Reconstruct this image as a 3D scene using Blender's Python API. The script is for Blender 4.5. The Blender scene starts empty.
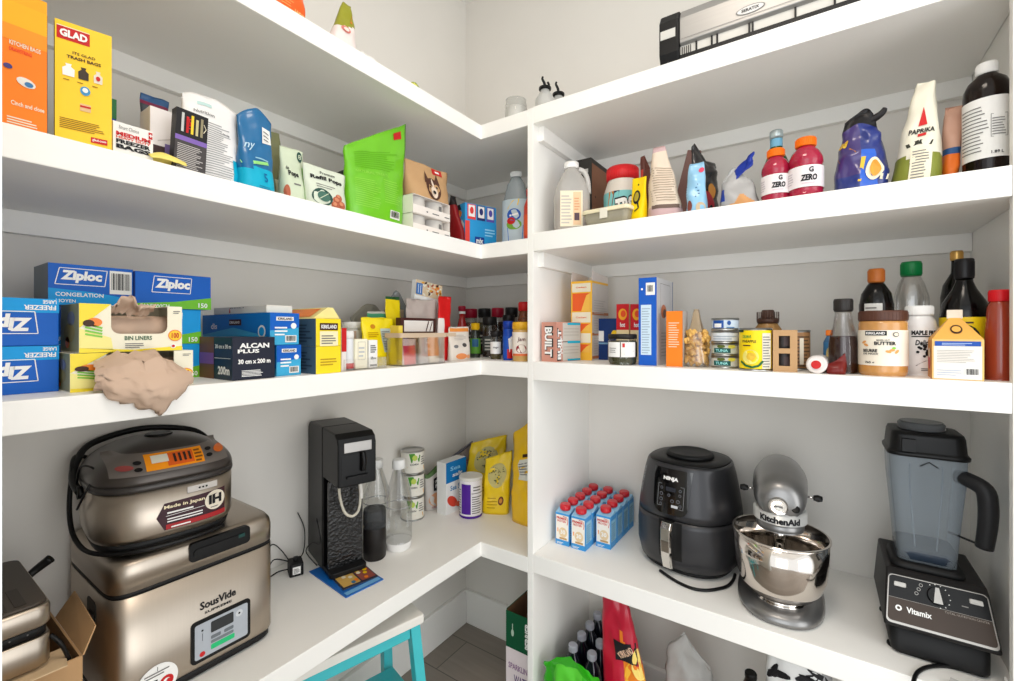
import bpy, math, random
from mathutils import Vector, Matrix, noise
PI = math.pi
SC = bpy.context.scene
COL = SC.collection

# ------------------------------------------------------------------ camera, world, lamps, exposure
cd = bpy.data.cameras.new('camera'); cam = bpy.data.objects.new('camera', cd); COL.objects.link(cam)
FPX, CU, HZ = 452.0, 512.0, 331.0            # focal length in pixels, principal column, horizon row (1024x681 frame)
YAW = math.radians(34.1)
cd.sensor_width = 36.0; cd.lens = FPX / 1024 * 36; cd.shift_y = -(340.5 - HZ) / 1024
cd.clip_start = 0.02
cam.location = (0, 0, 0); cam.rotation_euler = (PI / 2, 0, YAW)
SC.camera = cam
W = bpy.data.worlds.new('world'); SC.world = W; W.use_nodes = True
bg = W.node_tree.nodes['Background']; bg.inputs[0].default_value = (0.93, 0.97, 1.0, 1); bg.inputs[1].default_value = 2.0
def lamp(name, kind, loc, energy, color, size=None, rot=(0, 0, 0), sy=None):
    l = bpy.data.lights.new(name, kind); l.energy = energy; l.color = color
    if kind == 'AREA':
        l.size = size
        if sy: l.shape = 'RECTANGLE'; l.size_y = sy
    else: l.shadow_soft_size = size
    o = bpy.data.objects.new(name, l); o.location = loc; o.rotation_euler = rot; COL.objects.link(o); return o
lamp('ceiling_lamp_light', 'AREA', (-0.15, 0.22, 1.385), 11, (1.0, 0.88, 0.76), 0.42)
lamp('doorway_daylight', 'AREA', (0.25, -1.25, 0.0), 17, (0.95, 0.98, 1.0), 1.1, (PI / 2, 0, math.radians(12)), 2.0)
lamp('side_fill_light', 'AREA', (1.75, 0.1, -0.1), 23, (1.0, 0.99, 0.97), 1.3, (PI / 2, 0, PI / 2), 2.0)  # unseen fill lamp added on the right to brighten the left shelves
SC.view_settings.view_transform = 'Standard'; SC.view_settings.look = 'None'
SC.view_settings.gamma = 1; SC.view_settings.use_curve_mapping = False; SC.view_settings.exposure = -0.46
SC.cycles.max_bounces = 10; SC.cycles.transparent_max_bounces = 24
SC.cycles.use_denoising = True

# ------------------------------------------------------------------ materials
def lin(c):
    c = c / 255.0
    return c / 12.92 if c <= 0.04045 else ((c + 0.055) / 1.055) ** 2.4
_M = {}
def M(r, g, b, rough=0.5, metal=0.0, alpha=1.0, var=0.06, scale=30.0, bump=0.0, coat=0.0, stretch=None):
    """procedural principled material; alpha<1 gives clear film / plastic / glass with a glossy skin"""
    key = (r, g, b, rough, metal, alpha, var, scale, bump, coat, stretch)
    if key in _M: return _M[key]
    m = bpy.data.materials.new('surface_%d_%d_%d' % (r, g, b)); m.use_nodes = True
    nt = m.node_tree; N = nt.nodes; K = nt.links
    p = N['Principled BSDF']
    col = (lin(r), lin(g), lin(b), 1)
    tc = N.new('ShaderNodeTexCoord'); nz = N.new('ShaderNodeTexNoise'); nz.inputs['Scale'].default_value = scale
    nz.inputs['Detail'].default_value = 3
    if stretch:
        mp = N.new('ShaderNodeMapping'); mp.inputs['Scale'].default_value = stretch
        K.new(tc.outputs['Object'], mp.inputs['Vector']); K.new(mp.outputs['Vector'], nz.inputs['Vector'])
    else: K.new(tc.outputs['Object'], nz.inputs['Vector'])
    mx = N.new('ShaderNodeMix'); mx.data_type = 'RGBA'
    mx.inputs[6].default_value = tuple(c * (1 - var) for c in col[:3]) + (1,)
    mx.inputs[7].default_value = tuple(min(1, c * (1 + var)) for c in col[:3]) + (1,)
    K.new(nz.outputs['Fac'], mx.inputs[0]); K.new(mx.outputs[2], p.inputs['Base Color'])
    p.inputs['Roughness'].default_value = rough; p.inputs['Metallic'].default_value = metal
    p.inputs['Coat Weight'].default_value = coat
    if not metal and not coat: p.inputs['Specular IOR Level'].default_value = .3
    if bump:
        bp = N.new('ShaderNodeBump'); bp.inputs['Strength'].default_value = bump; bp.inputs['Distance'].default_value = 0.004
        K.new(nz.outputs['Fac'], bp.inputs['Height']); K.new(bp.outputs['Normal'], p.inputs['Normal'])
    if alpha < 1:
        tr = N.new('ShaderNodeBsdfTransparent'); tr.inputs[0].default_value = tuple((0.80 + 0.2 * c) if alpha < .25 else (0.35 + 0.65 * c) for c in col[:3]) + (1,)
        fr = N.new('ShaderNodeLayerWeight'); fr.inputs['Blend'].default_value = 0.35
        ad = N.new('ShaderNodeMath'); ad.operation = 'MULTIPLY_ADD'; ad.use_clamp = True
        ad.inputs[1].default_value = 0.4; ad.inputs[2].default_value = alpha
        K.new(fr.outputs['Fresnel'], ad.inputs[0])
        ms = N.new('ShaderNodeMixShader'); K.new(ad.outputs[0], ms.inputs[0])
        top = p
        if alpha < .2:
            top = N.new('ShaderNodeBsdfGlossy'); top.inputs['Roughness'].default_value = rough; top.inputs['Color'].default_value = (.9, .9, .9, 1)
        K.new(tr.outputs[0], ms.inputs[1]); K.new(top.outputs[0], ms.inputs[2])
        K.new(ms.outputs[0], N['Material Output'].inputs['Surface'])
    _M[key] = m
    return m
WHITE = M(244, 243, 240, .5); BLACK = M(22, 22, 24, .4); PAPER = M(240, 238, 232, .7)
INK = M(25, 25, 28, .6); RED = M(200, 30, 32, .45); GREYINK = M(120, 118, 116, .7)

# ------------------------------------------------------------------ mesh builder
_T = {}
def glyphs(s, bold=0.0, shear=0.0):
    k = (s, bold, shear)
    if k not in _T:
        c = bpy.data.curves.new('lettering', 'FONT'); c.body = s; c.resolution_u = 2; c.offset = bold; c.shear = shear
        o = bpy.data.objects.new('lettering', c); me = o.to_mesh()
        vs = [(v.co.x, v.co.y) for v in me.vertices]; fs = [tuple(p.vertices) for p in me.polygons]
        o.to_mesh_clear(); bpy.data.objects.remove(o); bpy.data.curves.remove(c)
        xs = [v[0] for v in vs]; ys = [v[1] for v in vs]
        x0, x1, y0, y1 = min(xs), max(xs), min(ys), max(ys)
        _T[k] = ([(x - (x0 + x1) / 2, y - (y0 + y1) / 2) for x, y in vs], fs, x1 - x0, y1 - y0)
    return _T[k]
LAY = 0.0005
class MB:
    def __init__(s): s.v = []; s.f = []; s.m = []; s.s = []; s.mats = []
    def mi(s, m):
        if m not in s.mats: s.mats.append(m)
        return s.mats.index(m)
    def add(s, vs, fs, mat, smooth=False):
        b = len(s.v); s.v += [tuple(v) for v in vs]
        for i, f in enumerate(fs):
            s.f.append(tuple(b + k for k in f)); s.m.append(s.mi(mat[i] if isinstance(mat, list) else mat)); s.s.append(smooth)
        return b
    def xf(s, mat, start=0):
        for i in range(start, len(s.v)): s.v[i] = tuple(mat @ Vector(s.v[i]))
        return s
    def box(s, x0, x1, y0, y1, z0, z1, mat, **k):
        """k may name front/back/left/right/top/bottom materials"""
        vs = [(x0, y0, z0), (x1, y0, z0), (x1, y1, z0), (x0, y1, z0), (x0, y0, z1), (x1, y0, z1), (x1, y1, z1), (x0, y1, z1)]
        fs = [(0, 1, 5, 4), (1, 2, 6, 5), (2, 3, 7, 6), (3, 0, 4, 7), (4, 5, 6, 7), (3, 2, 1, 0)]
        ms = [k.get(n, mat) for n in ('front', 'right', 'back', 'left', 'top', 'bottom')]
        return s.add(vs, fs, ms)
    def loft(s, rings, mat, cap0=True, cap1=True, smooth=True, matfn=None, closed=True):
        n = len(rings[0]); vs = [p for r in rings for p in r]; fs = []; ms = []
        for j in range(len(rings) - 1):
            for i in range(n if closed else n - 1):
                i2 = (i + 1) % n
                fs.append((j * n + i, j * n + i2, (j + 1) * n + i2, (j + 1) * n + i)); ms.append(matfn(i, j) if matfn else mat)
        b = s.add(vs, fs, ms, smooth)
        if cap0: s.f.append(tuple(b + i for i in range(n))[::-1]); s.m.append(s.mi(mat)); s.s.append(False)
        if cap1: s.f.append(tuple(b + (len(rings) - 1) * n + i for i in range(n))); s.m.append(s.mi(matfn(0, len(rings) - 2) if matfn else mat)); s.s.append(False)
        return b
    def lathe(s, prof, mat, c=(0, 0, 0), n=28, cap0=True, cap1=True, matfn=None, smooth=True):
        """prof: (radius, z) list, sharp corners get doubled rings"""
        pr = []
        for i, p in enumerate(prof):
            pr.append(p)
            if 0 < i < len(prof) - 1:
                a = Vector((p[0] - prof[i - 1][0], p[1] - prof[i - 1][1])); d = Vector((prof[i + 1][0] - p[0], prof[i + 1][1] - p[1]))
                if a.length > 1e-6 and d.length > 1e-6 and a.angle(d) > 0.7: pr.append(p)
        rings = [[(c[0] + r * math.sin(2 * PI * i / n), c[1] - r * math.cos(2 * PI * i / n), c[2] + z) for i in range(n)] for r, z in pr]
        return s.loft(rings, mat, cap0, cap1, smooth, matfn)
    def tube(s, pts, r, mat, n=8, smooth_pts=True, taper=None):
        P = [Vector(p) for p in pts]
        if smooth_pts and len(P) > 2: P = spline(P)
        rings = []; up = Vector((0, 0, 1)); pn = None
        for i, p in enumerate(P):
            t = (P[min(i + 1, len(P) - 1)] - P[max(i - 1, 0)]).normalized()
            if pn is None:
                pn = t.cross(up); pn = t.cross(Vector((1, 0, 0))) if pn.length < 0.1 else pn
            pn = (pn - t * pn.dot(t)).normalized(); bn = t.cross(pn)
            rr = r * (taper(i / (len(P) - 1)) if taper else 1)
            rings.append([p + (pn * math.cos(2 * PI * k / n) + bn * math.sin(2 * PI * k / n)) * rr for k in range(n)])
        return s.loft(rings, mat)
    def prism(s, poly, z0, z1, mat, axis='z', smooth=False):
        """extrude a 2-D polygon along z (xy), y (xz) or x (yz)"""
        f3 = {'z': lambda a, b, c: (a, b, c), 'y': lambda a, b, c: (a, c, b), 'x': lambda a, b, c: (c, a, b)}[axis]
        n = len(poly); vs = [f3(a, b, z0) for a, b in poly] + [f3(a, b, z1) for a, b in poly]
        st = s.add(vs, [tuple(range(n))[::-1], tuple(range(n, 2 * n))], mat)
        for i in range(n):
            s.f.append((st + i, st + (i + 1) % n, st + n + (i + 1) % n, st + n + i)); s.m.append(s.mi(mat)); s.s.append(smooth)
        return st
    def surf(s, nu, nv, fn, mat, smooth=True, matfn=None):
        vs = [fn(i / nu, j / nv) for j in range(nv + 1) for i in range(nu + 1)]; fs = []; ms = []
        for j in range(nv):
            for i in range(nu):
                a = j * (nu + 1) + i; fs.append((a, a + 1, a + nu + 2, a + nu + 1))
                ms.append(matfn((i + .5) / nu, (j + .5) / nv) if matfn else mat)
        return s.add(vs, fs, ms, smooth)
    # ---- print on a face F(a, b, off) -> point
    def rect(s, F, a0, a1, b0, b1, mat, lay=1, n=1, nb=1):
        return s.surf(n, nb, lambda u, v: F(a0 + (a1 - a0) * u, b0 + (b1 - b0) * v, lay * LAY), mat, n > 1)
    def poly(s, F, pts, mat, lay=1):
        return s.add([F(a, b, lay * LAY) for a, b in pts], [tuple(range(len(pts)))], mat)
    def oval(s, F, a, b, ra, rb, mat, lay=1, n=20, rot=0.0):
        c, q = math.cos(rot), math.sin(rot)
        P = [(ra * math.cos(2 * PI * k / n), rb * math.sin(2 * PI * k / n)) for k in range(n)]
        return s.poly(F, [(a + x * c - y * q, b + x * q + y * c) for x, y in P], mat, lay)
    def line(s, F, pts, w, mat, lay=1):
        for (a0, b0), (a1, b1) in zip(pts, pts[1:]):
            l = math.hypot(a1 - a0, b1 - b0) or 1; na, nb = -(b1 - b0) / l * w / 2, (a1 - a0) / l * w / 2
            s.poly(F, [(a0 + na, b0 + nb), (a0 - na, b0 - nb), (a1 - na, b1 - nb), (a1 + na, b1 + nb)], mat, lay)
    def text(s, F, t, a, b, h, mat, w=None, bold=0.02, shear=0.0, rot=0.0, lay=2, wmax=None):
        gv, gf, gw, gh = glyphs(t, bold, shear)
        ky = h / gh; kx = (w / gw) if w else ky
        if wmax and kx * gw > wmax: kx = wmax / gw
        c, q = math.cos(rot), math.sin(rot)
        vs = [F(a + x * kx * c - y * ky * q, b + x * kx * q + y * ky * c, lay * LAY) for x, y in gv]
        return s.add(vs, gf, mat)
    def lines(s, F, a0, a1, b0, b1, n, mat, lay=2, fill=.45, seed=1, seg=1):
        """small print: rows of short strokes"""
        R = random.Random(seed); dh = (b1 - b0) / n
        for i in range(n):
            e = a0 + (a1 - a0) * R.uniform(.7, 1.0)
            s.rect(F, a0, e, b0 + dh * i, b0 + dh * (i + fill), mat, lay, seg)
    def barcode(s, F, a0, a1, b0, b1, lay=2, seed=3):
        s.rect(F, a0, a1, b0, b1, PAPER, lay); R = random.Random(seed); x = a0 + (a1 - a0) * .08
        while x < a1 - (a1 - a0) * .1:
            w = (a1 - a0) * R.choice((.02, .03, .05)); s.rect(F, x, x + w, b0 + (b1 - b0) * .18, b1 - (b1 - b0) * .1, INK, lay + 1); x += w + (a1 - a0) * R.choice((.02, .03, .04))
    def build(s, name, parent=None, loc=None, rz=0.0, bevel=0.0, seg=2, solid=0.0, sub=0):
        me = bpy.data.meshes.new(name); me.from_pydata(s.v, [], s.f)
        for m in s.mats: me.materials.append(m)
        me.polygons.foreach_set('material_index', s.m); me.polygons.foreach_set('use_smooth', s.s); me.update()
        o = bpy.data.objects.new(name, me); COL.objects.link(o)
        if parent is not None: o.parent = parent
        if loc is not None: o.location = loc
        if rz: o.rotation_euler = (0, 0, rz)
        if solid: q = o.modifiers.new('solid', 'SOLIDIFY'); q.thickness = solid; q.offset = 0
        if bevel: q = o.modifiers.new('bevel', 'BEVEL'); q.width = bevel; q.segments = seg; q.limit_method = 'ANGLE'; q.angle_limit = math.radians(40); q.harden_normals = False
        if sub: q = o.modifiers.new('sub', 'SUBSURF'); q.levels = sub; q.render_levels = sub
        return o
def spline(P, k=6):
    out = []
    for i in range(len(P) - 1):
        p0, p1, p2, p3 = P[max(i - 1, 0)], P[i], P[i + 1], P[min(i + 2, len(P) - 1)]
        for j in range(k):
            t = j / k
            out.append(0.5 * ((2 * p1) + (p2 - p0) * t + (2 * p0 - 5 * p1 + 4 * p2 - p3) * t * t + (3 * p1 - p0 - 3 * p2 + p3) * t ** 3))
    return out + [P[-1]]
def sring(rx, ry, z, e=4.0, n=48, cx=0.0, cy=0.0):
    """superellipse ring"""
    r = []
    for i in range(n):
        a = 2 * PI * i / n; c, q = math.sin(a), -math.cos(a)
        r.append((cx + rx * math.copysign(abs(c) ** (2 / e), c), cy + ry * math.copysign(abs(q) ** (2 / e), q), z))
    return r
def rrect(w, h, r, n=5, cx=0.0, cy=0.0):
    P = []
    for (x, y, a0) in ((w / 2 - r, h / 2 - r, 0), (-w / 2 + r, h / 2 - r, PI / 2), (-w / 2 + r, -h / 2 + r, PI), (w / 2 - r, -h / 2 + r, 1.5 * PI)):
        for k in range(n + 1): P.append((cx + x + r * math.cos(a0 + k * PI / 2 / n), cy + y + r * math.sin(a0 + k * PI / 2 / n)))
    return P
# ------------------------------------------------------------------ things
def tag(o, label, cat, group=None, kind=None):
    if label: o['label'] = label
    if cat: o['category'] = cat
    if group: o['group'] = group
    if kind: o['kind'] = kind
    return o
def empty(name, loc, rz=0.0):
    o = bpy.data.objects.new(name, None); o.empty_display_size = .05; COL.objects.link(o); o.location = loc; o.rotation_euler = (0, 0, rz); return o
def struct(o): o['kind'] = 'structure'; return o
def copy_tree(o, parent=None):
    c = o.copy(); COL.objects.link(c)
    if parent is not None: c.parent = parent
    for ch in list(o.children): copy_tree(ch, c)
    return c
# ------------------------------------------------------------------ survey: where a sight line meets a shelf's planes
SX, SXW, FY, BY = -0.90, -1.295, 1.15, 1.548       # left shelf front / left wall, right shelf front / back wall
ZT, ZU, ZM, ZL, ZF = 0.668, 0.292, -0.0915, -0.665, -1.283   # straight shelf tops: top, upper, middle, lower; floor
ZTL, ZUL, ZML, ZLL = 0.664, 0.279, -0.0945, -0.680            # corner shelf tops
CY_, SY_ = math.cos(YAW), math.sin(YAW)
def dirn(u):
    t = (u - CU) / FPX; return (-SY_ + CY_ * t, CY_ + SY_ * t)
def PL(u, d):
    a, b = dirn(u); s = (SX - d) / a; return s * b, s
def PR(u, d):
    a, b = dirn(u); s = (FY + d) / b; return s * a, s
def HV(v, s): return (HZ - v) / FPX * s
RL = PI / 2
def left(u0, u1, v, d, z):
    """front face on the left shelves, d metres behind the edge -> (x, y, z), width, height, rotation"""
    ya, sa = PL(u0, d); yb, sb = PL(u1, d); return (SX - d, (ya + yb) / 2, z), yb - ya, HV(v, PL((u0 + u1) / 2, d)[1]) - z, RL
def right(u0, u1, v, d, z):
    xa, sa = PR(u0, d); xb, sb = PR(u1, d); return ((xa + xb) / 2, FY + d, z), xb - xa, HV(v, PR((u0 + u1) / 2, d)[1]) - z, 0.0
def _round(u0, u1, k, c, v, z):
    """axis bearing bisects the two tangents; k 0: plane x = c, 1: plane y = c"""
    a0, a1 = dirn(u0), dirn(u1); p0, p1 = math.atan2(a0[0], a0[1]), math.atan2(a1[0], a1[1]); p = (p0 + p1) / 2
    D = c / (math.sin(p) if k == 0 else math.cos(p)); x, y = D * math.sin(p), D * math.cos(p)
    s = -SY_ * x + CY_ * y
    return (x, y, z), D * math.sin(abs(p1 - p0) / 2), HV(v, s) - z
def leftc(u0, u1, v, d, z):
    """round thing: axis d behind the edge -> (x, y, z), radius, height"""
    return _round(u0, u1, 0, SX - d, v, z)
def rightc(u0, u1, v, d, z): return _round(u0, u1, 1, FY + d, v, z)
def G(u, v, z):
    """point of a level surface"""
    s = z * FPX / (HZ - v); a, b = dirn(u); return Vector((s * a, s * b, z))
# ================================================================== the room
PAINT = M(231, 227, 220, .75, var=.02, scale=6, bump=.02)
SHELF = M(248, 246, 241, .42, var=.015, scale=8)
def slab(name, *a, mat=PAINT): m = MB(); m.box(*a, mat); return struct(m.build(name))
slab('wall_left', SXW - .1, SXW, -1.2, BY + .1, ZF - .05, 1.55)
slab('wall_back', SXW, 1.6, BY, BY + .1, ZF - .05, 1.55)
slab('ceiling', SXW, 1.6, -1.2, BY, 1.45, 1.55, mat=M(240, 238, 234, .8, var=.02))
# grey-brown wood-look floor, planks in the material
fm = M(150, 140, 130, .45, var=.18, scale=5, stretch=(1, 9, 1), bump=.06)
nt = fm.node_tree; br = nt.nodes.new('ShaderNodeTexBrick'); br.inputs['Scale'].default_value = 1.0
br.inputs['Brick Width'].default_value = 1.2; br.inputs['Row Height'].default_value = .18; br.inputs['Mortar Size'].default_value = .002
br.inputs['Mortar'].default_value = (.13, .115, .10, 1)
mix = [n for n in nt.nodes if n.type == 'MIX'][0]
tcn = [n for n in nt.nodes if n.type == 'TEX_COORD'][0]; nt.links.new(tcn.outputs['Object'], br.inputs['Vector'])
nt.links.new(mix.outputs[2], br.inputs['Color1']); br.inputs['Color2'].default_value = (lin(140), lin(131), lin(121), 1)
nt.links.new(br.outputs['Color'], nt.nodes['Principled BSDF'].inputs['Base Color'])
slab('floor', SXW - .05, 1.6, -1.6, BY + .05, ZF - .1, ZF, mat=fm)
for nm, pts in (('baseboard_left', [(SXW, -1.2), (SXW + .016, -1.2), (SXW + .016, BY - .016), (SXW, BY)]),
                ('baseboard_back', [(SXW, BY), (SXW + .016, BY - .016), (.29, BY - .016), (.29, BY)])):
    m = MB(); m.prism(pts, ZF, ZF + .145, SHELF); struct(m.build(nm, bevel=.003))
# ceiling lamp: shallow dome (its light is set at the top of the script)
m = MB(); m.lathe([(.0, 1.40), (.12, 1.402), (.2, 1.415), (.23, 1.435), (.235, 1.45)], M(255, 248, 235, .3), (-.15, .22, 0), 40, True, False)
cl = m.build('ceiling_lamp'); tag(cl, 'round white flush lamp on the pantry ceiling', 'lamp')
# ---- shelving
XP0, XP1 = -.7225, -.7030                                 # divider faces
XS, XE = .2829, .309                                                 # right end panel, inner face at its front edge
YE = .06                                                  # inner face of the door wall
m = MB(); m.prism([(XP0, FY), (XP1, FY), (XP1, BY), (XP0, BY)], ZF, ZT - .002, SHELF)
tag(m.build('divider_panel', bevel=.0012), 'white upright divider panel between the corner shelves and the straight shelves', 'panel')
ep = MB(); ep.box(XE + .0005, XE + .04, FY + .0195, BY, ZF, 1.2, SHELF)
ep = tag(ep.build('end_panel', bevel=.0012), 'white upright end panel beside the blender, right edge of the shelving', 'panel')
m = MB(); m.box(XS + .0005, XE + .05, FY, FY + .019, ZF, 1.2, SHELF); m.build('front_stile', ep, bevel=.0012)
slab('wall_front', SXW, -.57, -.05, YE, ZF, 1.45)
slab('door_frame', -.57, -.459, -.06, YE, ZF, 1.45, mat=M(236, 240, 240, .4, var=.01))
corner_lab = {'T': ('topmost white corner shelf under the bare upper wall, mostly empty', ZTL), 'U': ('white corner shelf holding the green pouch and yellow bag box', ZUL),
              'M': ('white corner shelf holding the blue zip bag boxes and foil wrap box', ZML), 'L': ('white corner shelf holding the rice cooker and soda maker', ZLL)}
straight_lab = {'T': ('topmost white straight shelf carrying the long silver vacuum sealer', ZT), 'U': ('white straight shelf holding the red sports drinks and snack bags', ZU),
                'M': ('white straight shelf holding the peanut butter jar and sauces', ZM), 'L': ('white straight shelf holding the air fryer, stand mixer and blender', ZL)}
CL = .019; CH = .044
for k, (lab, z) in corner_lab.items():
    r = empty('corner_shelf', (0, 0, 0)); tag(r, lab, 'shelf', 'corner shelves')
    th = .0465
    m = MB(); m.prism([(SXW, YE), (SX, YE), (SX, FY), (XP0, FY), (XP0, BY), (SXW, BY)], z - th, z, SHELF); m.build('board', r, bevel=.0016)
    zc = z - th
    for a in ((SXW, SXW + CL, YE, BY, zc - CH, zc), (SXW + CL, XP0, BY - CL, BY, zc - CH, zc)):
        m = MB(); m.box(*a, SHELF); m.build('wall_cleat', r, bevel=.001)
for k, (lab, z) in straight_lab.items():
    r = empty('straight_shelf', (0, 0, 0)); tag(r, lab, 'shelf', 'straight shelves')
    th = .05 if k == 'T' else .0545
    m = MB(); m.prism([(XP1, FY), (XS, FY), (XS, FY + .0195), (XE, FY + .0195), (XE, BY), (XP1, BY)], z - th, z, SHELF); m.build('board', r, bevel=.0016)
    zc = z - th
    m = MB(); m.box(XP1 + CL, XE, BY - CL, BY, zc - CH, zc, SHELF); m.build('wall_cleat', r, bevel=.001)
    if k in 'TU': m = MB(); m.box(XP1, XP1 + CL, FY + .03, BY, zc - CH, zc, SHELF); m.build('side_cleat', r, bevel=.001)
# ================================================================== kinds of packaging
def faces(w, d, h):
    return {'front': lambda a, b, o: (a, -o, b), 'right': lambda a, b, o: (w / 2 + o, d / 2 + a, b),
            'left': lambda a, b, o: (-w / 2 - o, d / 2 - a, b), 'top': lambda a, b, o: (a, d / 2 + b, h + o)}
def carton(name, place, depth, mat, label, cat, prints=None, group=None, turn=0.0, w=None, h=None, tilt=0.0, **k):
    (x, y, z), pw, ph, rz = place; w = w or pw; h = h or ph
    m = MB(); m.box(-w / 2, w / 2, 0, depth, 0, h, mat, **k)
    if prints: prints(m, faces(w, depth, h), w, depth, h)
    if tilt: m.xf(Matrix.Rotation(tilt, 4, 'Y'))
    o = m.build(name, None, (x, y, z), rz + turn, bevel=.0012, seg=2)
    return tag(o, label, cat, group)
class Bag:
    """stand-up bag: gusset at the foot, flat seal at the head"""
    def __init__(s, w, h, d, wt=None, lean=0.0, amp=.004, seed=0, skew=0.0, tt=.002, belly=.25, top=None, power=.8, freq=22):
        s.w, s.h, s.d, s.wt, s.lean, s.amp, s.seed, s.skew, s.tt, s.belly, s.top, s.p, s.fr = w, h, d, wt or w, lean, amp, seed, skew, tt, belly, top, power, freq
    def pt(s, u, v, side, off=0.0):
        W = (s.w + (s.wt - s.w) * v ** 1.3) / 2
        prof = (1 - v) ** s.p * (1 + s.belly * math.sin(PI * min(1, v * 1.6)) * (1 if v < .625 else 0))
        T = max(s.tt / 2, s.d / 2 * prof); e = max(0.0, 1 - abs(u) ** 3.0) ** .5
        z = s.h * v
        if s.top: z *= 1 + v * v * (s.top(u) - 1)
        q = Vector((u * W * s.fr + s.seed * 7.3, v * s.h * s.fr, side * 3.1 + s.seed))
        nz = noise.noise(q) + .5 * noise.noise(q * 2.3)
        env = min(1.0, 4 * v + .1) * s.amp
        x = u * W + s.skew * v + noise.noise(q + Vector((9, 2, 4))) * env * .7
        y = s.d / 2 + s.lean * v + side * T * (.12 + .88 * e) + nz * env + (side * off)
        return (x, y, max(0.0, z + noise.noise(q + Vector((1, 8, 5))) * env * (v if v < .95 else 1)))
    def F(s, a, b, off):
        v = max(0, min(1, b / s.h)); W = (s.w + (s.wt - s.w) * v ** 1.3) / 2
        return s.pt(max(-1, min(1, a / W)), v, -1, off + .0006)
    def B(s, a, b, off):
        v = max(0, min(1, b / s.h)); W = (s.w + (s.wt - s.w) * v ** 1.3) / 2
        return s.pt(max(-1, min(1, -a / W)), v, 1, off + .0006)
    def mesh(s, m, mat, fn=None, nu=22, nv=26):
        """fn(u -1..1, v 0..1, side) -> material"""
        n = 2 * nu; rings = []
        for j in range(nv + 1):
            v = j / nv; rings.append([s.pt(-1 + 2 * i / nu, v, -1) for i in range(nu)] + [s.pt(1 - 2 * i / nu, v, 1) for i in range(nu)])
        def mf(i, j):
            sd = -1 if i < nu else 1; k = i if i < nu else i - nu; u = -1 + 2 * (k + .5) / nu
            return fn(u if sd < 0 else -u, (j + .5) / nv, sd)
        m.loft(rings, mat, True, True, True, mf if fn else None)
def bag(name, place, d, mat, label, cat, fn=None, prints=None, group=None, turn=0.0, w=None, h=None, build=True, **k):
    (x, y, z), pw, ph, rz = place
    if w is None and h is None:      # measured outline lies halfway through the bag
        if rz > 1: q = (abs(x) + d / 2) / abs(x); y *= q
        else: q = (y + d / 2) / y; x *= q
        ph = (z + ph) * q - z; pw *= q
    B = Bag(w or pw, h or ph, d, **k); m = MB(); B.mesh(m, mat, fn)
    if prints: prints(m, B.F, B.w, B.h, B)
    o = m.build(name, None, (x, y, z), rz + turn); return tag(o, label, cat, group)
def cyl(r): return lambda a, b, o: ((r + o) * math.sin(a / r), -(r + o) * math.cos(a / r), b)
def prof(r, h, P): return [(a * r, b * h) for a, b in P]
def band(m, r, z0, z1, mat, r1=None, n=36, a0=-PI, a1=PI):
    r1 = r1 or r
    m.surf(n, 1, lambda u, v: ((r + (r1 - r) * v) * math.sin(a0 + (a1 - a0) * u), -(r + (r1 - r) * v) * math.cos(a0 + (a1 - a0) * u), z0 + (z1 - z0) * v), mat)
def bottle(name, place, P, body, label, cat, cap=None, capmat=None, fill=None, fillmat=None, lab=None, group=None, n=32, turn=0.0, facecam=True, r=None, h=None, sx=1.0):
    """P body profile, cap profile (fractions of r, h); lab = (z0, z1, r factor, material, prints(m, F, r))"""
    (x, y, z), pr, ph = place; r = r or pr; h = h or ph
    rz = math.atan2(y, x) - PI / 2 + turn if facecam else turn     # its front looks at the doorway
    rz = -math.atan2(x, y) + turn if facecam else turn
    m = MB(); m.lathe(prof(r, h, P), body, (0, 0, 0), n)
    o = m.build(name, None, (x, y, z), rz); tag(o, label, cat, group)
    S = Matrix.Diagonal((1, sx, 1, 1))
    if sx != 1: o.scale = (1, sx, 1)
    if cap:
        m = MB(); q = prof(r, h, cap); m.lathe(q, capmat, (0, 0, 0), n)
        rr = max(a for a, b in q); z0 = q[0][1]; z1 = max(b for a, b in q)
        for i in range(n): # knurling ribs
            a = 2 * PI * i / n; m.box(-.0006, .0006, -rr - .0004, -rr + .0006, z0 + (z1 - z0) * .12, z0 + (z1 - z0) * .85, capmat); m.xf(Matrix.Rotation(a, 4, 'Z'), len(m.v) - 8)
        m.build('cap', o)
    if fill:
        m = MB(); q = []
        for a, b in P:
            if b <= fill: q.append((max(0.0, a * .95), max(b, .012)))
            else:
                pa, pb = q[-1]; k = (fill - pb) / max(1e-6, b - pb); q.append((pa + (a * .95 - pa) * k, fill)); break
        q = [(0.0, q[0][1])] + q + [(0.0, fill)]
        m.lathe(prof(r, h, q), fillmat, (0, 0, 0), n, False, False); m.build('contents', o)
    if lab:
        z0, z1, rf, lm, pr_ = lab; m = MB(); R = r * rf + .0006; band(m, R, z0 * h, z1 * h, lm)
        if pr_: pr_(m, cyl(R), R, z0 * h, z1 * h)
        m.build('label', o)
    return o
def can(name, place, mat, label, cat, prints=None, group=None, fn=None, turn=0.0, r=None, h=None, top=None):
    (x, y, z), pr, ph = place; r = r or pr; h = h or ph; STEEL_ = M(190, 190, 188, .28, 1.0)
    m = MB(); e = .0016
    m.lathe([(r - .001, 0), (r, .0015), (r, .004), (r - e, .005), (r - e, h - .005), (r, h - .004), (r, h - .0012), (r - .0015, h), (r - .0035, h - .001), (r - .004, h - .004), (r * .55, h - .0045), (0.0, h - .004)], STEEL_, (0, 0, 0), 36, True, False)
    o = m.build(name, None, (x, y, z), -math.atan2(x, y) + turn); tag(o, label, cat, group)
    q = MB(); R = r - e + .0004; band(q, R, .0055, h - .0055, mat)
    if prints: prints(q, cyl(R), R, h)
    q.build('label', o)
    return o
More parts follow.
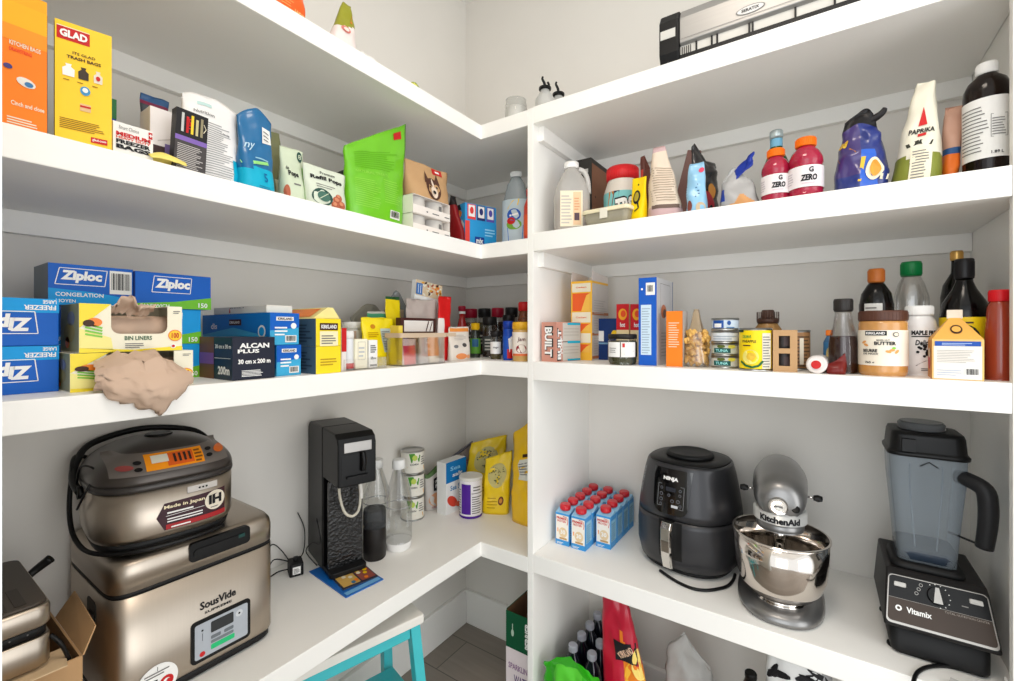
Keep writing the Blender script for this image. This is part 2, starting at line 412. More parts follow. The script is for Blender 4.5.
# shared surfaces
CREAM = M(236, 226, 200, .6); KRAFT = M(188, 150, 108, .8, bump=.05); KRAFTD = M(120, 88, 62, .85)
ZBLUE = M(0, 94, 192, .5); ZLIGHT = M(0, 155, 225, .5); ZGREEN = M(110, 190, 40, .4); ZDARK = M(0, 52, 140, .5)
YEL = M(250, 205, 10, .4, coat=.2); YELK = M(248, 222, 20, .4, coat=.2); ORG = M(245, 130, 20, .45, coat=.2); ORGD = M(225, 90, 20, .5)
LIME = M(118, 196, 30, .38, coat=.3); TEAL = M(0, 104, 160, .5); AQUA = M(10, 175, 208, .5); SAGE = M(205, 216, 190, .5)
STEEL = M(182, 172, 160, .38, 1.0, var=.05, scale=14, stretch=(1, 1, 40)); STEELV = M(182, 171, 158, .36, 1.0, var=.04, scale=12, stretch=(30, 30, 1)); CHROME = M(225, 222, 218, .07, 1.0, var=.01)
GLASS = M(225, 232, 230, .05, 0, .05, var=.01); PET = M(222, 228, 230, .08, 0, .07, var=.02); FILM = M(225, 225, 222, .18, 0, .30, var=.05, bump=.2)
MILKY = M(225, 222, 214, .35, 0, .62, var=.03)
BLK = M(9, 9, 10, .42, var=.1); BLKG = M(4, 4, 5, .3); BLKM = M(18, 18, 19, .55); BROWN = M(70, 42, 28, .5)
KIRK = M(60, 20, 24, .5); NAVY = M(14, 28, 62, .4); GOLD = M(200, 150, 70, .3, .6); PINK = M(196, 140, 124, .5)
# ================================================================== corner shelf, middle: wraps, bags, snacks, spices
def on(z_base, place):
    (x, y, z), w, h, rz = place; return ((x, y, z_base), w, h + (z - z_base), rz)
def zip_print(upside=False, word='FREEZER', word2='LARGE'):
    def p(m, F, w, d, h):
        f = F['front']; R = PI if upside else 0
        def g(a, b, o): return f(-a, h - b, o) if upside else f(a, b, o)
        m.rect(g, -w / 2, w / 2, 0, h * .26, ZLIGHT, 1) if not upside else m.rect(g, -w / 2, w / 2, 0, h * .3, ZLIGHT, 1)
        c = .0 if not upside else .0
        m.line(g, [(-w * .28, h * .42), (w * .30, h * .42), (w * .33, h * .86), (-w * .25, h * .86), (-w * .28, h * .42)], .0012, WHITE, 2)
        m.text(g, 'Ziploc', c + .003, h * .63, h * .32, WHITE, w * .52, .055, .12)
        m.text(g, word, -w * .16, h * .17, h * .1, WHITE, w * .42, .02, 0)
        m.text(g, word2, -w * .2, h * .06, h * .07, WHITE, w * .25, .02)
        l = F['left']; m.rect(l, -d / 2 + .004, d / 2 - .004, .004, h * .28, ZLIGHT); m.text(l, 'Ziploc', 0, h * .6, h * .26, WHITE, d * .6, .03, .1)
        t = F['top']; m.text(t, 'Ziploc', 0, 0, d * .3, WHITE, w * .55, .03, .1)
    return p
# two freezer boxes standing upside down, one on the other, at the door wall
P0 = left(4, 59, 393, .088, ZML); y1 = PL(59, .088)[0]; wz = .150
zl = ((SX - .088, y1 - wz / 2 if y1 - wz / 2 - wz / 2 > YE else YE + .002 + (y1 - YE - .002) / 2, ZML), min(wz, y1 - YE - .002), .07, RL)
hz1 = HV(346, PL(40, .088)[1]) - ZML; hz2 = HV(299, PL(40, .088)[1]) - ZML - hz1
def updown(m, F, w, d, h):
    f = F['front']
    def g(a, b, o): return f(w / 2 - .066 - a, h - b, o)          # printed for a longer box: only its far end shows
    m.rect(f, -w / 2, w / 2, h * .70, h, ZLIGHT, 1)
    V = PL(59, .088)[0] - PL(4, .088)[0]; e = -.066
    m.line(g, [(e + 1.2 * V, h * .28), (e + .46 * V, h * .28), (e + .40 * V, h * .74), (e + 1.2 * V, h * .74)], .0012, WHITE, 2)
    m.text(g, 'Zip', e + .82 * V, h * .51, h * .36, WHITE, .62 * V, .055, .12)
    m.text(g, 'FREEZER', e + .36 * V, h * .19, h * .10, WHITE, .6 * V, .03)
    m.text(g, 'LARGE', e + .18 * V, h * .065, h * .08, WHITE, .26 * V, .03)
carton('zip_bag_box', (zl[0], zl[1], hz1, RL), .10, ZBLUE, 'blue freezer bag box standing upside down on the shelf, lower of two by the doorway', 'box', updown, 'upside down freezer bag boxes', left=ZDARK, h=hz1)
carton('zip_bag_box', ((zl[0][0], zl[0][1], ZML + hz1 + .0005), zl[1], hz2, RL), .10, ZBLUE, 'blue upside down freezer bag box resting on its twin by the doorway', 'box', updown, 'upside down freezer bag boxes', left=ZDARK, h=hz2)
# the stacks further back
def plain_zip(n):
    def p(m, F, w, d, h):
        f = F['front']; m.poly(f, [(-w / 2, 0), (w / 2, 0), (w / 2, h * .36), (0, h * .2), (-w / 2, h * .12)], ZGREEN, 1)
        m.line(f, [(-w * .3, h * .45), (w * .2, h * .45), (w * .22, h * .9), (-w * .27, h * .9), (-w * .3, h * .45)], .0012, WHITE, 2)
        m.text(f, 'Ziploc', -w * .03, h * .67, h * .34, WHITE, w * .46, .055, .12)
        m.text(f, n, -w * .26, h * .07, h * .09, WHITE, w * .36, .02); m.text(f, '150', w * .38, h * .12, h * .14, WHITE, w * .13, .02)
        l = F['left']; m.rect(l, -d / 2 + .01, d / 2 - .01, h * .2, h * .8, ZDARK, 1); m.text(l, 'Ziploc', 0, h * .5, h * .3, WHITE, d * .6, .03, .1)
        m.text(F['top'], 'Ziploc', 0, 0, d * .3, WHITE, w * .5, .03, .1)
    return p
A = left(128, 201, 377, .155, ZML)
hA = (HV(310, PL(195, .155)[1]) - ZML) / 2
for k, lb in ((0, 'blue and green sandwich bag box on the shelf, bottom of the three box stack'), (1, 'blue and green sandwich bag box in the middle of the three box stack')):
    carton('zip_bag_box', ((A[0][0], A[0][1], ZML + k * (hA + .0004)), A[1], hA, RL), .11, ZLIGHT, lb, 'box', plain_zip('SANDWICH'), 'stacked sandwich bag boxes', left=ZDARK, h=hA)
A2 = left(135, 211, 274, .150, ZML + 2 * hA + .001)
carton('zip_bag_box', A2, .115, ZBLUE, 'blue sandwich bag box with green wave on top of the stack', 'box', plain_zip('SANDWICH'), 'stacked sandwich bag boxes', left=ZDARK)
B0 = left(40, 124, 305, .165, ZML); hB = .069
yb = B0[0][1]
for k, lb in ((0, 'blue freezer bag box at the back, bottom of the stack behind the bin liners'), (1, 'blue freezer bag box at the back, second in the stack behind the bin liners')):
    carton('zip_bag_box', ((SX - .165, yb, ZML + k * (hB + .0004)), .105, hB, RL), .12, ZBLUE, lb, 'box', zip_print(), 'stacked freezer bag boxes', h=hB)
def congel(m, F, w, d, h):
    f = F['front']; m.poly(f, [(-w / 2, 0), (w / 2, 0), (w / 2, h * .2), (0, h * .34), (-w / 2, h * .4)], ZLIGHT, 1)
    m.line(f, [(-w * .43, h * .5), (w * .14, h * .5), (w * .17, h * .9), (-w * .38, h * .9), (-w * .43, h * .5)], .0012, WHITE, 2)
    m.text(f, 'Ziploc', -w * .13, h * .7, h * .3, WHITE, w * .48, .055, .12)
    m.text(f, 'CONGELATION', -w * .15, h * .26, h * .1, WHITE, w * .55, .02); m.text(f, 'MOYEN', -w * .31, h * .1, h * .08, WHITE, w * .22, .02)
    m.barcode(f, w * .2, w * .48, h * .32, h * .92)
B2 = left(48, 133, 266, .160, ZML + 2 * hB + .001)
carton('zip_bag_box', B2, .10, ZBLUE, 'blue freezer bag box with white barcode, topmost behind the bin liner boxes', 'box', congel, 'stacked freezer bag boxes', left=M(110, 125, 135, .4))
# bin liner boxes with torn windows and paper-brown bags
LINER = M(206, 178, 156, .75, bump=.15); WBOX = M(238, 236, 228, .6)
WBOX = M(246, 240, 216, .6)
def liner_box(place, lab, low):
    (x, y, z), w, h, rz = place; d = .105; t = .0014
    r = empty('bin_liner_box', (x, y, z), rz); tag(r, lab, 'box', 'bin liner boxes')
    x0, x1, z0, z1 = (-w * .22, w * .34, h * .38, h * .98) if not low else (-w * .24, w * .32, h * .18, h * .97)
    m = MB()
    m.box(-w / 2, w / 2, d - t, d, 0, h, WBOX); m.box(-w / 2, w / 2, t, d - t, 0, t, WBOX)
    m.box(-w / 2, -w / 2 + t, t, d - t, t, h, M(150, 150, 110, .6)); m.box(w / 2 - t, w / 2, t, d - t, t, h, WBOX)
    m.box(-w / 2 + t, w / 2 - t, d * .42, d - t, h - t, h, WBOX)
    m.box(-w / 2 + t, x0, t, d * .42, h - t, h, WBOX); m.box(x1, w / 2 - t, t, d * .42, h - t, h, WBOX)
    # front panel around the window, rounded lower corners
    k = [(x1 - .012 + .012 * math.sin(q * PI / 8), z0 + .012 - .012 * math.cos(q * PI / 8)) for q in range(5)]
    k2 = [(x0 + .012 - .012 * math.sin(q * PI / 8), z0 + .012 - .012 * math.cos(q * PI / 8)) for q in range(4, -1, -1)]
    m.prism([(-w / 2, 0), (w / 2, 0), (w / 2, h), (x1, h)] + k[::-1] + k2[::-1] + [(x0, h), (-w / 2, h)], 0, t, WBOX, 'y')
    f = faces(w, d, h)['front']
    m.poly(f, [(-w / 2, h * .5), (-w * .36, h * .75), (-w * .22, h), (-w / 2, h)], YELK, 1); m.poly(f, [(-w / 2, h * .1), (-w * .2, h * .05), (-w * .22, h * .3), (-w / 2, h * .5)], M(250, 238, 150, .6), 1)
    m.poly(f, [(-w / 2, 0), (w / 2, 0), (w / 2, h * .1), (0, h * .04), (-w / 2, h * .1)], YELK, 1)
    for i in range(4): m.line(f, [(-w * .45, h * (.38 + .07 * i)), (-w * .30, h * (.32 + .06 * i))], h * .035, LIME, 2)
    m.oval(f, -w * .37, h * .62, w * .07, h * .09, ORG, 2); m.oval(f, -w * .42, h * .6, w * .05, h * .07, BROWN, 3)
    if not low: m.text(f, 'BIN LINERS', w * .04, h * .29, h * .09, M(40, 90, 60, .6), w * .27, .02); m.lines(f, -w * .09, w * .1, h * .08, h * .2, 3, GREYINK)
    m.oval(f, w * .42, h * .34, w * .075, h * .13, ORG, 2); m.oval(f, w * .42, h * .34, w * .066, h * .11, YEL, 3); m.text(f, '100', w * .42, h * .34, h * .12, RED, w * .08, .02, lay=5)
    m.oval(f, w * .40, h * .1, w * .03, h * .05, WHITE, 2); m.oval(f, w * .40, h * .1, w * .018, h * .03, RED, 3)
    m.lines(f, w * .40, w * .48, h * .84, h * .92, 2, GREYINK)
    l = faces(w, d, h)['left']; m.oval(l, 0, h * .4, d * .3, h * .2, M(150, 140, 90, .7)); m.oval(l, d * .1, h * .7, d * .2, h * .15, M(120, 130, 150, .7)); m.oval(l, -d * .1, h * .2, d * .12, h * .12, ORG)
    m.build('box_body', r)
    # the liner roll inside
    m = MB(); R = min(d, h) * .36
    def rollr(i, j): q = Vector((i * .4, j * .5, 3 if low else 1)); return R * (1 + .09 * noise.noise(q * 1.7))
    m.loft([[(-w * .44 + w * .88 * j / 24, d * .5 + rollr(i, j) * math.cos(2 * PI * i / 18), t * 1.5 + R * 1.1 + rollr(i, j) * math.sin(2 * PI * i / 18)) for i in range(18)] for j in range(25)], LINER)
    if not low: # crumpled tail over the top edge
        def tf(u, v):
            a = -w * .20 + w * .40 * u; q = Vector((u * 5, v * 4, 2.2)); n_ = noise.noise(q)
            return (a + .008 * n_ + w * .03 * v, d * .30 - .032 * math.sin(PI * v) + .010 * n_, h * .72 + h * (.10 + .36 * math.sin(PI * min(1, v * .9))) * (1 if .12 < u < .5 else .62 + .2 * n_) + .006 * noise.noise(q * 2.1))
        m.surf(20, 12, tf, LINER)
    else: # a bag pulled out, hanging over the front edge
        def tf(u, v):
            q = Vector((u * 4, v * 3.4, 7.7)); n_ = noise.noise(q) + .7 * abs(noise.noise(q * 2.2)) + .5 * noise.noise(q * 4.1)
            wd = w * (.54 + .20 * math.sin(PI * min(1, v * .75)))
            a = -w * .34 + (u - .0) * wd - w * .05 * v * (1 - u) * 1.5 + .006 * n_
            fall = v ** 1.2
            yy = d * .2 - (.012 + .085 * math.sin(PI * min(1, .10 + v * .66))) * (.55 + .45 * math.sin(PI * (.08 + .84 * u))) + .006 * n_
            zz = h * .80 - h * fall * (1.0 + .55 * max(0, math.sin(PI * (u * .95 - .05)))) + .008 * n_ + (.014 if v < .3 else 0) * math.sin(PI * u)
            if yy > -.052: zz = max(zz, .003)
            return (a, yy, zz)
        m.surf(30, 26, tf, LINER)
    m.build('bin_liner', r)
    return r
LB = left(70, 193, 352, .046, ZML)
liner_box(LB, 'yellow and white bin liner box with beige bag spilling over the shelf edge', True)
LU = left(79, 182, 305, .046, ZML + LB[2] + .0008)
liner_box(LU, 'yellow and white bin liner box with small torn opening, stacked on the other', False)
# foil, film and freezer wraps
def alcan(m, F, w, d, h):
    f = F['front']; m.text(f, 'ALCAN', 0, h * .80, h * .12, WHITE, w * .70, .04); m.text(f, 'PLUS', -w * .14, h * .67, h * .09, WHITE, w * .5, .04)
    m.text(f, '30 cm x 200 m', 0, h * .43, h * .11, WHITE, w * .76, .04); m.lines(f, -w * .3, w * .3, h * .08, h * .24, 5, WHITE, seed=4)
    l = F['left']; q = lambda a, b, o: l(a, b, o)
    m.rect(l, -d / 2, -d / 2 + d * .46, 0, h, M(120, 72, 50, .5)); m.rect(l, -d / 2, -d / 2 + d * .46, h * .35, h * .62, M(130, 80, 150, .5), 2)
    m.rect(l, -d / 2 + d * .48, d / 2 - .006, h * .5, h * .51, WHITE, 2)
    m.text(l, '30 cm x 30 m', d * .24, h * .78, h * .1, WHITE, d * .46, .03); m.text(l, '200m', d * .26, h * .22, h * .2, WHITE, d * .34, .04)
carton('foil_wrap_box', left(232.5, 275, 337, .014, ZML), .14, M(26, 30, 48, .4), 'dark navy foil wrap box with white lettering, end toward the shelf edge', 'box', alcan, left=M(20, 40, 66, .4))
def kirk_blue(m, F, w, d, h):
    f = F['front']; m.poly(f, [(-w / 2, h * .45), (w / 2, h * .55), (w / 2, h), (-w / 2, h)], ZBLUE, 1); m.rect(f, -w * .3, w * .3, h * .76, h * .88, WHITE, 2); m.text(f, 'KIRKLAND', 0, h * .82, h * .08, KIRK, w * .5, .03, lay=3)
    m.lines(f, -w * .35, w * .1, h * .3, h * .62, 3, WHITE); m.oval(f, w * .3, h * .6, w * .1, w * .1, WHITE, 2); m.barcode(f, -w * .0, w * .4, h * .08, h * .3)
    l = F['left']; m.poly(l, [(-d / 2, h * .3), (0, h * .55), (d / 2, h * .25), (d / 2, h), (-d / 2, h)], M(0, 118, 200, .5), 1); m.rect(l, -d * .06, d * .12, h * .62, h * .82, KIRK, 2); m.text(l, 'KIRKLAND', d * .03, h * .72, h * .08, WHITE, d * .15, .02, lay=4)
    m.text(l, 'dis', -d * .3, h * .6, h * .2, WHITE, d * .1, .02); m.oval(l, d * .40, h * .42, d * .05, h * .2, WHITE, 2); m.oval(l, d * .40, h * .42, d * .035, h * .14, ZLIGHT, 3); m.lines(l, -d * .05, d * .3, h * .06, h * .14, 1, WHITE)
    m.rect(F['top'], -w * .4, w * .4, -d * .45, d * .45, ZLIGHT)
KB = left(276, 301, 345, .03, ZML); 
ky0 = PL(276.5, .03)[0]; ky1 = PL(301, .03)[0]
kw = ky1 - ky0; kyc = (ky0 + ky1) / 2
carton('food_wrap_box', ((SX - .03, kyc, ZML), kw, KB[2], RL), .31, M(60, 170, 215, .4), 'light blue food wrap box on the shelf, under its twin', 'box', kirk_blue, 'light blue food wrap boxes')
KU = left(270, 299, 313, .03, ZML + KB[2] + .0006)
carton('food_wrap_box', KU, .31, M(60, 170, 215, .4), 'light blue food wrap box stacked on its twin behind the foil box', 'box', kirk_blue, 'light blue food wrap boxes')
# yellow wrap boxes
def kirk_yel(top):
    def p(m, F, w, d, h):
        f = F['front']
        if top:
            m.rect(f, -w * .36, w * .36, h * .58, h * .84, KIRK, 2); m.text(f, 'KIRKLAND', 0, h * .71, h * .14, WHITE, w * .62, .03, lay=3); m.rect(f, -w * .36, w * .36, -.0, h * .54, M(246, 236, 190, .5), 2); m.lines(f, -w * .3, w * .3, h * .08, h * .44, 4, GREYINK, lay=3)
        else: m.lines(f, -w * .34, w * .34, h * .3, h * .6, 3, M(190, 150, 20, .5))
        l = F['left']; m.rect(l, -d / 2, d / 2, 0, h, M(70, 96, 120, .5)); m.lines(l, d * .1, d * .45, h * .15, h * .85, 6, M(40, 56, 76, .5), seed=8); m.rect(l, d * .0, d * .2, h * .3, h * .6, M(150, 170, 180, .5), 2)
    return p
YK = left(316, 341, 319, .006, ZML); hk = YK[2] / 2
carton('wrap_box', ((YK[0][0], YK[0][1], ZML), YK[1], hk, RL), .26, YELK, 'yellow wrap box with grey sides, lower of two beside the blue wraps', 'box', kirk_yel(False), 'yellow wrap boxes', h=hk)
cy = carton('wrap_box', ((YK[0][0], YK[0][1], ZML + hk + .0005), YK[1], hk, RL), .26, YELK, 'yellow wrap box with dark red brand panel and raised white lid flap', 'box', kirk_yel(True), 'yellow wrap boxes', h=hk)
m = MB(); w_ = YK[1]; m.prism([(-w_ / 2, hk), (w_ / 2 + .006, hk + .001), (w_ / 2 - .012, hk + .026), (w_ / 2 - .026, hk + .026)], .012, .25, M(240, 225, 150, .55), 'y'); m.rect(lambda a, b, o: (-w_ / 2 + b * (w_ - .026) / .035, .13 - a, hk + .001 + b * .025 / .035 + o + .0006), -.1, .1, .004, .03, ORG); m.build('lid_flap', cy, bevel=.0008)
# long white box lying behind, and red cap
lw = left(262, 296, 305, .12, ZML)
def longw(m, F, w, d, h): m.text(F['left'], 'ROLL', 0, h * .8, h * .1, INK, d * .3, .02); m.rect(F['top'], -w * .4, w * .4, -d * .4, d * .0, M(225, 222, 214, .6))
zk = ZML + KB[2] + KU[2] + .0012
carton('wrap_box', ((SX - .05, KU[0][1] + .0, zk), KU[1] * .9, HV(303, PL(288, .06)[1]) - zk, RL), .24, M(228, 222, 212, .6), 'thin white wrap box lying on top of the blue wrap box', 'box', longw, h=.016)
m = MB(); m.lathe([(.008, 0), (.0095, .003), (.009, .013), (.006, .016), (0.0, .0165)], RED, (0, 0, 0), 20, True, False)
tag(m.build('bottle_cap', None, (SX - .21, PL(241, .21)[0] if False else KU[0][1] - KU[1] / 2 + .012, zk)), 'small round red cap lying on the blue wrap box', 'cap')
# ---- small boxes, pouches and the snack bin
def lp(u0, u1, v, d, z=None): return left(u0, u1, v, d, ZML if z is None else z)
# things in the low clear tray
TR = lp(344, 387, 361, .018)
m = MB(); (tx, ty, tz), tw, th_, _ = TR; tw *= .98; td = .046
CLR = M(240, 238, 234, .06, 0, .05, var=.01)
for a in ((-tw / 2, tw / 2, 0, td, 0, .002), (-tw / 2, tw / 2, 0, .002, .002, .028), (-tw / 2, tw / 2, td - .002, td, .002, .028), (-tw / 2, -tw / 2 + .002, .002, td - .002, .002, .028), (tw / 2 - .002, tw / 2, .002, td - .002, .002, .028)): m.box(*a, CLR)
tag(m.build('tray', None, (tx, ty, tz), RL), 'low clear plastic tray holding small medicine boxes', 'tray')
zt = ZML + .0022
tn = lp(346.5, 356, 331, .030, zt)
def tubep(m, F, r, z0, z1):
    m.text(F, 'CARE', 0, (z0 + z1) / 2, .010, INK, None, .02, rot=PI / 2); m.rect(F, -r * .8, r * .8, z0 + .002, z0 + .012, M(150, 170, 190, .5), 1, 6)
tr_ = ((SX - .042, tn[0][1], zt), tn[1] / 2 * .95, tn[2])
bottle('spray_tube', tr_, [(0, 0), (.9, 0), (.96, .02), (.96, .1), (.96, .78), (.96, .80)], M(228, 230, 232, .4), 'white spray tube with red foot standing in the clear tray', 'tube',
       [(.99, .80), (.99, .985), (.9, 1), (0, 1)], M(238, 236, 232, .4), lab=(.02, .16, .985, RED, None))
wb = lp(355.5, 367.5, 339, .030, zt)
carton('medicine_box', wb, .030, WBOX, 'white medicine box with faint grey frame, middle of the clear tray', 'box', lambda m, F, w, d, h: (m.line(F['front'], [(-w * .3, h * .3), (w * .3, h * .3), (w * .3, h * .9), (-w * .3, h * .9), (-w * .3, h * .3)], .0006, GREYINK), m.lines(F['front'], -w * .25, w * .25, h * .4, h * .8, 3, M(200, 200, 200, .6))))
bb = lp(369, 377.5, 340, .030, zt)
carton('medicine_box', bb, .030, WHITE, 'narrow white medicine box with black print at the right of the clear tray', 'box', lambda m, F, w, d, h: (m.lines(F['front'], -w * .35, w * .35, h * .55, h * .85, 4, INK), m.text(F['front'], 'ibu', 0, h * .35, h * .1, INK, w * .6, .02), m.rect(F['front'], -w * .4, w * .4, h * .05, h * .12, GREYINK)))
carton('medicine_box', ((SX - .0725, wb[0][1], ZML), wb[1], .06, RL), .010, M(150, 128, 108, .7), 'plain grey-brown card box behind the white medicine box', 'box', h=(HV(331, PL(361, .0725)[1]) - ZML))
rb = lp(341.6, 346.4, 328, .024)
carton('medicine_box', rb, .05, M(238, 230, 226, .6), 'thin red and white medicine box beside the yellow wrap boxes', 'box', lambda m, F, w, d, h: m.rect(F['front'], -w / 2, w / 2, h * .45, h, RED))
# white lidded tub behind tray
tb = leftc(342, 363, 322, .165, ZML)
bottle('plastic_tub', ((tb[0][0], tb[0][1] , ZML), tb[1], tb[2]), [(0, 0), (.9, 0), (.95, .03), (.95, .8), (.93, .84)], M(222, 220, 214, .5), 'white round tub with flat lid behind the clear tray', 'tub', [(1, .84), (1, .98), (.97, 1), (0, 1)], WHITE)
# yellow pouch
YP = M(246, 222, 0, .3, coat=.4)
def ypr(m, F, w, h, B):
    m.rect(F, w * .02, w * .36, h * .28, h * .78, M(200, 214, 205, .5), 1, 4, 6); m.lines(F, w * .04, w * .34, h * .32, h * .74, 12, GREYINK, 3)
    m.oval(F, -w * .2, h * .82, w * .07, h * .05, M(200, 130, 20, .5), 1); m.lines(F, -w * .36, -w * .04, h * .60, h * .72, 3, M(200, 150, 0, .5))
bag('yellow_pouch', lp(363.5, 396, 318, .085), .034, YP, 'bright yellow pouch with grey facts panel between clear tray and snack bin', 'pouch', None, ypr, lean=.012, amp=.004, seed=4)
bag('foil_pouch', lp(354, 386, 303, .235), .05, M(150, 146, 132, .3, coat=.4), 'crumpled olive-grey foil pouch behind the yellow pouch', 'pouch', None, None, lean=.02, amp=.010, seed=9, top=lambda u: .80 + .2 * math.cos(u * 1.6 - .3))
gp = lp(367, 387, 311.5, .135)
bag('flat_pouch', gp, .018, M(196, 190, 176, .4), 'grey pouch with green edge leaning behind the yellow pouch', 'pouch', lambda u, v, s: M(70, 150, 110, .4) if v > .90 and v < .95 else M(190, 188, 178, .4), None, amp=.004, seed=12)
# snack bin: clear with beige rim
BN = lp(401, 446, 333, .012); (bx, by, bz), bw, bh, _ = BN; bd = .062
r = empty('snack_bin', (bx, by, ZML), RL); tag(r, 'clear plastic bin with beige rim, packed with snack packs', 'bin')
m = MB(); t = .002
for a in ((-bw * .47, bw * .47, 0, bd, 0, t), (-bw * .47, bw * .47, 0, t, t, bh * .96), (-bw * .47, bw * .47, bd - t, bd, t, bh * .96), (-bw * .47, -bw * .47 + t, t, bd - t, t, bh * .96), (bw * .47 - t, bw * .47, t, bd - t, t, bh * .96)): m.box(*a, CLR)
m.build('bin_body', r)
m = MB(); R_ = M(206, 182, 156, .5)
rim0 = rrect(bw * 1.0 + .006, bd + .012, .012, 4, 0, bd / 2); rim1 = rrect(bw * .96 - .006, bd - .004, .008, 4, 0, bd / 2)
for zz0, zz1 in ((bh * .86, bh),):
    m.loft([[(a, b, zz0) for a, b in rim0], [(a, b, zz1) for a, b in rim0], [(a, b, zz1) for a, b in rim1], [(a, b, zz0) for a, b in rim1], [(a, b, zz0) for a, b in rim0]], R_, False, False, False)
m.box(bw * .5, bw * .5 + .040, -.004, .012, bh * .88, bh * 1.0, R_)
m.build('rim', r)
zb = ZML + .0025
def inb(name, du, w, h, d0, d, mat, lab, cat='packet', fn=None, pr=None, **k):
    y = by + du * bw; return bag(name, ((SX - d0, y, zb), w, h, RL), d, mat, lab, cat, fn, pr, w=w, h=h, **k)
inb('snack_packet', -.24, bw * .30, bh * .80, .022, .022, M(232, 70, 66, .4), 'red candy packet at the front left inside the snack bin', fn=lambda u, v, s: M(232, 66, 62, .4) if v < .72 and abs(u) < .8 else M(235, 210, 205, .4), amp=.003, seed=21)
inb('snack_packet', .08, bw * .18, bh * .82, .022, .02, M(205, 195, 190, .35), 'pale silver packet between the red and orange ones in the snack bin', amp=.003, seed=22)
inb('snack_packet', .31, bw * .26, bh * .84, .022, .022, M(240, 150, 50, .4), 'orange snack packet at the front right inside the snack bin', fn=lambda u, v, s: M(244, 156, 60, .4) if v > .25 else M(240, 225, 205, .4), amp=.003, seed=23)
carton('snack_box', ((SX - .030, by - .41 * bw, zb), bw * .08, bh * 1.2, RL), .035, M(232, 205, 80, .5), 'narrow pale yellow box at the left end inside the snack bin', 'box', h=bh * 1.2, w=bw * .08)
pk = lambda m, F, w, d, h: (m.rect(F['front'], -w * .42, w * .42, h * .70, h * .94, M(235, 230, 224, .5)), m.line(F['front'], [(w * .20, h * .705), (w * .28, h * .93)], .004, M(70, 30, 26, .5), 3), m.line(F['front'], [(w * .31, h * .705), (w * .39, h * .93)], .003, M(70, 30, 26, .5), 3))
carton('snack_box', lp(401, 435.5, 318, .080), .022, M(70, 34, 30, .45), 'dark brown snack box with white stripe standing behind the bin rim', 'box', pk)
bag('snack_packet', lp(406, 436, 299.5, .106), .02, M(190, 176, 168, .35), 'grey-pink foil snack bag standing behind the dark brown snack box', 'packet', None, None, amp=.006, seed=31)
bag('snack_packet', lp(436.5, 449, 296.5, .085), .02, M(216, 30, 30, .35), 'tall red snack packet standing behind the right end of the snack bin', 'packet', lambda u, v, s: M(235, 228, 222, .4) if v < .66 and u < -.2 else M(216, 32, 32, .35), None, skew=.008, amp=.004, seed=33)
def picp(m, F, w, d, h):
    f = F['front']; b0, b1 = h * .74, h; m.rect(f, -w / 2, w / 2, h * .81, h, M(226, 204, 170, .5)); R = random.Random(5)
    for i in range(40):
        c = R.choice([ORG, RED, CREAM, BROWN, M(230, 170, 60, .5), M(180, 60, 40, .5), M(240, 235, 220, .5), M(240, 235, 220, .5)]); m.oval(f, R.uniform(-w * .28, w * .46), R.uniform(h * .83, h * .985), w * .055, h * .013, c, 2 + i % 4, 9, R.random() * 3)
    m.rect(f, -w * .49, -w * .27, h * .82, h * .96, M(60, 120, 190, .5), 6); m.line(f, [(-w * .42, h * .835), (-w * .42, h * .945)], .002, WHITE, 7); m.line(f, [(-w * .34, h * .835), (-w * .34, h * .945)], .002, WHITE, 7)
carton('snack_box', lp(410, 437, 281.5, .135), .018, WHITE, 'tall white box with food picture tilting above the snack bin', 'box', picp, tilt=.10)
bag('snack_packet', lp(388, 402, 297, .128), .016, M(240, 214, 20, .35), 'yellow packet with dark green top leaning behind the snack bin', 'packet', lambda u, v, s: M(40, 90, 50, .4) if v > .95 else M(240, 212, 20, .35), None, skew=-.010, amp=.004, seed=41)
bag('foil_pouch', lp(390, 409, 292, .20), .025, M(168, 172, 172, .25, .5), 'silver pouch with torn top at the back behind the snack bin', 'pouch', None, None, amp=.007, seed=43, top=lambda u: .85 + .15 * math.cos(2 * u + .6))
bag('paper_pouch', lp(384.5, 404, 310, .155), .02, M(196, 176, 146, .6), 'beige pouch behind the gap between yellow pouch and snack bin', 'pouch', None, None, amp=.006, seed=44)
# pale pack right of the bin
def palep(m, F, w, h, B):
    m.rect(F, -w * .46, w * .46, h * .86, h * .97, M(240, 150, 70, .5), 1, 8, 2); m.oval(F, w * .15, h * .45, w * .1, h * .06, M(80, 76, 74, .5)); m.oval(F, -w * .28, h * .42, w * .1, h * .05, M(120, 120, 120, .5)); m.oval(F, -w * .05, h * .12, w * .26, h * .09, M(240, 150, 90, .5)); m.oval(F, w * .3, h * .10, w * .1, h * .06, M(240, 170, 120, .5)); m.lines(F, -w * .3, w * .3, h * .6, h * .78, 4, M(200, 190, 180, .5), 1, seg=3)
bag('snack_pouch', lp(448.5, 469, 327, .055), .03, M(232, 222, 210, .4), 'pale cream snack pouch with orange top edge right of the snack bin', 'pouch', None, palep, amp=.003, seed=51)
# ---- spice corner
def ld(u0, u1, v, d): return leftc(u0, u1, v, d, ZML)
def rdx(u0, u1, v, d): return rightc(u0, u1, v, d, ZML)
JP = [(0, 0), (.94, 0), (1, .03), (1, .72), (.86, .78), (.86, .80)]; JC = [(.94, .80), (.96, .99), (.92, 1), (0, 1)]
REDK = M(170, 20, 50, .35); BLKC = M(30, 28, 28, .45)
SP = [M(120, 60, 30, .8), M(90, 80, 40, .8), M(60, 40, 26, .8), M(150, 110, 50, .8)]
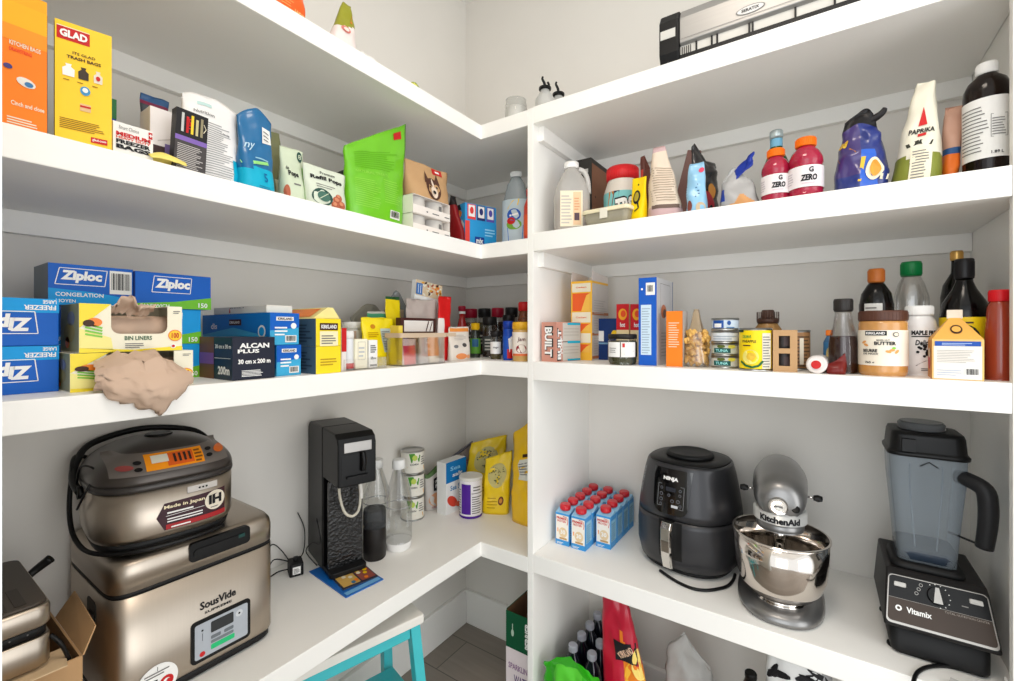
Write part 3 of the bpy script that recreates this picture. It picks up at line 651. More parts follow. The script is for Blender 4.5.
# back row of jars with red and black lids
for i, (u0, u1, v, d, c, nm) in enumerate(((464, 477.5, 309, .30, REDK, 'dark jar with dark red lid, first from the wall in the back spice row'), (478, 491, 308.5, .30, BLKC, 'dark jar with black lid, second in the back spice row'), (491.5, 504, 308, .29, REDK, 'dark jar with crimson lid, third in the back spice row'), (505, 518, 307.5, .28, BLKC, 'dark jar with black lid, last in the back spice row'))):
    pl = rdx(u0, u1, v, d); bottle('spice_jar', pl, JP, GLASS, nm, 'jar', JC, c, .7, SP[i], (.18, .5, 1.0, M(60, 58, 56, .6), lambda m, F, r, z0, z1: m.lines(F, -r * .7, r * .7, z0 + .01, z1 - .006, 3, M(190, 186, 180, .6), seg=3)), 'back row of spice jars', n=24)
# middle row
for i, (u0, u1, v, d, c, nm) in enumerate(((482.5, 497, 317, .17, BLKC, 'black lidded spice jar behind the small labelled jar'), (502.5, 515, 315, .19, BLKC, 'black lidded spice jar behind the blue bottle'))):
    pl = rdx(u0, u1, v, d); bottle('spice_jar', pl, JP, GLASS, nm, 'jar', JC, c, .66, SP[2 - i], (.15, .52, 1.0, M(70, 72, 70, .6), lambda m, F, r, z0, z1: m.lines(F, -r * .7, r * .7, z0 + .004, z1 - .004, 4, M(200, 198, 190, .6), seg=3)), 'middle row of spice jars', n=24)
pl = rdx(490.5, 501, 331, .075); bottle('spice_jar', pl, JP, GLASS, 'small clear jar with handwritten white label at the front of the spice corner', 'jar', JC, BLKC, .6, SP[1], (.2, .62, 1.0, WHITE, lambda m, F, r, z0, z1: (m.text(F, 'sage', 0, (z0 + z1) / 2, .006, INK, r * 1.0, .01))), n=24)
pl = rdx(470, 480.5, 323, .115); bottle('spice_bottle', pl, [(0, 0), (.95, 0), (1, .03), (1, .6), (.55, .78), (.55, .80)], M(36, 44, 34, .15, coat=.4), 'small dark bottle with yellow cap and green label in the spice corner', 'bottle', [(.62, .80), (.8, .82), (.8, .99), (.7, 1), (0, 1)], M(226, 180, 20, .4), lab=(.12, .55, 1.0, M(90, 150, 50, .5), lambda m, F, r, z0, z1: m.rect(F, -r * .6, r * .6, z0 + .024, z1 - .002, M(40, 90, 130, .5), 1, 6)), n=24)
pl = rdx(456.5, 467.5, 306, .20); bottle('sauce_bottle', pl, [(0, 0), (.95, 0), (1, .02), (1, .55), (.5, .76), (.5, .84)], M(190, 24, 24, .25, coat=.4), 'red hot sauce bottle with red cap and white collar in the corner', 'bottle', [(.62, .89), (.66, .99), (.6, 1), (0, 1)], REDK, lab=(.84, .89, .60, WHITE, None), n=24)
pl = rdx(503, 513.5, 321, .060); bottle('salt_bottle', pl, [(0, 0), (.95, 0), (1, .02), (1, .78), (.95, .80)], M(20, 70, 170, .35), 'blue cylindrical seasoning bottle with blue cap next to the gold lidded jar', 'bottle', [(.98, .80), (.98, .985), (.9, 1), (0, 1)], M(16, 60, 160, .35), lab=(.05, .62, 1.0, M(20, 80, 180, .4), lambda m, F, r, z0, z1: (m.rect(F, -r * .2, r * 1.0, z0, z0 + .03, RED, 1, 6), m.poly(F, [(r * .2, z0 + .02), (r * .9, z0 + .03), (r * .7, z1), (0, z1 - .01)], WHITE, 2))), n=24)
pl = rdx(512.5, 530, 322, .042); pl = ((min(pl[0][0], XP0 - pl[1] - .004), pl[0][1], pl[0][2]), pl[1], pl[2])
bottle('jam_jar', pl, [(0, 0), (.92, 0), (1, .04), (1, .76), (.9, .82), (.9, .84)], M(200, 160, 90, .25, coat=.4), 'jar with gold lid and white label beside the divider panel', 'jar', [(.98, .80), (1, .98), (.95, 1), (0, 1)], M(222, 170, 40, .35), lab=(.14, .74, 1.0, M(236, 226, 214, .5), lambda m, F, r, z0, z1: (m.text(F, 'Jam', 0, z0 + (z1 - z0) * .68, (z1 - z0) * .22, M(90, 20, 30, .5), r * .9, .01, .2), m.oval(F, 0, z0 + (z1 - z0) * .3, r * .6, (z1 - z0) * .18, M(140, 30, 40, .5), 1), m.rect(F, -r * 1.2, r * 1.2, z0, z0 + (z1 - z0) * .1, M(220, 110, 60, .5), 1, 8))), n=28)
pl = rdx(517, 531, 302, .15); pl = ((min(pl[0][0], XP0 - pl[1] - .004), pl[0][1], pl[0][2]), pl[1], pl[2])
bottle('sauce_bottle', pl, [(0, 0), (.95, 0), (1, .03), (1, .6), (.7, .80), (.7, .84)], M(150, 90, 60, .2, 0, .5), 'tall brownish bottle with red cap behind the gold lidded jar', 'bottle', [(.8, .84), (.8, .98), (.7, 1), (0, 1)], RED, .55, M(150, 84, 50, .5), n=24)
# ================================================================== corner shelf, upper: bag boxes, pouches, pet food
def lu(u0, u1, v, d): return left(u0, u1, v, d, ZUL)
def orange_box(m, F, w, d, h):
    f = F['front']; m.rect(f, -w / 2, w / 2, h * .82, h, M(250, 178, 20, .45)); m.rect(f, -w / 2, w / 2, h * .70, h * .82, M(248, 150, 30, .45))
    m.text(f, 'KITCHEN BAGS', 0, h * .68, h * .035, CREAM, w * .7, .02); m.text(f, 'DRAWSTRING', -w * .1, h * .63, h * .03, M(230, 60, 30, .5), w * .5, .02)
    m.oval(f, -w * .38, h * .49, w * .10, h * .02, M(70, 60, 120, .5), 2); m.oval(f, w * .02, h * .40, w * .22, h * .035, M(230, 225, 215, .5), 2, rot=-.3); m.oval(f, w * .08, h * .39, w * .1, h * .02, M(60, 120, 170, .5), 3)
    m.text(f, 'Cinch and close', w * .06, h * .22, h * .035, CREAM, w * .75, .02); m.lines(f, -w * .4, w * .3, h * .04, h * .12, 4, CREAM)
    m.rect(F['right'], -d / 2, d / 2, 0, h, M(170, 90, 40, .6)); m.rect(F['top'], -w / 2 + .004, w / 2 - .004, -d / 2 + .004, d / 2 - .004, M(60, 40, 24, .8))
OB = lu(2, 47, 6, .03)
zo = ((OB[0][0], max(OB[0][1], YE + .003 + OB[1] / 2), ZUL), OB[1], OB[2], RL)
ob = carton('trash_bag_box', zo, .10, M(247, 128, 16, .45), 'tall orange trash bag box with open top, at the doorway end of the shelf', 'box', orange_box, turn=-.0)
m = MB(); w_, h_ = OB[1], OB[2]; m.box(-w_ / 2, w_ / 2, .0, .0015, h_, h_ + .018, M(247, 170, 20, .45)); m.box(w_ / 2 - .0015, w_ / 2, .002, .09, h_, h_ + .014, KRAFT); m.build('lid_flap', ob)
def glad(m, F, w, d, h):
    f = F['front']; m.rect(f, -w * .47, w * .10, h * .85, h * .955, RED); m.line(f, [(-w * .47, h * .955), (w * .10, h * .955)], .0012, M(250, 230, 200, .5), 2)
    m.text(f, 'GLAD', -w * .18, h * .902, h * .062, WHITE, w * .48, .05, lay=3)
    m.text(f, 'ITS GLAD', -w * .0, h * .76, h * .022, BROWN, w * .4, .02); m.text(f, 'TRASH BAGS', 0, h * .72, h * .026, BROWN, w * .6, .03)
    for i, c in enumerate((WHITE, M(60, 50, 40, .5), M(230, 220, 200, .5))):
        a = -w * .27 + w * .26 * i; s = w * (.1 - .012 * i); m.poly(f, [(a - s, h * .56), (a + s, h * .56), (a + s * 1.05, h * .62), (a + s * .4, h * .64), (a + s * .55, h * .66), (a - s * .55, h * .66), (a - s * .4, h * .64), (a - s * 1.05, h * .62)], c, 2)
    m.oval(f, w * .25, h * .60, w * .04, h * .02, RED, 3)
    for a0 in (-w * .3, -w * .06, w * .2): m.lines(f, a0 - w * .06, a0 + w * .08, h * .525, h * .54, 1, M(150, 110, 20, .5))
    m.oval(f, w * .02, h * .47, w * .09, h * .038, M(70, 150, 200, .5), 2); m.oval(f, w * .02, h * .475, w * .05, h * .02, WHITE, 3)
    m.rect(f, -w * .07, w * .12, h * .30, h * .36, M(230, 190, 140, .5), 2); m.rect(f, -w * .07, w * .12, h * .33, h * .345, RED, 3)
    m.lines(f, -w * .42, w * .40, h * .13, h * .22, 6, M(150, 110, 20, .5)); m.rect(f, w * .12, w * .42, h * .055, h * .10, RED, 2); m.text(f, 'glad.com', w * .27, h * .077, h * .025, WHITE, w * .25, .02, lay=4)
    l = F['left']; m.rect(l, -d / 2, d / 2, 0, h, M(190, 150, 110, .6)); m.rect(l, d * .36, d / 2, 0, h, YEL, 2)
GB = lu(54, 112, 27, .025)
carton('trash_bag_box', GB, .085, YEL, 'tall yellow trash bag box with red brand patch', 'box', glad, turn=-.22, w=GB[1] * .96)
bb = lu(98, 116.5, 97, .16)
carton('bag_box', bb, .04, M(20, 60, 150, .5), 'blue box mostly hidden behind the yellow trash bag box', 'box', lambda m, F, w, d, h: m.rect(F['front'], -w / 2, w / 2, h * .75, h, M(40, 110, 60, .5)))
def freez(m, F, w, d, h):
    f = F['front']; m.text(f, 'Smart Choice', -w * .12, h * .86, h * .11, GREYINK, w * .5, .0, .2); m.rect(f, w * .38, w * .48, h * .74, h * .94, RED, 2); m.text(f, '+', w * .43, h * .84, h * .1, WHITE, None, .02, lay=4)
    m.text(f, 'MEDIUM', w * .0, h * .66, h * .12, RED, w * .86, .05); m.text(f, 'HEAVY DUTY', w * .0, h * .555, h * .07, M(220, 80, 60, .5), w * .86, .03)
    m.text(f, 'FREEZER', w * .0, h * .44, h * .12, INK, w * .86, .05); m.text(f, 'BAGS', w * .0, h * .29, h * .13, INK, w * .86, .06)
FB = lu(113, 153, 126, .022)
carton('bag_box', FB, .06, PAPER, 'low white freezer bag box with red and black lettering beside the yellow box', 'box', freez)
# zip bag of things, white card, black box
bag('zip_bag', lu(141, 168, 97, .205), .045, M(120, 128, 136, .2, 0, .45), 'grey see-through zip bag with blue zip at the back behind the white card box', 'bag', lambda u, v, s: M(70, 110, 160, .3) if v > .93 else (M(150, 60, 90, .3) if v > .90 else M(120, 128, 136, .2, 0, .45)), None, amp=.009, seed=61)
def wcard(m, F, w, d, h): m.rect(F['front'], -w / 2, w / 2, 0, h * .45, M(70, 50, 50, .5)); m.rect(F['front'], -w * .3, w * .3, h * .04, h * .12, M(150, 60, 60, .5), 2); m.rect(F['front'], w * .1, w * .5, h * .12, h * .5, M(130, 110, 170, .5), 2); m.line(F['front'], [(-w * .2, h * .52), (w * .5, h * .60)], .0012, M(190, 180, 176, .5), 2)
carton('card_box', lu(150, 174, 109, .085), .05, M(238, 232, 230, .5), 'white card box with dark lower label behind the yellow wrapper', 'box', wcard)
def blackb(m, F, w, d, h):
    f = F['front']; m.rect(f, -w / 2, w / 2, h * .50, h * .575, M(130, 100, 180, .5)); m.rect(f, -w / 2, w / 2, .0, h * .50, M(70, 66, 66, .5)); m.lines(f, -w * .42, w * .42, h * .06, h * .46, 14, M(190, 186, 182, .6), 2, seed=9)
    for i, c in enumerate((M(200, 200, 196, .5), RED, YEL, M(200, 190, 140, .5), M(150, 140, 110, .5))): m.rect(f, -w * .34 + w * .15 * i, -w * .26 + w * .15 * i, h * .64, h * (.94 - .04 * (i % 2)), c, 2)
    m.text(f, 'TEA', -w * .12, h * .78, w * .14, RED, h * .2, .03, rot=PI / 2, lay=4)
    m.line(f, [(w * .36, h * .72), (w * .44, h * .79), (w * .36, h * .86)], .001, CREAM, 3)
carton('tea_box', lu(173, 205, 111, .026), .02, M(30, 28, 30, .4), 'black box with purple stripe and grey print, leaning against white pouch', 'box', blackb, tilt=.05)
m = MB() # yellow wrapper, crumpled, at the very edge
def yf(u, v):
    q = Vector((u * 4, v * 3, 1.1)); n_ = noise.noise(q); return (-.026 + .052 * u + .002 * n_, .004 + .03 * v + .003 * n_, .0015 + (.016 + .008 * u) * math.sin(PI * (.1 + .85 * v)) * (.55 + .45 * math.sin(PI * min(1, u + .1))) + .003 * n_ + .0035)
m.surf(16, 10, yf, M(246, 226, 120, .5)); yw = lu(154, 184, 158, .012)
tag(m.build('candy_wrapper', None, (SX - .008, yw[0][1], ZUL), RL, solid=.0012), 'crumpled pale yellow wrapper at the shelf edge under the black box', 'wrapper')
# white supplement pouch, blue pouch
def wpouch(m, F, w, h, B):
    m.lines(F, -w * .36, w * .34, h * .10, h * .74, 24, M(165, 165, 165, .6), 1, .38, 5, 5); m.text(F, 'Nutrition', -w * .14, h * .80, h * .03, M(120, 120, 120, .6), w * .36, .01); m.text(F, '1.36 kg', w * .22, h * .64, h * .03, M(120, 120, 120, .6), w * .16, .01)
    m.rect(F, w * .32, w * .44, h * .04, h * .34, AQUA, 1, 4, 4); m.rect(F, -w * .25, w * .0, h * .87, h * .905, M(190, 220, 216, .5), 1, 6, 1)
bag('protein_pouch', lu(181, 237, 98, .062), .05, M(240, 238, 236, .4), 'big white pouch covered in small grey print, with rounded top', 'pouch', None, wpouch, amp=.005, seed=71, belly=.3, top=lambda u: 1 - .07 * abs(u) ** 2.5, turn=.0)
def bpouch(m, F, w, h, B):
    m.text(F, 'ny', -w * .26, h * .53, h * .10, M(190, 220, 235, .5), w * .28, .01, .2); m.lines(F, -w * .1, w * .40, h * .40, h * .43, 1, M(150, 200, 220, .5), 2, .5, 4, 6)
    m.line(F, [(-w * .46, h * .335), (-w * .1, h * .35), (w * .28, h * .38)], h * .035, M(150, 220, 130, .5), 2)
    m.text(F, '5', w * .16, h * .21, h * .10, TEAL, w * .11, .02); m.lines(F, -w * .05, w * .36, h * .04, h * .12, 4, M(30, 130, 170, .5), 1, .4, 4, 4)
    m.poly(F, [(w * .12, h * .60), (w * .42, h * .64), (w * .36, h * .80), (w * .14, h * .78)], WHITE, 3); m.lines(F, w * .16, w * .36, h * .64, h * .76, 3, GREYINK, 5, .3, 3, 2)
BPL = lu(236.5, 273, 108, .045)
bag('protein_pouch', BPL, .05, TEAL, 'dark blue and turquoise pouch numbered 5, with folded top', 'pouch', lambda u, v, s: AQUA if v < .30 + .03 * u else M(8, 104, 158, .35, coat=.3), bpouch, amp=.006, seed=74, top=lambda u: 1 - .13 * abs(u - .15) ** 1.5, wt=BPL[1] * .98, belly=.1, turn=.05)
bag('food_pouch', lu(258, 280, 131, .12), .04, M(120, 122, 84, .4), 'olive green pouch squeezed between blue pouch and pale egg bite pouch', 'pouch', lambda u, v, s: M(190, 190, 160, .5) if v < .4 and u > .2 else M(118, 120, 84, .4), None, amp=.006, seed=76)
EGG = M(186, 100, 72, .5)
def pops(first):
    def p(m, F, w, h, B):
        G = M(40, 76, 66, .5)
        if first:
            m.text(F, 'de', -w * .30, h * .63, h * .07, INK, w * .12, .02); m.text(F, 'Pops', -w * .08, h * .52, h * .12, INK, w * .44, .04); m.oval(F, w * .30, h * .88, w * .11, h * .09, G, 1); m.text(F, '8', w * .30, h * .88, h * .08, SAGE, None, .01, lay=3)
            m.oval(F, -w * .36, h * .2, w * .1, h * .12, EGG, 1); m.lines(F, -w * .1, w * .3, h * .34, h * .4, 1, GREYINK, 1); m.rect(F, w * .36, w * .44, h * .1, h * .7, LIME, 1, 2, 4)
        else:
            m.text(F, 'Premium', w * .02, h * .86, h * .07, INK, w * .4, .01); m.text(F, 'Refill Pops', w * .0, h * .72, h * .12, INK, w * .82, .04)
            m.oval(F, -w * .20, h * .26, w * .24, h * .20, G, 1); m.oval(F, -w * .18, h * .27, w * .15, h * .12, M(70, 110, 96, .5), 2); m.line(F, [(-w * .3, h * .2), (-w * .06, h * .36)], .0015, SAGE, 4)
            for a, b, r_ in ((w * .16, h * .24, .12), (w * .28, h * .16, .12), (w * .10, h * .12, .11), (w * .22, h * .34, .09)): m.oval(F, a, b, w * r_, h * r_ * .9, EGG, 2); m.oval(F, a - w * .02, b + h * .03, w * r_ * .5, h * r_ * .4, M(214, 140, 104, .5), 4)
            m.lines(F, -w * .3, w * .2, h * .5, h * .62, 2, GREYINK, 2, .3)
    return p
bag('food_pouch', lu(279.5, 302, 149, .05), .05, SAGE, 'narrow pale green egg bite pouch behind the wider one', 'pouch', None, pops(True), amp=.003, seed=81, turn=-.05, group=None)
bag('food_pouch', lu(305, 343, 169, .03), .05, M(216, 224, 206, .5), 'wide pale green egg bite pouch with brown eggs beside the bright green pouch', 'pouch', None, pops(False), amp=.003, seed=83, wt=lu(305, 347, 169, .03)[1] * 1.05)
bag('dark_pouch', lu(333, 351, 166, .15), .03, M(40, 40, 42, .4), 'black crumpled bag top showing behind the egg bite pouch', 'pouch', None, None, amp=.008, seed=85, top=lambda u: .9 + .1 * u)
bag('silver_pouch', lu(342.5, 352, 180, .075), .02, M(176, 174, 170, .3, .4), 'thin silver pouch between the egg bite pouch and the green pouch', 'pouch', None, None, amp=.004, seed=86)
# bright green pouch
LG = M(112, 196, 22, .34, coat=.25); LGD = M(96, 176, 14, .4)
def gp_(m, F, w, h, B):
    m.poly(F, [(w * .28, h * .90), (w * .44, h * .905), (w * .44, h * .965), (w * .28, h * .955)], RED, 3)
    LT = M(150, 216, 80, .45)
    m.lines(F, -w * .40, w * .38, h * .60, h * .82, 9, LGD, 1, .35, 3, 8); m.text(F, 'NATURAL TREATS', -w * .12, h * .55, h * .030, LT, w * .56, .01); m.lines(F, -w * .40, w * .0, h * .16, h * .48, 14, LT, 1, .3, 5, 5); m.lines(F, w * .06, w * .40, h * .26, h * .52, 11, LT, 1, .3, 7, 5)
    m.barcode(lambda a, b, o: F(a, b, o + .0006), w * .16, w * .36, h * .10, h * .19)
GP = lu(347, 409.5, 131, .055)
bag('treat_pouch', GP, .06, LG, 'large bright lime green pouch with red corner tag and barcode', 'pouch', None, gp_, amp=.004, seed=91, w=GP[1] * .90, h=GP[2], wt=GP[1] * 1.02, top=lambda u: 1 + .27 * u, lean=-.012, skew=.004)
# trays of white cups, two high, with dog treats on top
def cup_tray(z, lab):
    p = lu(413, 450, 205, .030); (x, y, _), w, _, _ = p; h = .052; d = .15
    r = empty('cup_tray', (x, y, z), RL); tag(r, lab, 'tray', 'trays of white cups'); m = MB(); C_ = M(240, 232, 224, .6); t = .0012
    m.box(-w / 2, w / 2, 0, d, 0, t, C_); m.box(-w / 2, w / 2, 0, t, t, h * .44, C_); m.box(-w / 2, w / 2, d - t, d, t, h * .44, C_); m.box(-w / 2, -w / 2 + t, t, d - t, t, h, C_); m.box(w / 2 - t, w / 2, t, d - t, t, h, C_)
    m.box(-w / 2, w / 2, t, d - t, h - t, h, C_); f = faces(w, d, h)['front']; m.rect(f, w * .0, w * .18, h * .16, h * .22, GREYINK); m.rect(f, w * .34, w * .48, h * .16, h * .22, GREYINK); m.oval(f, -w * .14, h * .2, w * .02, h * .05, GREYINK); m.build('tray_body', r)
    for i in range(2):
        for j in range(2):
            q = MB(); rr = min(w, d) / 4.25; cx = (-.25 + .5 * i) * w; cyy = d * (.27 + .46 * j); q.lathe([(rr * .8, 0), (rr * .97, .005), (rr * .97, h * .86), (rr, h * .88), (rr, h * .94), (rr * .9, h * .95), (0, h * .95)], M(226, 222, 216, .4), (cx, cyy, t), 24)
            if i: q.rect(lambda a, b, o: (cx + a, cyy - math.sqrt(max(0, rr * rr - a * a)) - o, b), -.006, .006, h * .45, h * .75, GREYINK, 2, 3)
            q.build('cup', r)
    return h
hc = cup_tray(ZUL, 'white card tray of white cups on the shelf, lower of two beside the green pouch')
cup_tray(ZUL + hc + .0006, 'white card tray of white cups stacked on its twin, under the dog treat bag')
zd = ZUL + 2 * hc + .0014
TAN = M(196, 156, 112, .55)
def dogp(m, F, w, h, B):
    DK = M(84, 52, 40, .6); a, b = w * .02, h * .36
    m.rect(F, w * .10, w * .34, h * .80, h * .98, RED, 1, 3); m.rect(F, w * .17, w * .27, h * .86, h * .92, WHITE, 2)
    m.oval(F, a, b, w * .17, h * .30, DK, 2); m.poly(F, [(a - w * .18, b + h * .12), (a - w * .06, b + h * .22), (a - w * .13, b + h * .46)], DK, 2); m.poly(F, [(a + w * .18, b + h * .12), (a + w * .06, b + h * .22), (a + w * .15, b + h * .44)], DK, 2)
    m.oval(F, a, b - h * .1, w * .07, h * .16, M(230, 210, 190, .6), 4); m.oval(F, a, b - h * .1, w * .03, h * .05, INK, 6); m.oval(F, a, b + h * .14, w * .02, h * .14, M(230, 210, 190, .6), 5)
    m.oval(F, a - w * .07, b + h * .04, w * .02, h * .03, INK, 5); m.oval(F, a + w * .07, b + h * .04, w * .02, h * .03, INK, 5)
dg = lu(414, 452, 166, .050)
bag('treat_bag', ((dg[0][0], dg[0][1], zd), dg[1], HV(166, PL(432, .045)[1]) - zd, RL), .07, TAN, 'tan dog treat bag with dog face lying on the white cup trays', 'bag', None, dogp, h=HV(164, PL(432, .06)[1]) - zd, amp=.004, seed=95, wt=dg[1] * 1.05, turn=-.10)
bag('snack_bag', lu(450.5, 456, 196, .06), .09, M(120, 16, 20, .4), 'narrow dark red bag squeezed between cup trays and the blue cracker box', 'bag', lambda u, v, s: M(30, 24, 24, .5) if v > .8 else M(130, 16, 20, .4), None, amp=.004, seed=96)
# blue cracker box with torn corner
def crack(m, F, w, d, h):
    f = F['front']; m.rect(f, -w / 2, w / 2, h * .0, h * .62, M(40, 150, 210, .5)); m.rect(f, -w / 2, -w * .36, 0, h * .6, M(220, 70, 60, .5), 2); 
    for i, c in enumerate((M(220, 60, 60, .5), M(40, 50, 110, .5), M(90, 80, 170, .5))):
        a = -w * .30 + i * w * .30; m.rect(f, a - w * .13, a + w * .13, h * .64, h * .98, c, 2); m.rect(f, a - w * .1, a + w * .1, h * .70, h * .96, M(236, 232, 230, .5), 3); m.oval(f, a, h * .84, w * .06, h * .08, c, 4)
    m.rect(f, -w * .2, w * .1, h * .08, h * .26, M(20, 60, 140, .5), 2); m.text(f, 'mix', -w * .05, h * .17, h * .12, WHITE, w * .22, .03, lay=4); m.lines(f, w * .12, w * .46, h * .3, h * .5, 3, M(150, 210, 240, .5), 2)
    l = F['left']; m.rect(l, -d / 2, d / 2, 0, h, M(50, 160, 220, .5)); m.rect(l, -d * .4, d * .4, h * .04, h * .2, M(150, 120, 200, .5), 2); m.poly(l, [(-d * .45, h * .5), (-d * .3, h * .62), (-d * .15, h * .52), (0, h * .64), (d * .15, h * .52), (d * .3, h * .64), (d * .45, h * .52), (d * .45, h * .44), (-d * .45, h * .42)], WHITE, 2); m.oval(l, 0, h * .78, d * .3, h * .1, ORG, 2); m.rect(l, d * .2, d * .4, h * .1, h * .4, WHITE, 3)
CB = lu(467, 494, 205, .045)
cb = carton('cracker_box', ((CB[0][0], CB[0][1], ZUL), CB[1], CB[2], RL), .10, M(50, 150, 210, .5), 'sky blue snack box with torn dark opening and picture strip', 'box', crack, turn=-.35, w=CB[1] * .84, h=CB[2])
m = MB(); m.poly(lambda a, b, o: (-CB[1] * .42 - o, .05 - a, b), [(-.04, CB[2] * .88), (.03, CB[2] * .86), (.02, CB[2] * .99), (-.03, CB[2] * .995)], M(30, 24, 24, .8), 6); m.build('torn_opening', cb)
# spray bottle and red bottle beside the divider
pl = rightc(502, 530, 172, .13, ZUL); r_ = pl[1]
def cleanp(m, F, r, z0, z1):
    H = z1 - z0; m.poly(F, [(-r * .4, z0), (r * .6, z0), (r * .7, z0 + H * .4), (-r * .5, z0 + H * .35)], M(30, 110, 200, .5), 2); m.oval(F, 0, z0 + H * .42, r * .55, H * .12, M(120, 170, 60, .5), 3); m.oval(F, -r * .2, z0 + H * .5, r * .3, H * .08, RED, 4); m.oval(F, 0, z0 + H * .64, r * .5, H * .14, M(40, 90, 180, .5), 3); m.line(F, [(-r * .3, z0 + H * .62), (r * .3, z0 + H * .66)], .006, WHITE, 5)
    m.poly(F, [(-r * .5, z0 + H * .78), (r * .3, z0 + H * .86), (r * .4, z1), (-r * .1, z1 - H * .04)], YEL, 3)
bottle('cleaner_bottle', pl, [(0, 0), (.9, 0), (.98, .03), (1, .35), (.92, .62), (.62, .84), (.36, .92), (.36, .93)], M(205, 214, 218, .2, 0, .35), 'translucent cleaner bottle with bright blue and yellow label beside the divider panel', 'bottle', [(.42, .93), (.42, .99), (.36, 1), (0, 1)], M(225, 228, 228, .4), lab=(.06, .62, 1.0, M(190, 205, 212, .4), cleanp), sx=.62, n=32, turn=-.25)
pl = rightc(519.5, 533, 190, .055, ZUL); pl = ((XP0 - pl[1] - .002, pl[0][1], ZUL), pl[1], pl[2])
bottle('sauce_bottle', pl, [(0, 0), (.95, 0), (1, .02), (1, .66), (.5, .84), (.5, .86)], M(206, 60, 40, .3, coat=.3), 'red sauce bottle half hidden by the divider panel on the upper corner shelf', 'bottle', [(.6, .86), (.6, .99), (.5, 1), (0, 1)], M(200, 60, 50, .4), lab=(.1, .5, 1.0, M(226, 90, 50, .4), None))
bag('blue_bag', lu(492, 512, 196, .24), .06, M(110, 150, 176, .4), 'smooth blue-grey bag in the corner behind the cleaner bottle', 'bag', None, None, amp=.006, seed=99, top=lambda u: .8 + .2 * u)
# ================================================================== straight shelf, upper
def ru(u0, u1, v, d): return right(u0, u1, v, d, ZU)
def ruc(u0, u1, v, d): return rightc(u0, u1, v, d, ZU)
# milk jug of brown liquid
pl = ruc(554, 589, 163, .085); pl = ((max(pl[0][0], XP1 + pl[1] + .004), pl[0][1], ZU), pl[1], pl[2])
jug = empty('jug', pl[0], -math.atan2(pl[0][0], pl[0][1]) + .1); tag(jug, 'translucent gallon jug with white cap and cream label beside the divider panel', 'jug')
r_, h_ = pl[1], pl[2]; m = MB()
def sq(k, z, e): return sring(r_ * k, r_ * k, h_ * z, e, 40)
m.loft([sq(.9, 0, 4), sq(.98, .02, 4), sq(1, .1, 4), sq(1, .52, 4), sq(.92, .62, 3.4), sq(.66, .78, 2.6), sq(.36, .90, 2), sq(.34, .93, 2)], M(228, 225, 220, .3, 0, .45), True, True)
m.build('jug_body', jug)
m = MB(); m.loft([sq(.86, .015, 4), sq(.95, .1, 4), sq(.95, .44, 4)], M(206, 168, 140, .4), True, True); m.build('contents', jug)
m = MB(); m.lathe([(r_ * .40, h_ * .91), (r_ * .42, h_ * .925), (r_ * .42, h_ * .99), (r_ * .38, h_), (0, h_)], WHITE, (0, 0, 0), 28); m.build('cap', jug)
m = MB(); m.tube([(r_ * .40, -r_ * .1, h_ * .90), (r_ * .72, -r_ * .1, h_ * .86), (r_ * .92, -r_ * .1, h_ * .74), (r_ * .98, -r_ * .1, h_ * .56)], r_ * .14, M(228, 225, 220, .3, 0, .7), 10); m.build('handle', jug)
m = MB(); fr = lambda a, b, o: (a, -r_ * 1.002 - o, b); m.rect(fr, -r_ * .72, r_ * .52, h_ * .06, h_ * .54, CREAM, 1); m.rect(fr, r_ * .0, r_ * .44, h_ * .08, h_ * .52, M(236, 200, 160, .5), 2); m.lines(fr, -r_ * .66, -r_ * .06, h_ * .1, h_ * .5, 9, M(200, 190, 180, .6), 2); m.rect(fr, r_ * .06, r_ * .34, h_ * .14, h_ * .24, M(90, 70, 80, .5), 3); m.lines(fr, r_ * .06, r_ * .36, h_ * .28, h_ * .46, 5, M(220, 160, 120, .6), 3); m.build('label', jug)
# black box with brown side
def darkb(m, F, w, d, h):
    f = F['front']; m.lines(f, w * .05, w * .42, h * .62, h * .92, 3, M(200, 196, 190, .6), 2, .5); R_ = F['right']; m.rect(R_, -d * .46, d * .46, h * .05, h * .94, M(150, 104, 78, .6)); m.lines(R_, -d * .3, d * .3, h * .3, h * .5, 1, M(110, 74, 56, .6), 2, .12); m.oval(R_, -d * .3, h * .55, .004, .004, BROWN, 3)
carton('coffee_box', ru(566, 591, 160, .20), .16, M(52, 50, 46, .5), 'black box with brown wood-look side standing behind the jug', 'box', darkb)
# wide tub with red lid
pl = ruc(604, 641.5, 169, .175)
def tubp(m, F, r, z0, z1):
    H = z1 - z0; m.rect(F, -r * 1.5, r * 1.5, z0, z0 + H * .55, M(240, 236, 226, .5), 1, 14); m.rect(F, -r * 1.5, r * 1.5, z0 + H * .55, z1, M(130, 200, 200, .5), 1, 14)
    m.poly(F, [(-r * .95, z0 + H * .2), (-r * .7, z0 + H * .2), (-r * .45, z1), (-r * .75, z1)], M(190, 120, 50, .5), 2); m.poly(F, [(-r * .7, z0 + H * .2), (-r * .45, z0 + H * .2), (-r * .15, z1), (-r * .45, z1)], M(40, 54, 80, .5), 2)
    m.text(F, 'TRS', r * .12, z0 + H * .52, H * .62, INK, r * 1.0, .10, .25, .15, 4); m.text(F, 'TRS', r * .12, z0 + H * .52, H * .52, WHITE, r * .9, .05, .25, .15, 6)
bottle('snack_tub', pl, [(0, 0), (.9, 0), (1, .04), (1, .62), (.80, .80), (.80, .82)], M(222, 212, 200, .35), 'wide tub with red screw lid and teal label behind the clear food box', 'tub', [(.84, .80), (.86, .98), (.8, 1), (0, 1)], M(216, 40, 44, .4), lab=(.10, .60, 1.0, M(240, 236, 226, .5), tubp), n=40)
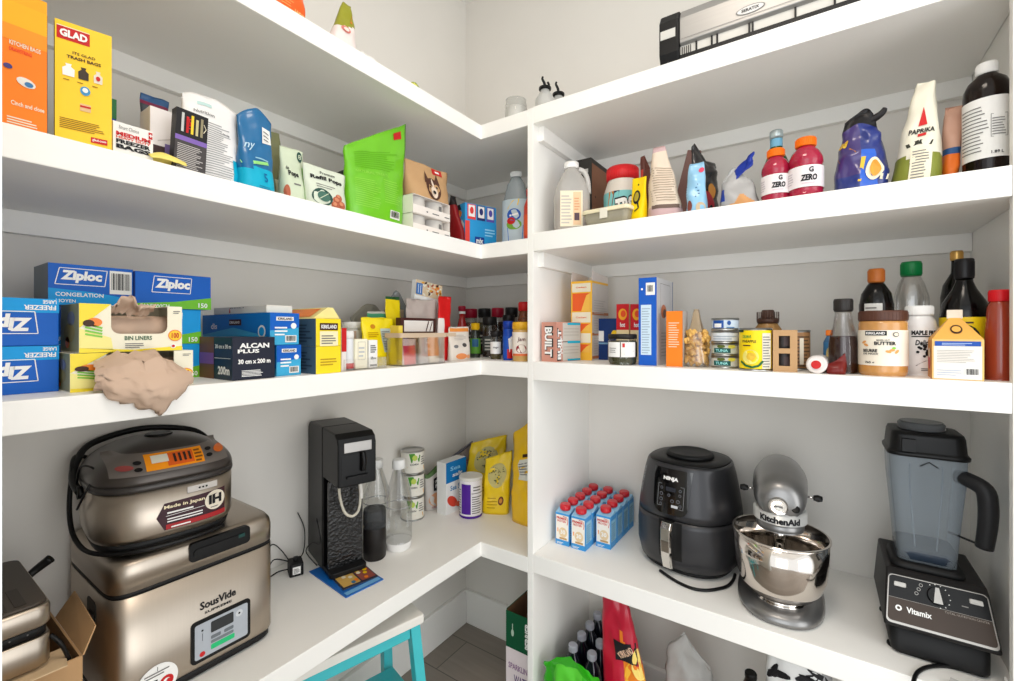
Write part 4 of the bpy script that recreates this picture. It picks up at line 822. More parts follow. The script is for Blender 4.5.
# food box with cream lid
fb = ru(580, 629, 207, .012); (x, y, z), w, h, _ = fb; r = empty('food_box', (x, y, ZU), -.06); tag(r, 'clear food storage box with cream lid at the shelf edge', 'food box')
m = MB(); d = .10; C2 = M(226, 220, 200, .15, 0, .30)
def rr_(k, z, kd=1): return [(a, b + d / 2, z) for a, b in rrect(w * k, d * k, .014, 4)]
m.loft([rr_(.84, 0), rr_(.95, h * .8), rr_(.93, h * .8), rr_(.82, .002)], C2, True, True); m.build('box_body', r)
m = MB(); m.loft([rr_(.99, h * .76), rr_(1.0, h * .80), rr_(1.0, h * .94), rr_(.97, h), rr_(.90, h), rr_(.88, h * .95)], M(236, 224, 190, .45), True, True); m.build('lid', r)
m = MB(); m.box(-w * .08, w * .08, -.003, -.0005, h * .35, h * .96, M(230, 224, 208, .3)); m.build('latch', r, bevel=.001)
m = MB(); m.loft([rr_(.80, .003), rr_(.86, h * .40)], M(170, 160, 110, .6), True, True); m.build('contents', r)
# yellow pack with black swirl
def ysw(m, F, w, h, B):
    P_ = [(-w * .1, h * .30), (w * .05, h * .45), (w * .12, h * .62), (w * .05, h * .74), (-w * .08, h * .68), (-w * .12, h * .52)]
    m.oval(F, -w * .02, h * .56, w * .24, h * .16, INK, 2); m.oval(F, -w * .02, h * .57, w * .15, h * .11, M(170, 150, 40, .5), 4); m.line(F, [(w * .08, h * .44), (w * .2, h * .30), (-w * .05, h * .24)], .004, INK, 3); m.oval(F, w * .02, h * .84, w * .05, h * .02, INK, 2)
bag('snack_bag', ru(629.5, 645.5, 178, .04), .032, M(250, 214, 0, .35), 'yellow bag with black swirl beside the tub, standing on edge', 'bag', lambda u, v, s: INK if v < .03 else M(250, 212, 0, .35), ysw, amp=.003, seed=101, turn=-.3)
bag('snack_bag', ru(638, 650, 156, .11), .022, M(96, 50, 40, .45), 'dark brown bag with pointed top behind the yellow bag', 'bag', lambda u, v, s: M(190, 60, 50, .45) if v < .8 and u < -.3 else M(92, 48, 40, .45), None, amp=.005, seed=102, top=lambda u: .80 + .2 * (u < -.2), turn=-.4)
# beige bag seen edge on
def beig(m, F, w, h, B):
    m.lines(F, -w * .38, w * .40, h * .22, h * .72, 14, M(170, 150, 128, .6), 1, .35, 6, 6); m.rect(F, -w * .4, w * .42, h * .12, h * .17, M(110, 90, 80, .6), 1, 8)
BG = ru(660, 688, 141, .035)
bag('flour_bag', ((ru(650, 687, 141, .035)[0][0], FY + .035, ZU), ru(648, 686, 141, .03)[1], BG[2], 0), .085, M(222, 204, 184, .6), 'beige and pink paper bag with pinched pointed top', 'bag', lambda u, v, s: (M(200, 168, 168, .6) if v < .14 or v > .93 else M(222, 204, 184, .6)), beig, amp=.006, seed=104, turn=.4, w=.092, wt=.03, tt=.002, power=.75, h=BG[2] * 1.03, skew=-.016)
carton('card_packet', ru(666, 679, 152, .27), .012, M(140, 104, 96, .6), 'mauve brown packet leaning behind the beige paper bag', 'packet', tilt=.25)
bag('snack_bag', ru(678, 691, 166, .33), .03, M(16, 110, 60, .4), 'dark green bag top showing between beige bag and light blue bag', 'bag', None, None, amp=.006, seed=105, top=lambda u: .8 + .2 * u)
def lbl(m, F, w, h, B): m.lines(F, -w * .4, w * .2, h * .3, h * .6, 5, M(70, 110, 150, .5), 1, .35); m.oval(F, -w * .30, h * .14, w * .12, h * .1, M(130, 70, 60, .5)); m.oval(F, w * .22, h * .10, w * .22, h * .1, M(200, 180, 150, .5)); m.oval(F, w * .2, h * .84, w * .12, h * .05, M(220, 70, 100, .5))
bag('snack_bag', ru(687, 709, 163, .030), .05, M(140, 190, 220, .35, coat=.3), 'light blue glossy snack bag in front of the black pouch', 'bag', None, lbl, amp=.007, seed=106, wt=.035, turn=.1)
def blp(m, F, w, h, B): m.oval(F, -w * .1, h * .25, w * .25, h * .14, M(150, 40, 50, .5)); m.oval(F, w * .1, h * .4, w * .15, h * .1, M(190, 130, 60, .5)); m.lines(F, -w * .2, w * .3, h * .06, h * .14, 2, M(200, 190, 180, .5))
bag('snack_bag', ru(699, 722, 143, .15), .05, M(34, 32, 34, .25, coat=.4), 'shiny black pouch with tall pointed top, edge toward the room', 'bag', None, blp, amp=.006, seed=107, turn=.9, w=.085, h=ru(699, 722, 143, .17)[2], wt=.08, top=lambda u: .78 + .22 * (1 - min(1, abs(u + .8))), power=.7)
# clear chip bag with blue clip
cbp = ru(721, 761, 166, .04)
o = bag('chip_bag', cbp, .06, FILM, 'crumpled clear chip bag with blue folded top', 'bag', lambda u, v, s: M(206, 150, 96, .6) if v < .22 + .1 * math.sin(5 * u) and u > -.5 else (M(30, 60, 150, .35) if (u < -.7 and .2 < v < .5) else M(214, 212, 210, .2, 0, .55)), None, amp=.010, seed=108, wt=.055, top=lambda u: .85 + .15 * math.cos(3 * u), skew=-.012, belly=.4)
bh_ = cbp[2]; m = MB()
m.surf(8, 8, lambda u, v: (-.012 + .040 * v + .008 * noise.noise(Vector((u * 3, v * 3, 1))), .02 + .014 * u, bh_ * .72 + .034 * u + .034 * v + .005 * noise.noise(Vector((u * 4, v * 4, 5)))), M(24, 50, 150, .35)); m.build('folded_top', o, solid=.001)
# sports drinks and water bottle
SPORT = [(0, 0), (.84, 0), (.96, .03), (.98, .1), (.96, .14), (.99, .18), (.99, .48), (.93, .51), (.93, .54), (.99, .58), (.97, .66), (.80, .76), (.52, .84), (.46, .86)]
DRK = M(186, 30, 66, .12, 0, .75, coat=.5)
def sportp(m, F, r, z0, z1):
    H = z1 - z0; m.text(F, 'G', r * .30, z0 + H * .78, H * .26, INK, r * .26, .04); m.text(F, 'ZERO', r * .18, z0 + H * .42, H * .30, INK, r * .92, .05, .15); m.rect(F, -r * .2, r * .5, z0 + H * .14, z0 + H * .2, M(220, 200, 206, .5), 2, 4); m.lines(F, -r * 1.2, -r * .7, z0 + H * .2, z0 + H * .8, 5, M(200, 190, 194, .6), 2)
for u0, u1, v, d, lb in ((761, 791, 150, .06, 'red sports drink with orange cap, in front of the green water bottle'), (788, 824, 139, .055, 'larger red sports drink with orange cap, right of its twin')):
    bottle('sports_drink', ruc(u0, u1, v, d), SPORT, DRK, lb, 'bottle', [(.56, .86), (.60, .87), (.60, .985), (.54, 1), (0, 1)], M(246, 120, 20, .4), lab=(.16, .50, 1.0, M(236, 228, 228, .45), sportp), group='red sports drinks', n=36)
bottle('water_bottle', ruc(762, 791, 131, .17), [(0, 0), (.95, 0), (1, .02), (1, .5), (.9, .6), (.42, .78), (.36, .88), (.40, .90)], M(30, 110, 60, .08, 0, .6, coat=.3), 'green glass water bottle behind the smaller sports drink', 'bottle', [(.44, .90), (.46, .99), (.40, 1), (0, 1)], M(196, 206, 206, .3, .6), lab=(.80, .895, .42, M(120, 180, 210, .5), None), n=28)
# gathered dark blue bag
def bluep(m, F, w, h, B):
    m.oval(F, w * .20, h * .24, w * .14, h * .14, M(240, 230, 200, .5), 3); m.oval(F, w * .22, h * .24, w * .08, h * .1, M(226, 160, 60, .5), 5); m.line(F, [(-w * .06, h * .1), (w * .0, h * .4)], .006, M(230, 190, 60, .5), 3); m.line(F, [(-w * .42, h * .42), (-w * .14, h * .52)], .014, M(200, 130, 40, .5), 2); m.text(F, 'ee', -w * .3, h * .62, h * .1, M(220, 180, 60, .5), w * .16, .04, .2); m.rect(F, w * .3, w * .44, h * .1, h * .16, CREAM, 3)
o = bag('pasta_bag', ru(833, 890, 112, .03), .085, M(24, 40, 110, .25, coat=.5), 'dark blue and purple glossy bag with gathered black top', 'bag', lambda u, v, s: (M(20, 18, 20, .4) if v > .86 else (M(60, 44, 110, .3, coat=.4) if u < -.1 and v > .2 else (M(20, 90, 200, .3, coat=.4) if u < .55 and v < .5 and u > -.1 else M(26, 44, 120, .3, coat=.4)))), bluep, amp=.010, seed=111, wt=.05, freq=30, top=lambda u: .94 + .06 * math.cos(2 * u))
hb_ = ru(832, 892, 112, .03)[2]; m = MB(); m.tube([(.0, .05, hb_ * .93), (.018, .045, hb_ * .97), (.034, .04, hb_ * 1.02), (.040, .04, hb_ * 1.08)], .009, M(26, 22, 24, .4), 8, True, lambda t: 1 - .5 * t * t); m.build('twisted_top', o)
# white and olive chili bag
OL = M(128, 134, 50, .45)
def chil(m, F, w, h, B):
    m.poly(F, [(-w * .06, h * .55), (w * .10, h * .56), (w * .04, h * .70), (w * .02, h * .74)], RED, 2); m.text(F, 'PAPRIKA', w * .02, h * .50, h * .05, INK, w * .46, .03); m.rect(F, -w * .04, w * .1, h * .44, h * .47, RED, 2)
    m.line(F, [(-w * .24, h * .36), (0, h * .38), (w * .24, h * .36)], h * .045, M(50, 50, 40, .5), 2); m.rect(F, -w * .16, w * .26, h * .02, h * .33, CREAM, 2, 6, 4); m.lines(F, -w * .12, w * .22, h * .04, h * .31, 10, GREYINK, 3, .35, 4, 5)
bag('chili_bag', ru(887, 938, 86, .03), .085, M(232, 226, 204, .45), 'cream and olive bag with red chili and tall pointed top', 'bag', lambda u, v, s: OL if v < .24 - .05 * math.cos(3 * u) else M(232, 226, 206, .45), chil, amp=.006, seed=113, wt=.028, skew=.016, tt=.003, turn=-.1, power=.7)
bag('rice_bag', ru(938, 956, 108, .08), .06, M(220, 110, 40, .4), 'orange filled bag with clear torn top beside the big black bottle', 'bag', lambda u, v, s: M(40, 80, 130, .5) if .40 < v < .46 else (M(222, 110, 34, .45) if v < .40 else M(226, 180, 156, .3, 0, .6)), None, amp=.008, seed=115, wt=.03, skew=.012)
# big dark bottle at the end panel
pl = ruc(962, 1013, 64, .075)
def bigp(m, F, r, z0, z1):
    H = z1 - z0; m.lines(F, -r * 1.2, r * .1, z0 + H * .12, z0 + H * .9, 13, GREYINK, 2, .3, 4, 4); m.lines(F, r * .2, r * .8, z0 + H * .36, z0 + H * .66, 7, GREYINK, 2, .35, 6, 3); m.line(F, [(r * .16, z0 + H * .33), (r * .86, z0 + H * .33), (r * .86, z0 + H * .70), (r * .16, z0 + H * .70), (r * .16, z0 + H * .33)], .0006, INK, 2); m.text(F, '1.89 L', r * .42, z0 + H * .08, H * .05, INK, r * .5, .02)
bottle('syrup_bottle', pl, [(0, 0), (.93, 0), (1, .02), (1, .72), (.96, .78), (.80, .84), (.46, .89), (.40, .905)], M(24, 14, 10, .14, 0, .9), 'big dark brown bottle with white cap and large white label beside the end panel', 'bottle', [(.44, .90), (.46, .91), (.46, .985), (.42, 1), (0, 1)], M(226, 224, 220, .4), lab=(.14, .66, 1.0, M(232, 230, 226, .5), bigp), n=40)
# ================================================================== straight shelf, middle: jars, cans, sauces
def rm(u0, u1, v, d): return right(u0, u1, v, d, ZM)
def rmc(u0, u1, v, d): return rightc(u0, u1, v, d, ZM)
BLT = M(206, 146, 128, .5)
def built(m, F, w, d, h):
    f = F['front']; m.text(f, 'BUILT', w * .03, h * .5, w * .58, INK, h * .80, .07, .0, -PI / 2, 2); m.text(f, 'BUILT', 0, h * .5, w * .50, WHITE, h * .74, .04, .0, -PI / 2, 4)
    r = F['right']; q = lambda a, b, o: r(a, b, o)
    m.text(r, 'BUILT', -d * .385, h * .44, d * .16, INK, h * .82, .07, 0, PI / 2, 2); m.text(r, 'BUILT', -d * .385, h * .44, d * .135, WHITE, h * .76, .04, 0, PI / 2, 4); m.text(r, 'PUFF', -d * .29, h * .40, d * .05, WHITE, h * .40, .05, 0, PI / 2, 4)
    m.rect(r, -d * .24, d * .49, h * .02, h * .98, M(206, 200, 190, .5)); m.rect(r, -d * .05, d * .49, h * .93, h * .985, AQUA, 2); m.rect(r, -d * .05, d * .49, h * .46, h * .52, AQUA, 2); m.rect(r, -d * .05, d * .49, h * .015, h * .06, AQUA, 2); m.rect(r, -d * .24, -d * .05, h * .49, h * .51, BROWN, 2)
    for z in (.2, .28, .36, .66, .74, .82): m.rect(r, -d * .2, d * .42, h * z, h * (z + .02), M(186, 178, 168, .6), 2)
B_ = rm(540, 558, 322, .02)
carton('bar_box', ((XP1 + B_[1] / 2 + .006, FY + .030, ZM), B_[1], B_[2], 0), .115, BLT, 'dusty pink snack bar box with windowed side at the divider panel', 'box', built, w=B_[1] * .95, h=B_[2], turn=-.22)
def tallc(m, F, w, d, h):
    f = F['front']; m.rect(f, -w * .44, w * .44, h * .86, h * .97, CREAM, 2); m.text(f, 'Crackers', 0, h * .92, h * .02, ORGD, w * .5, .02, lay=4)
    for b0, b1 in ((.62, .845), (.36, .46), (.10, .20)): m.rect(f, -w * .42, w * .42, h * b0, h * b1, M(236, 96, 40, .5), 2); m.poly(f, [(w * .0, h * b0), (w * .42, h * b0), (w * .42, h * b1), (w * .24, h * (b1 - .03))], M(246, 190, 80, .5), 3)
    m.rect(f, -w * .44, w * .44, h * .475, h * .605, CREAM, 2); m.rect(f, -w * .44, w * .44, h * .22, h * .34, CREAM, 2); m.text(f, 'Crackers', 0, h * .54, h * .02, ORGD, w * .5, .02, lay=4)
    r = F['right']; m.rect(r, -d / 2, d / 2, 0, h * .97, M(214, 204, 196, .6)); 
    for b in (.02, .31, .57): m.rect(r, -d / 2, d / 2, h * b, h * (b + .035), M(190, 120, 80, .6), 2)
    m.lines(r, -d * .4, d * .4, h * .08, h * .78, 22, M(196, 186, 180, .6), 3, .3)
TC = rm(571, 592, 281, .15)
tc = carton('cracker_box', TC, .13, M(248, 190, 60, .5), 'tall yellow and orange cracker box with opened pale top', 'box', tallc)
m = MB(); (x, y, z), w, h, _ = TC
for a, b, tl in ((-w / 2, w / 2, .02),): m.prism([(0, h), (.13, h), (.125, h + .028), (.005, h + .032)], -w / 2, -w / 2 + .0012, M(226, 214, 206, .6), 'x'); m.prism([(0, h), (.13, h), (.128, h + .02), (.002, h + .03)], w / 2 - .0012, w / 2, M(226, 214, 206, .6), 'x'); m.box(-w / 2 + .002, w / 2 - .002, .129, .13, h - .002, h + .026, M(230, 222, 214, .6))
m.build('lid_flap', tc)
def navy(m, F, w, d, h): f = F['front']; m.rect(f, w * -.42, w * -.18, h * .45, h * .7, WHITE, 2); m.oval(f, w * .3, h * .62, w * .14, h * .1, YEL, 2); m.poly(f, [(w * .02, h * .1), (w * .1, h * .34), (w * .2, h * .16), (w * .34, h * .36), (w * .36, h * .08)], YEL, 2); m.rect(f, -w / 2, w / 2, h * .38, h * .42, M(120, 160, 190, .5), 2)
carton('snack_carton', rm(597, 619, 318.5, .20), .10, M(14, 50, 110, .5), 'dark blue snack carton with yellow shapes behind the white labelled jar', 'carton', navy)
def redc(m, F, w, d, h):
    f = F['front']; m.rect(f, -w / 2, w / 2, h * .55, h, M(206, 24, 34, .5)); m.oval(f, 0, h * .82, w * .34, h * .1, M(246, 170, 40, .5), 2); m.oval(f, w * .06, h * .83, w * .2, h * .06, M(230, 80, 30, .5), 4); m.text(f, 'hot', 0, h * .64, h * .08, WHITE, w * .4, .03)
for u0, u1, lb in ((616.5, 629, 'red and cream spice carton behind the jar, left one of a pair'), (630.5, 643, 'red and cream spice carton of a pair, half behind the tall blue box')):
    carton('spice_carton', rm(u0, u1, 304, .16), .05, M(240, 218, 170, .5), lb, 'carton', redc, 'red and cream spice cartons')
def jl(m, F, r, z0, z1): H = z1 - z0; m.rect(F, -r * 1.2, -r * .16, z0, z1, WHITE, 1, 8); m.rect(F, -r * .1, r * 1.0, z0, z1, M(232, 228, 222, .5), 1, 8); m.poly(F, [(-r * .0, z0 + H * .66), (r * .16, z0 + H * .66), (r * .16, z0 + H * .92), (r * .0, z0 + H * .92)], RED, 2); m.lines(F, -r * 1.0, -r * .3, z0 + H * .3, z0 + H * .7, 3, GREYINK, 2, .3, 4, 3); m.line(F, [(r * .1, z0 + H * .2), (r * .8, z0 + H * .4)], .001, GREYINK, 2)
bottle('preserve_jar', rmc(608, 637, 334, .05), [(0, 0), (.88, 0), (1, .1), (1, .76), (.92, .84), (.92, .86)], GLASS, 'squat glass jar with black lid and white labels', 'jar', [(.98, .84), (.99, .97), (.95, 1), (0, 1)], M(30, 28, 26, .4), .78, M(70, 70, 40, .5), (.26, .74, 1.0, M(60, 56, 44, .3, 0, .4), jl), n=36)
# tall blue box
def bluebx(m, F, w, d, h):
    f = F['front']; m.rect(f, -w * .08, w * .42, h * .80, h * .94, WHITE, 2); m.barcode(f, -w * .02, w * .36, h * .82, h * .92, 3); m.rect(f, -w * .36, w * .22, h * .12, h * .69, M(206, 226, 240, .5), 2); m.lines(f, -w * .3, w * .16, h * .14, h * .67, 18, M(150, 170, 190, .6), 3, .3); m.oval(f, -w * .3, h * .87, w * .06, h * .012, WHITE, 2)
    r = F['right']; m.rect(r, -d / 2, d * .46, 0, h, M(196, 196, 198, .5)); m.rect(r, d * .46, d / 2, 0, h, M(90, 110, 150, .5)); m.line(r, [(-d * .3, h * .06), (-d * .3, h * .94), (d * .3, h * .94), (d * .3, h * .7)], .0012, GREYINK, 2); m.oval(r, -d * .1, h * .62, d * .16, h * .08, M(190, 110, 70, .5), 2); m.oval(r, -d * .05, h * .60, d * .1, h * .05, M(90, 60, 50, .5), 3); m.lines(r, -d * .25, d * .3, h * .1, h * .4, 8, M(160, 160, 160, .6), 2, .3)
carton('cereal_box', rm(638.5, 656.5, 277.5, .045), .16, M(20, 90, 190, .45), 'tall bright blue box with barcode, narrow side toward the room', 'box', bluebx)
def orb(m, F, w, d, h): m.lines(F['front'], -w * .34, w * .34, h * .35, h * .82, 11, M(250, 220, 190, .5), 2, .35); m.rect(F['right'], -d / 2, d / 2, 0, h, M(190, 182, 176, .5))
carton('spice_carton', rm(666, 682.5, 311, .045), .05, M(242, 130, 30, .45), 'orange carton with small white print beside the blue box', 'carton', orb)
# bag of nuts: clear bag with separate-looking nuts inside
NP = rm(683, 710.5, 309, .05); (x, y, z), w, h, _ = NP
B = Bag(w, h, .055, wt=.012, amp=.003, seed=121, tt=.002, belly=.3, power=.6)
m = MB(); NUT = M(226, 178, 96, .5, var=.15); 
nb = bag('nut_bag', NP, .055, M(240, 234, 220, .12, 0, .12), 'clear bag of pale nuts with pointed top', 'bag', lambda u, v, s: M(200, 180, 150, .3, 0, .5) if v > .62 and abs(u) < .8 else M(240, 234, 220, .12, 0, .12), None, wt=.012, amp=.003, seed=121, power=.6, belly=.3)
R = random.Random(8)
for i in range(150):
    a = R.uniform(-.40, .40) * w; b = R.uniform(.03, .58) * h; c = .0275 + R.uniform(-.017, .017); q0 = len(m.v); n = 8
    m.loft([[(.0062 * math.sin(PI * (j + .5) / 6) * math.cos(2 * PI * k / n), .0062 * math.sin(PI * (j + .5) / 6) * math.sin(2 * PI * k / n) + .004 * math.sin(PI * j / 5), (j - 2.5) * .0038) for k in range(n)] for j in range(6)], NUT)
    m.xf(Matrix.Translation((a, c, b + .003)) @ Matrix.Rotation(R.random() * 6, 4, 'Z') @ Matrix.Rotation(R.random() * 3, 4, 'X'), q0)
    for k in range(q0, len(m.v)): m.v[k] = (m.v[k][0], m.v[k][1], max(.001, m.v[k][2]))
c = m.build('nuts', nb); tag(c, None, None, None, 'stuff')
# fish cans, four high
FC = rmc(711, 739.5, 318.5, .075); hh = FC[2] / 4
def fish(kind):
    def p(m, F, r, h):
        if kind == 0: m.rect(F, -r * 1.0, -r * .1, .006, h - .006, M(30, 80, 160, .4), 1, 8); m.rect(F, -r * .84, -r * .26, h * .25, h * .55, WHITE, 2, 4); m.oval(F, r * .28, h * .6, r * .14, h * .18, M(30, 80, 150, .5), 2); m.lines(F, r * .1, r * .9, h * .2, h * .35, 1, M(60, 110, 160, .5), 2, .5, 1, 4)
        elif kind == 1: m.lines(F, -r, r, h * .3, h * .7, 2, M(170, 180, 190, .5), 2, .4, 1, 6)
        else: m.rect(F, -r * .9, r * .4, h * .24, h * .62, M(20, 84, 80, .5), 2, 8); m.text(F, 'TUNA', -r * .25, h * .43, h * .22, M(150, 220, 220, .5), r * .9, .03, lay=4); m.oval(F, -r * .3, h * .76, r * .3, h * .14, M(90, 100, 40, .5), 2); m.oval(F, r * .5, h * .74, r * .3, h * .16, M(210, 200, 80, .5), 2)
    return p
for i, (k, c, lb) in enumerate(((2, M(205, 205, 196, .4), 'flat tuna can with dark green band, bottom of the stack of four'), (2, M(200, 204, 190, .4), 'flat tuna can with dark green band, second from the bottom of the stack'), (1, M(220, 224, 228, .4), 'flat plain white can, third in the stack of tuna cans'), (0, M(200, 214, 226, .4), 'flat blue and white can on top of the tuna can stack'))):
    can('tuna_can', ((FC[0][0], FC[0][1], ZM + i * (hh + .0003)), FC[1] * (1 if i != 1 else .985), hh), c, lb, 'can', fish(k), 'stacked tuna cans')
def corn(m, F, r, h):
    m.rect(F, -r * 1.6, -r * .75, h * .9, h * .96, M(40, 60, 40, .5), 2, 6); m.text(F, 'DELMAR', -r * .52, h * .80, h * .07, M(90, 150, 60, .5), r * .6, .02); m.text(F, 'PINEAPPLE', -r * .40, h * .69, h * .06, INK, r * .9, .02); m.lines(F, -r * .8, -r * .1, h * .58, h * .63, 1, BROWN, 2, .5, 1, 3)
    m.oval(F, -r * .30, h * .33, r * .52, h * .17, M(244, 230, 120, .5), 2); m.oval(F, -r * .25, h * .34, r * .28, h * .09, M(232, 190, 60, .5), 3); m.line(F, [(-r * .95, h * .22), (-r * .6, h * .13), (-r * .2, h * .09), (r * .2, h * .13), (r * .45, h * .24)], h * .05, M(30, 100, 50, .5), 4)
    m.rect(F, r * .42, r * 1.1, h * .06, h * .88, M(220, 214, 196, .5), 2, 6); m.lines(F, r * .46, r * 1.05, h * .1, h * .84, 12, GREYINK, 3, .35, 3, 3)
can('fruit_can', rmc(738.5, 772.5, 328, .040), M(250, 216, 10, .4), 'yellow fruit can with green swoosh beside the tuna cans', 'can', corn)
bottle('syrup_bottle', rmc(754, 782, 310, .17), [(0, 0), (.95, 0), (1, .04), (1, .66), (.7, .76), (.66, .78)], M(196, 150, 90, .2, 0, .5), 'amber squeeze bottle with dark brown knobbed cap behind the fruit can', 'bottle', [(.78, .765), (.8, .84), (.50, .87), (.46, .985), (.40, 1), (0, 1)], M(74, 50, 40, .4), .6, M(180, 120, 60, .5), n=28)
# kraft sleeve of cans
KP = rm(773, 797.5, 330, .03); (x, y, z), w, h, _ = KP
r = empty('can_multipack', (x, y, ZM), .12); tag(r, 'brown card sleeve with cut out windows, holding small cans', 'pack'); d = .062; t = .0014
m = MB(); m.box(-w / 2, w / 2, d - t, d, 0, h, KRAFT); m.box(-w / 2, -w / 2 + t, t, d - t, 0, h, KRAFT); m.box(w / 2 - t, w / 2, t, d - t, 0, h, KRAFT)
zs = [(0, h * .14), (h * .44, h * .56), (h * .86, h)]
for a, b in zs: m.box(-w / 2, w / 2, 0, t, a, b, KRAFT)
for a, b in ((h * .14, h * .44), (h * .56, h * .86)): m.box(-w / 2, -w * .26, 0, t, a, b, KRAFT); m.box(w * .20, w / 2, 0, t, a, b, KRAFT)
f = faces(w, d, h); m.oval(f['right'], 0, h * .75, d * .14, h * .07, M(60, 40, 30, .6)); m.oval(f['right'], 0, h * .5, d * .1, h * .04, M(60, 40, 30, .6)); m.lines(f['right'], -d * .3, d * .3, h * .1, h * .3, 3, M(90, 60, 40, .6)); m.build('sleeve', r)
for i in range(2):
    q = MB(); rr = min(w, d) / 2 - .0025; z0 = .002 + i * (h * .48); q.lathe([(rr * .94, 0), (rr, .003), (rr, h * .46 - .004), (rr * .94, h * .46), (0, h * .46 - .002)], M(52, 46, 44, .35), (0, d / 2, z0), 28, True, False); q.rect(lambda a, b, o: (a, d / 2 - math.sqrt(max(1e-9, rr * rr - a * a)) - o, b), -rr * .1, rr * .7, z0 + h * .12, z0 + h * .34, M(76, 60, 58, .5), 1, 5); q.build('can', r)
can('food_can', rmc(783, 811, 330, .115), M(150, 110, 70, .45), 'can in brown printed wrap standing behind the card sleeve', 'can', lambda m, F, r, h: (m.lines(F, -r * .2, r * 1.2, h * .1, h * .9, 9, M(90, 66, 44, .5), 2, .4, 2, 4), m.rect(F, r * .2, r * .5, h * .15, h * .8, M(220, 210, 190, .5), 3, 3)))
# small bottle lying with its white and red cap to the room, and the vinegar bottle
pl = rmc(828, 859, 299, .075)
bottle('vinegar_bottle', pl, [(0, 0), (.94, 0), (1, .03), (1, .36), (.93, .48), (.66, .66), (.55, .80), (.55, .83)], M(214, 200, 196, .06, 0, .05), 'glass bottle half full of dark red vinegar, with black cap', 'bottle', [(.60, .83), (.64, .85), (.64, .985), (.60, 1), (0, 1)], M(44, 40, 38, .4), .50, M(44, 8, 8, .3), None, n=32)
ly = rm(812, 822, 360, .045); m = MB(); rr = .018
m.lathe([(rr * .92, 0), (rr, .004), (rr, .075), (rr * .6, .088), (rr * .6, .094)], M(210, 205, 200, .3), (0, 0, 0), 24); m.xf(Matrix.Translation((0, .10, rr)) @ Matrix.Rotation(PI / 2, 4, 'X'))
o = m.build('lying_bottle', None, (ly[0][0], ly[0][1] - .012, ZM + .0012), -.12); tag(o, 'small bottle lying on its side, white and red cap toward the room', 'bottle')
m = MB(); m.lathe([(rr * 1.05, .095), (rr * 1.08, .098), (rr * 1.08, .108), (rr * .9, .112), (0, .112)], M(236, 230, 226, .4), (0, 0, 0), 24, True, False); m.lathe([(rr * .5, .112), (rr * .5, .1145), (0, .1145)], RED, (0, 0, 0), 20, False, False); m.xf(Matrix.Translation((0, .10, rr)) @ Matrix.Rotation(PI / 2, 4, 'X')); m.build('cap', o)
def leanp(m, F, r, z0, z1): m.oval(F, 0, (z0 + z1) / 2, r * .5, (z1 - z0) * .3, M(210, 190, 120, .5), 2); m.lines(F, -r * .5, r * .5, z0 + .006, z0 + .016, 2, WHITE, 2, .4, 1, 3)
pl = rmc(823.5, 835, 330, .12)
bottle('sauce_bottle', pl, [(0, 0), (.94, 0), (1, .03), (1, .72), (.5, .84), (.5, .86)], M(70, 110, 150, .3), 'small blue labelled bottle with orange cap behind the vinegar bottle', 'bottle', [(.6, .86), (.6, .99), (.5, 1), (0, 1)], ORG, lab=(.1, .7, 1.0, M(60, 120, 170, .4), leanp), n=24)
# dark fruits bag under the vinegar
bag('sauce_packet', rm(826, 846, 352, .022), .03, M(110, 26, 22, .3), 'dark red crumpled packet lying in front of the vinegar bottle', 'packet', None, None, amp=.006, seed=131, belly=.5, top=lambda u: .6 + .4 * u, tt=.012)
# soy sauce, green capped bottle
def soyp(m, F, r, z0, z1): m.rect(F, -r * .7, r * .35, z0, z1, M(222, 220, 214, .5), 1, 8); m.lines(F, -r * .62, r * .28, z0 + .004, z1 - .004, 7, GREYINK, 2, .4, 5, 4)
bottle('soy_sauce_bottle', rmc(859, 894, 269, .15), [(0, 0), (.93, 0), (1, .03), (1, .66), (.88, .76), (.55, .84), (.46, .86)], M(8, 5, 4, .16), 'black soy sauce bottle with orange cap behind the peanut butter jar', 'bottle', [(.46, .865), (.50, .88), (.50, .985), (.44, 1), (0, 1)], M(186, 104, 40, .4), lab=(.40, .66, 1.0, M(24, 14, 12, .2), soyp), n=32)
bottle('dressing_bottle', rmc(893, 930, 262, .19), [(0, 0), (.93, 0), (1, .03), (1, .30), (.86, .40), (.86, .46), (1, .58), (.98, .68), (.74, .80), (.52, .86), (.50, .875)], M(214, 212, 204, .08, 0, .12), 'hourglass clear bottle with bright green cap behind the white maple bottle', 'bottle', [(.58, .87), (.60, .98), (.55, 1), (0, 1)], M(10, 120, 60, .4), .42, M(190, 170, 140, .5), n=36)
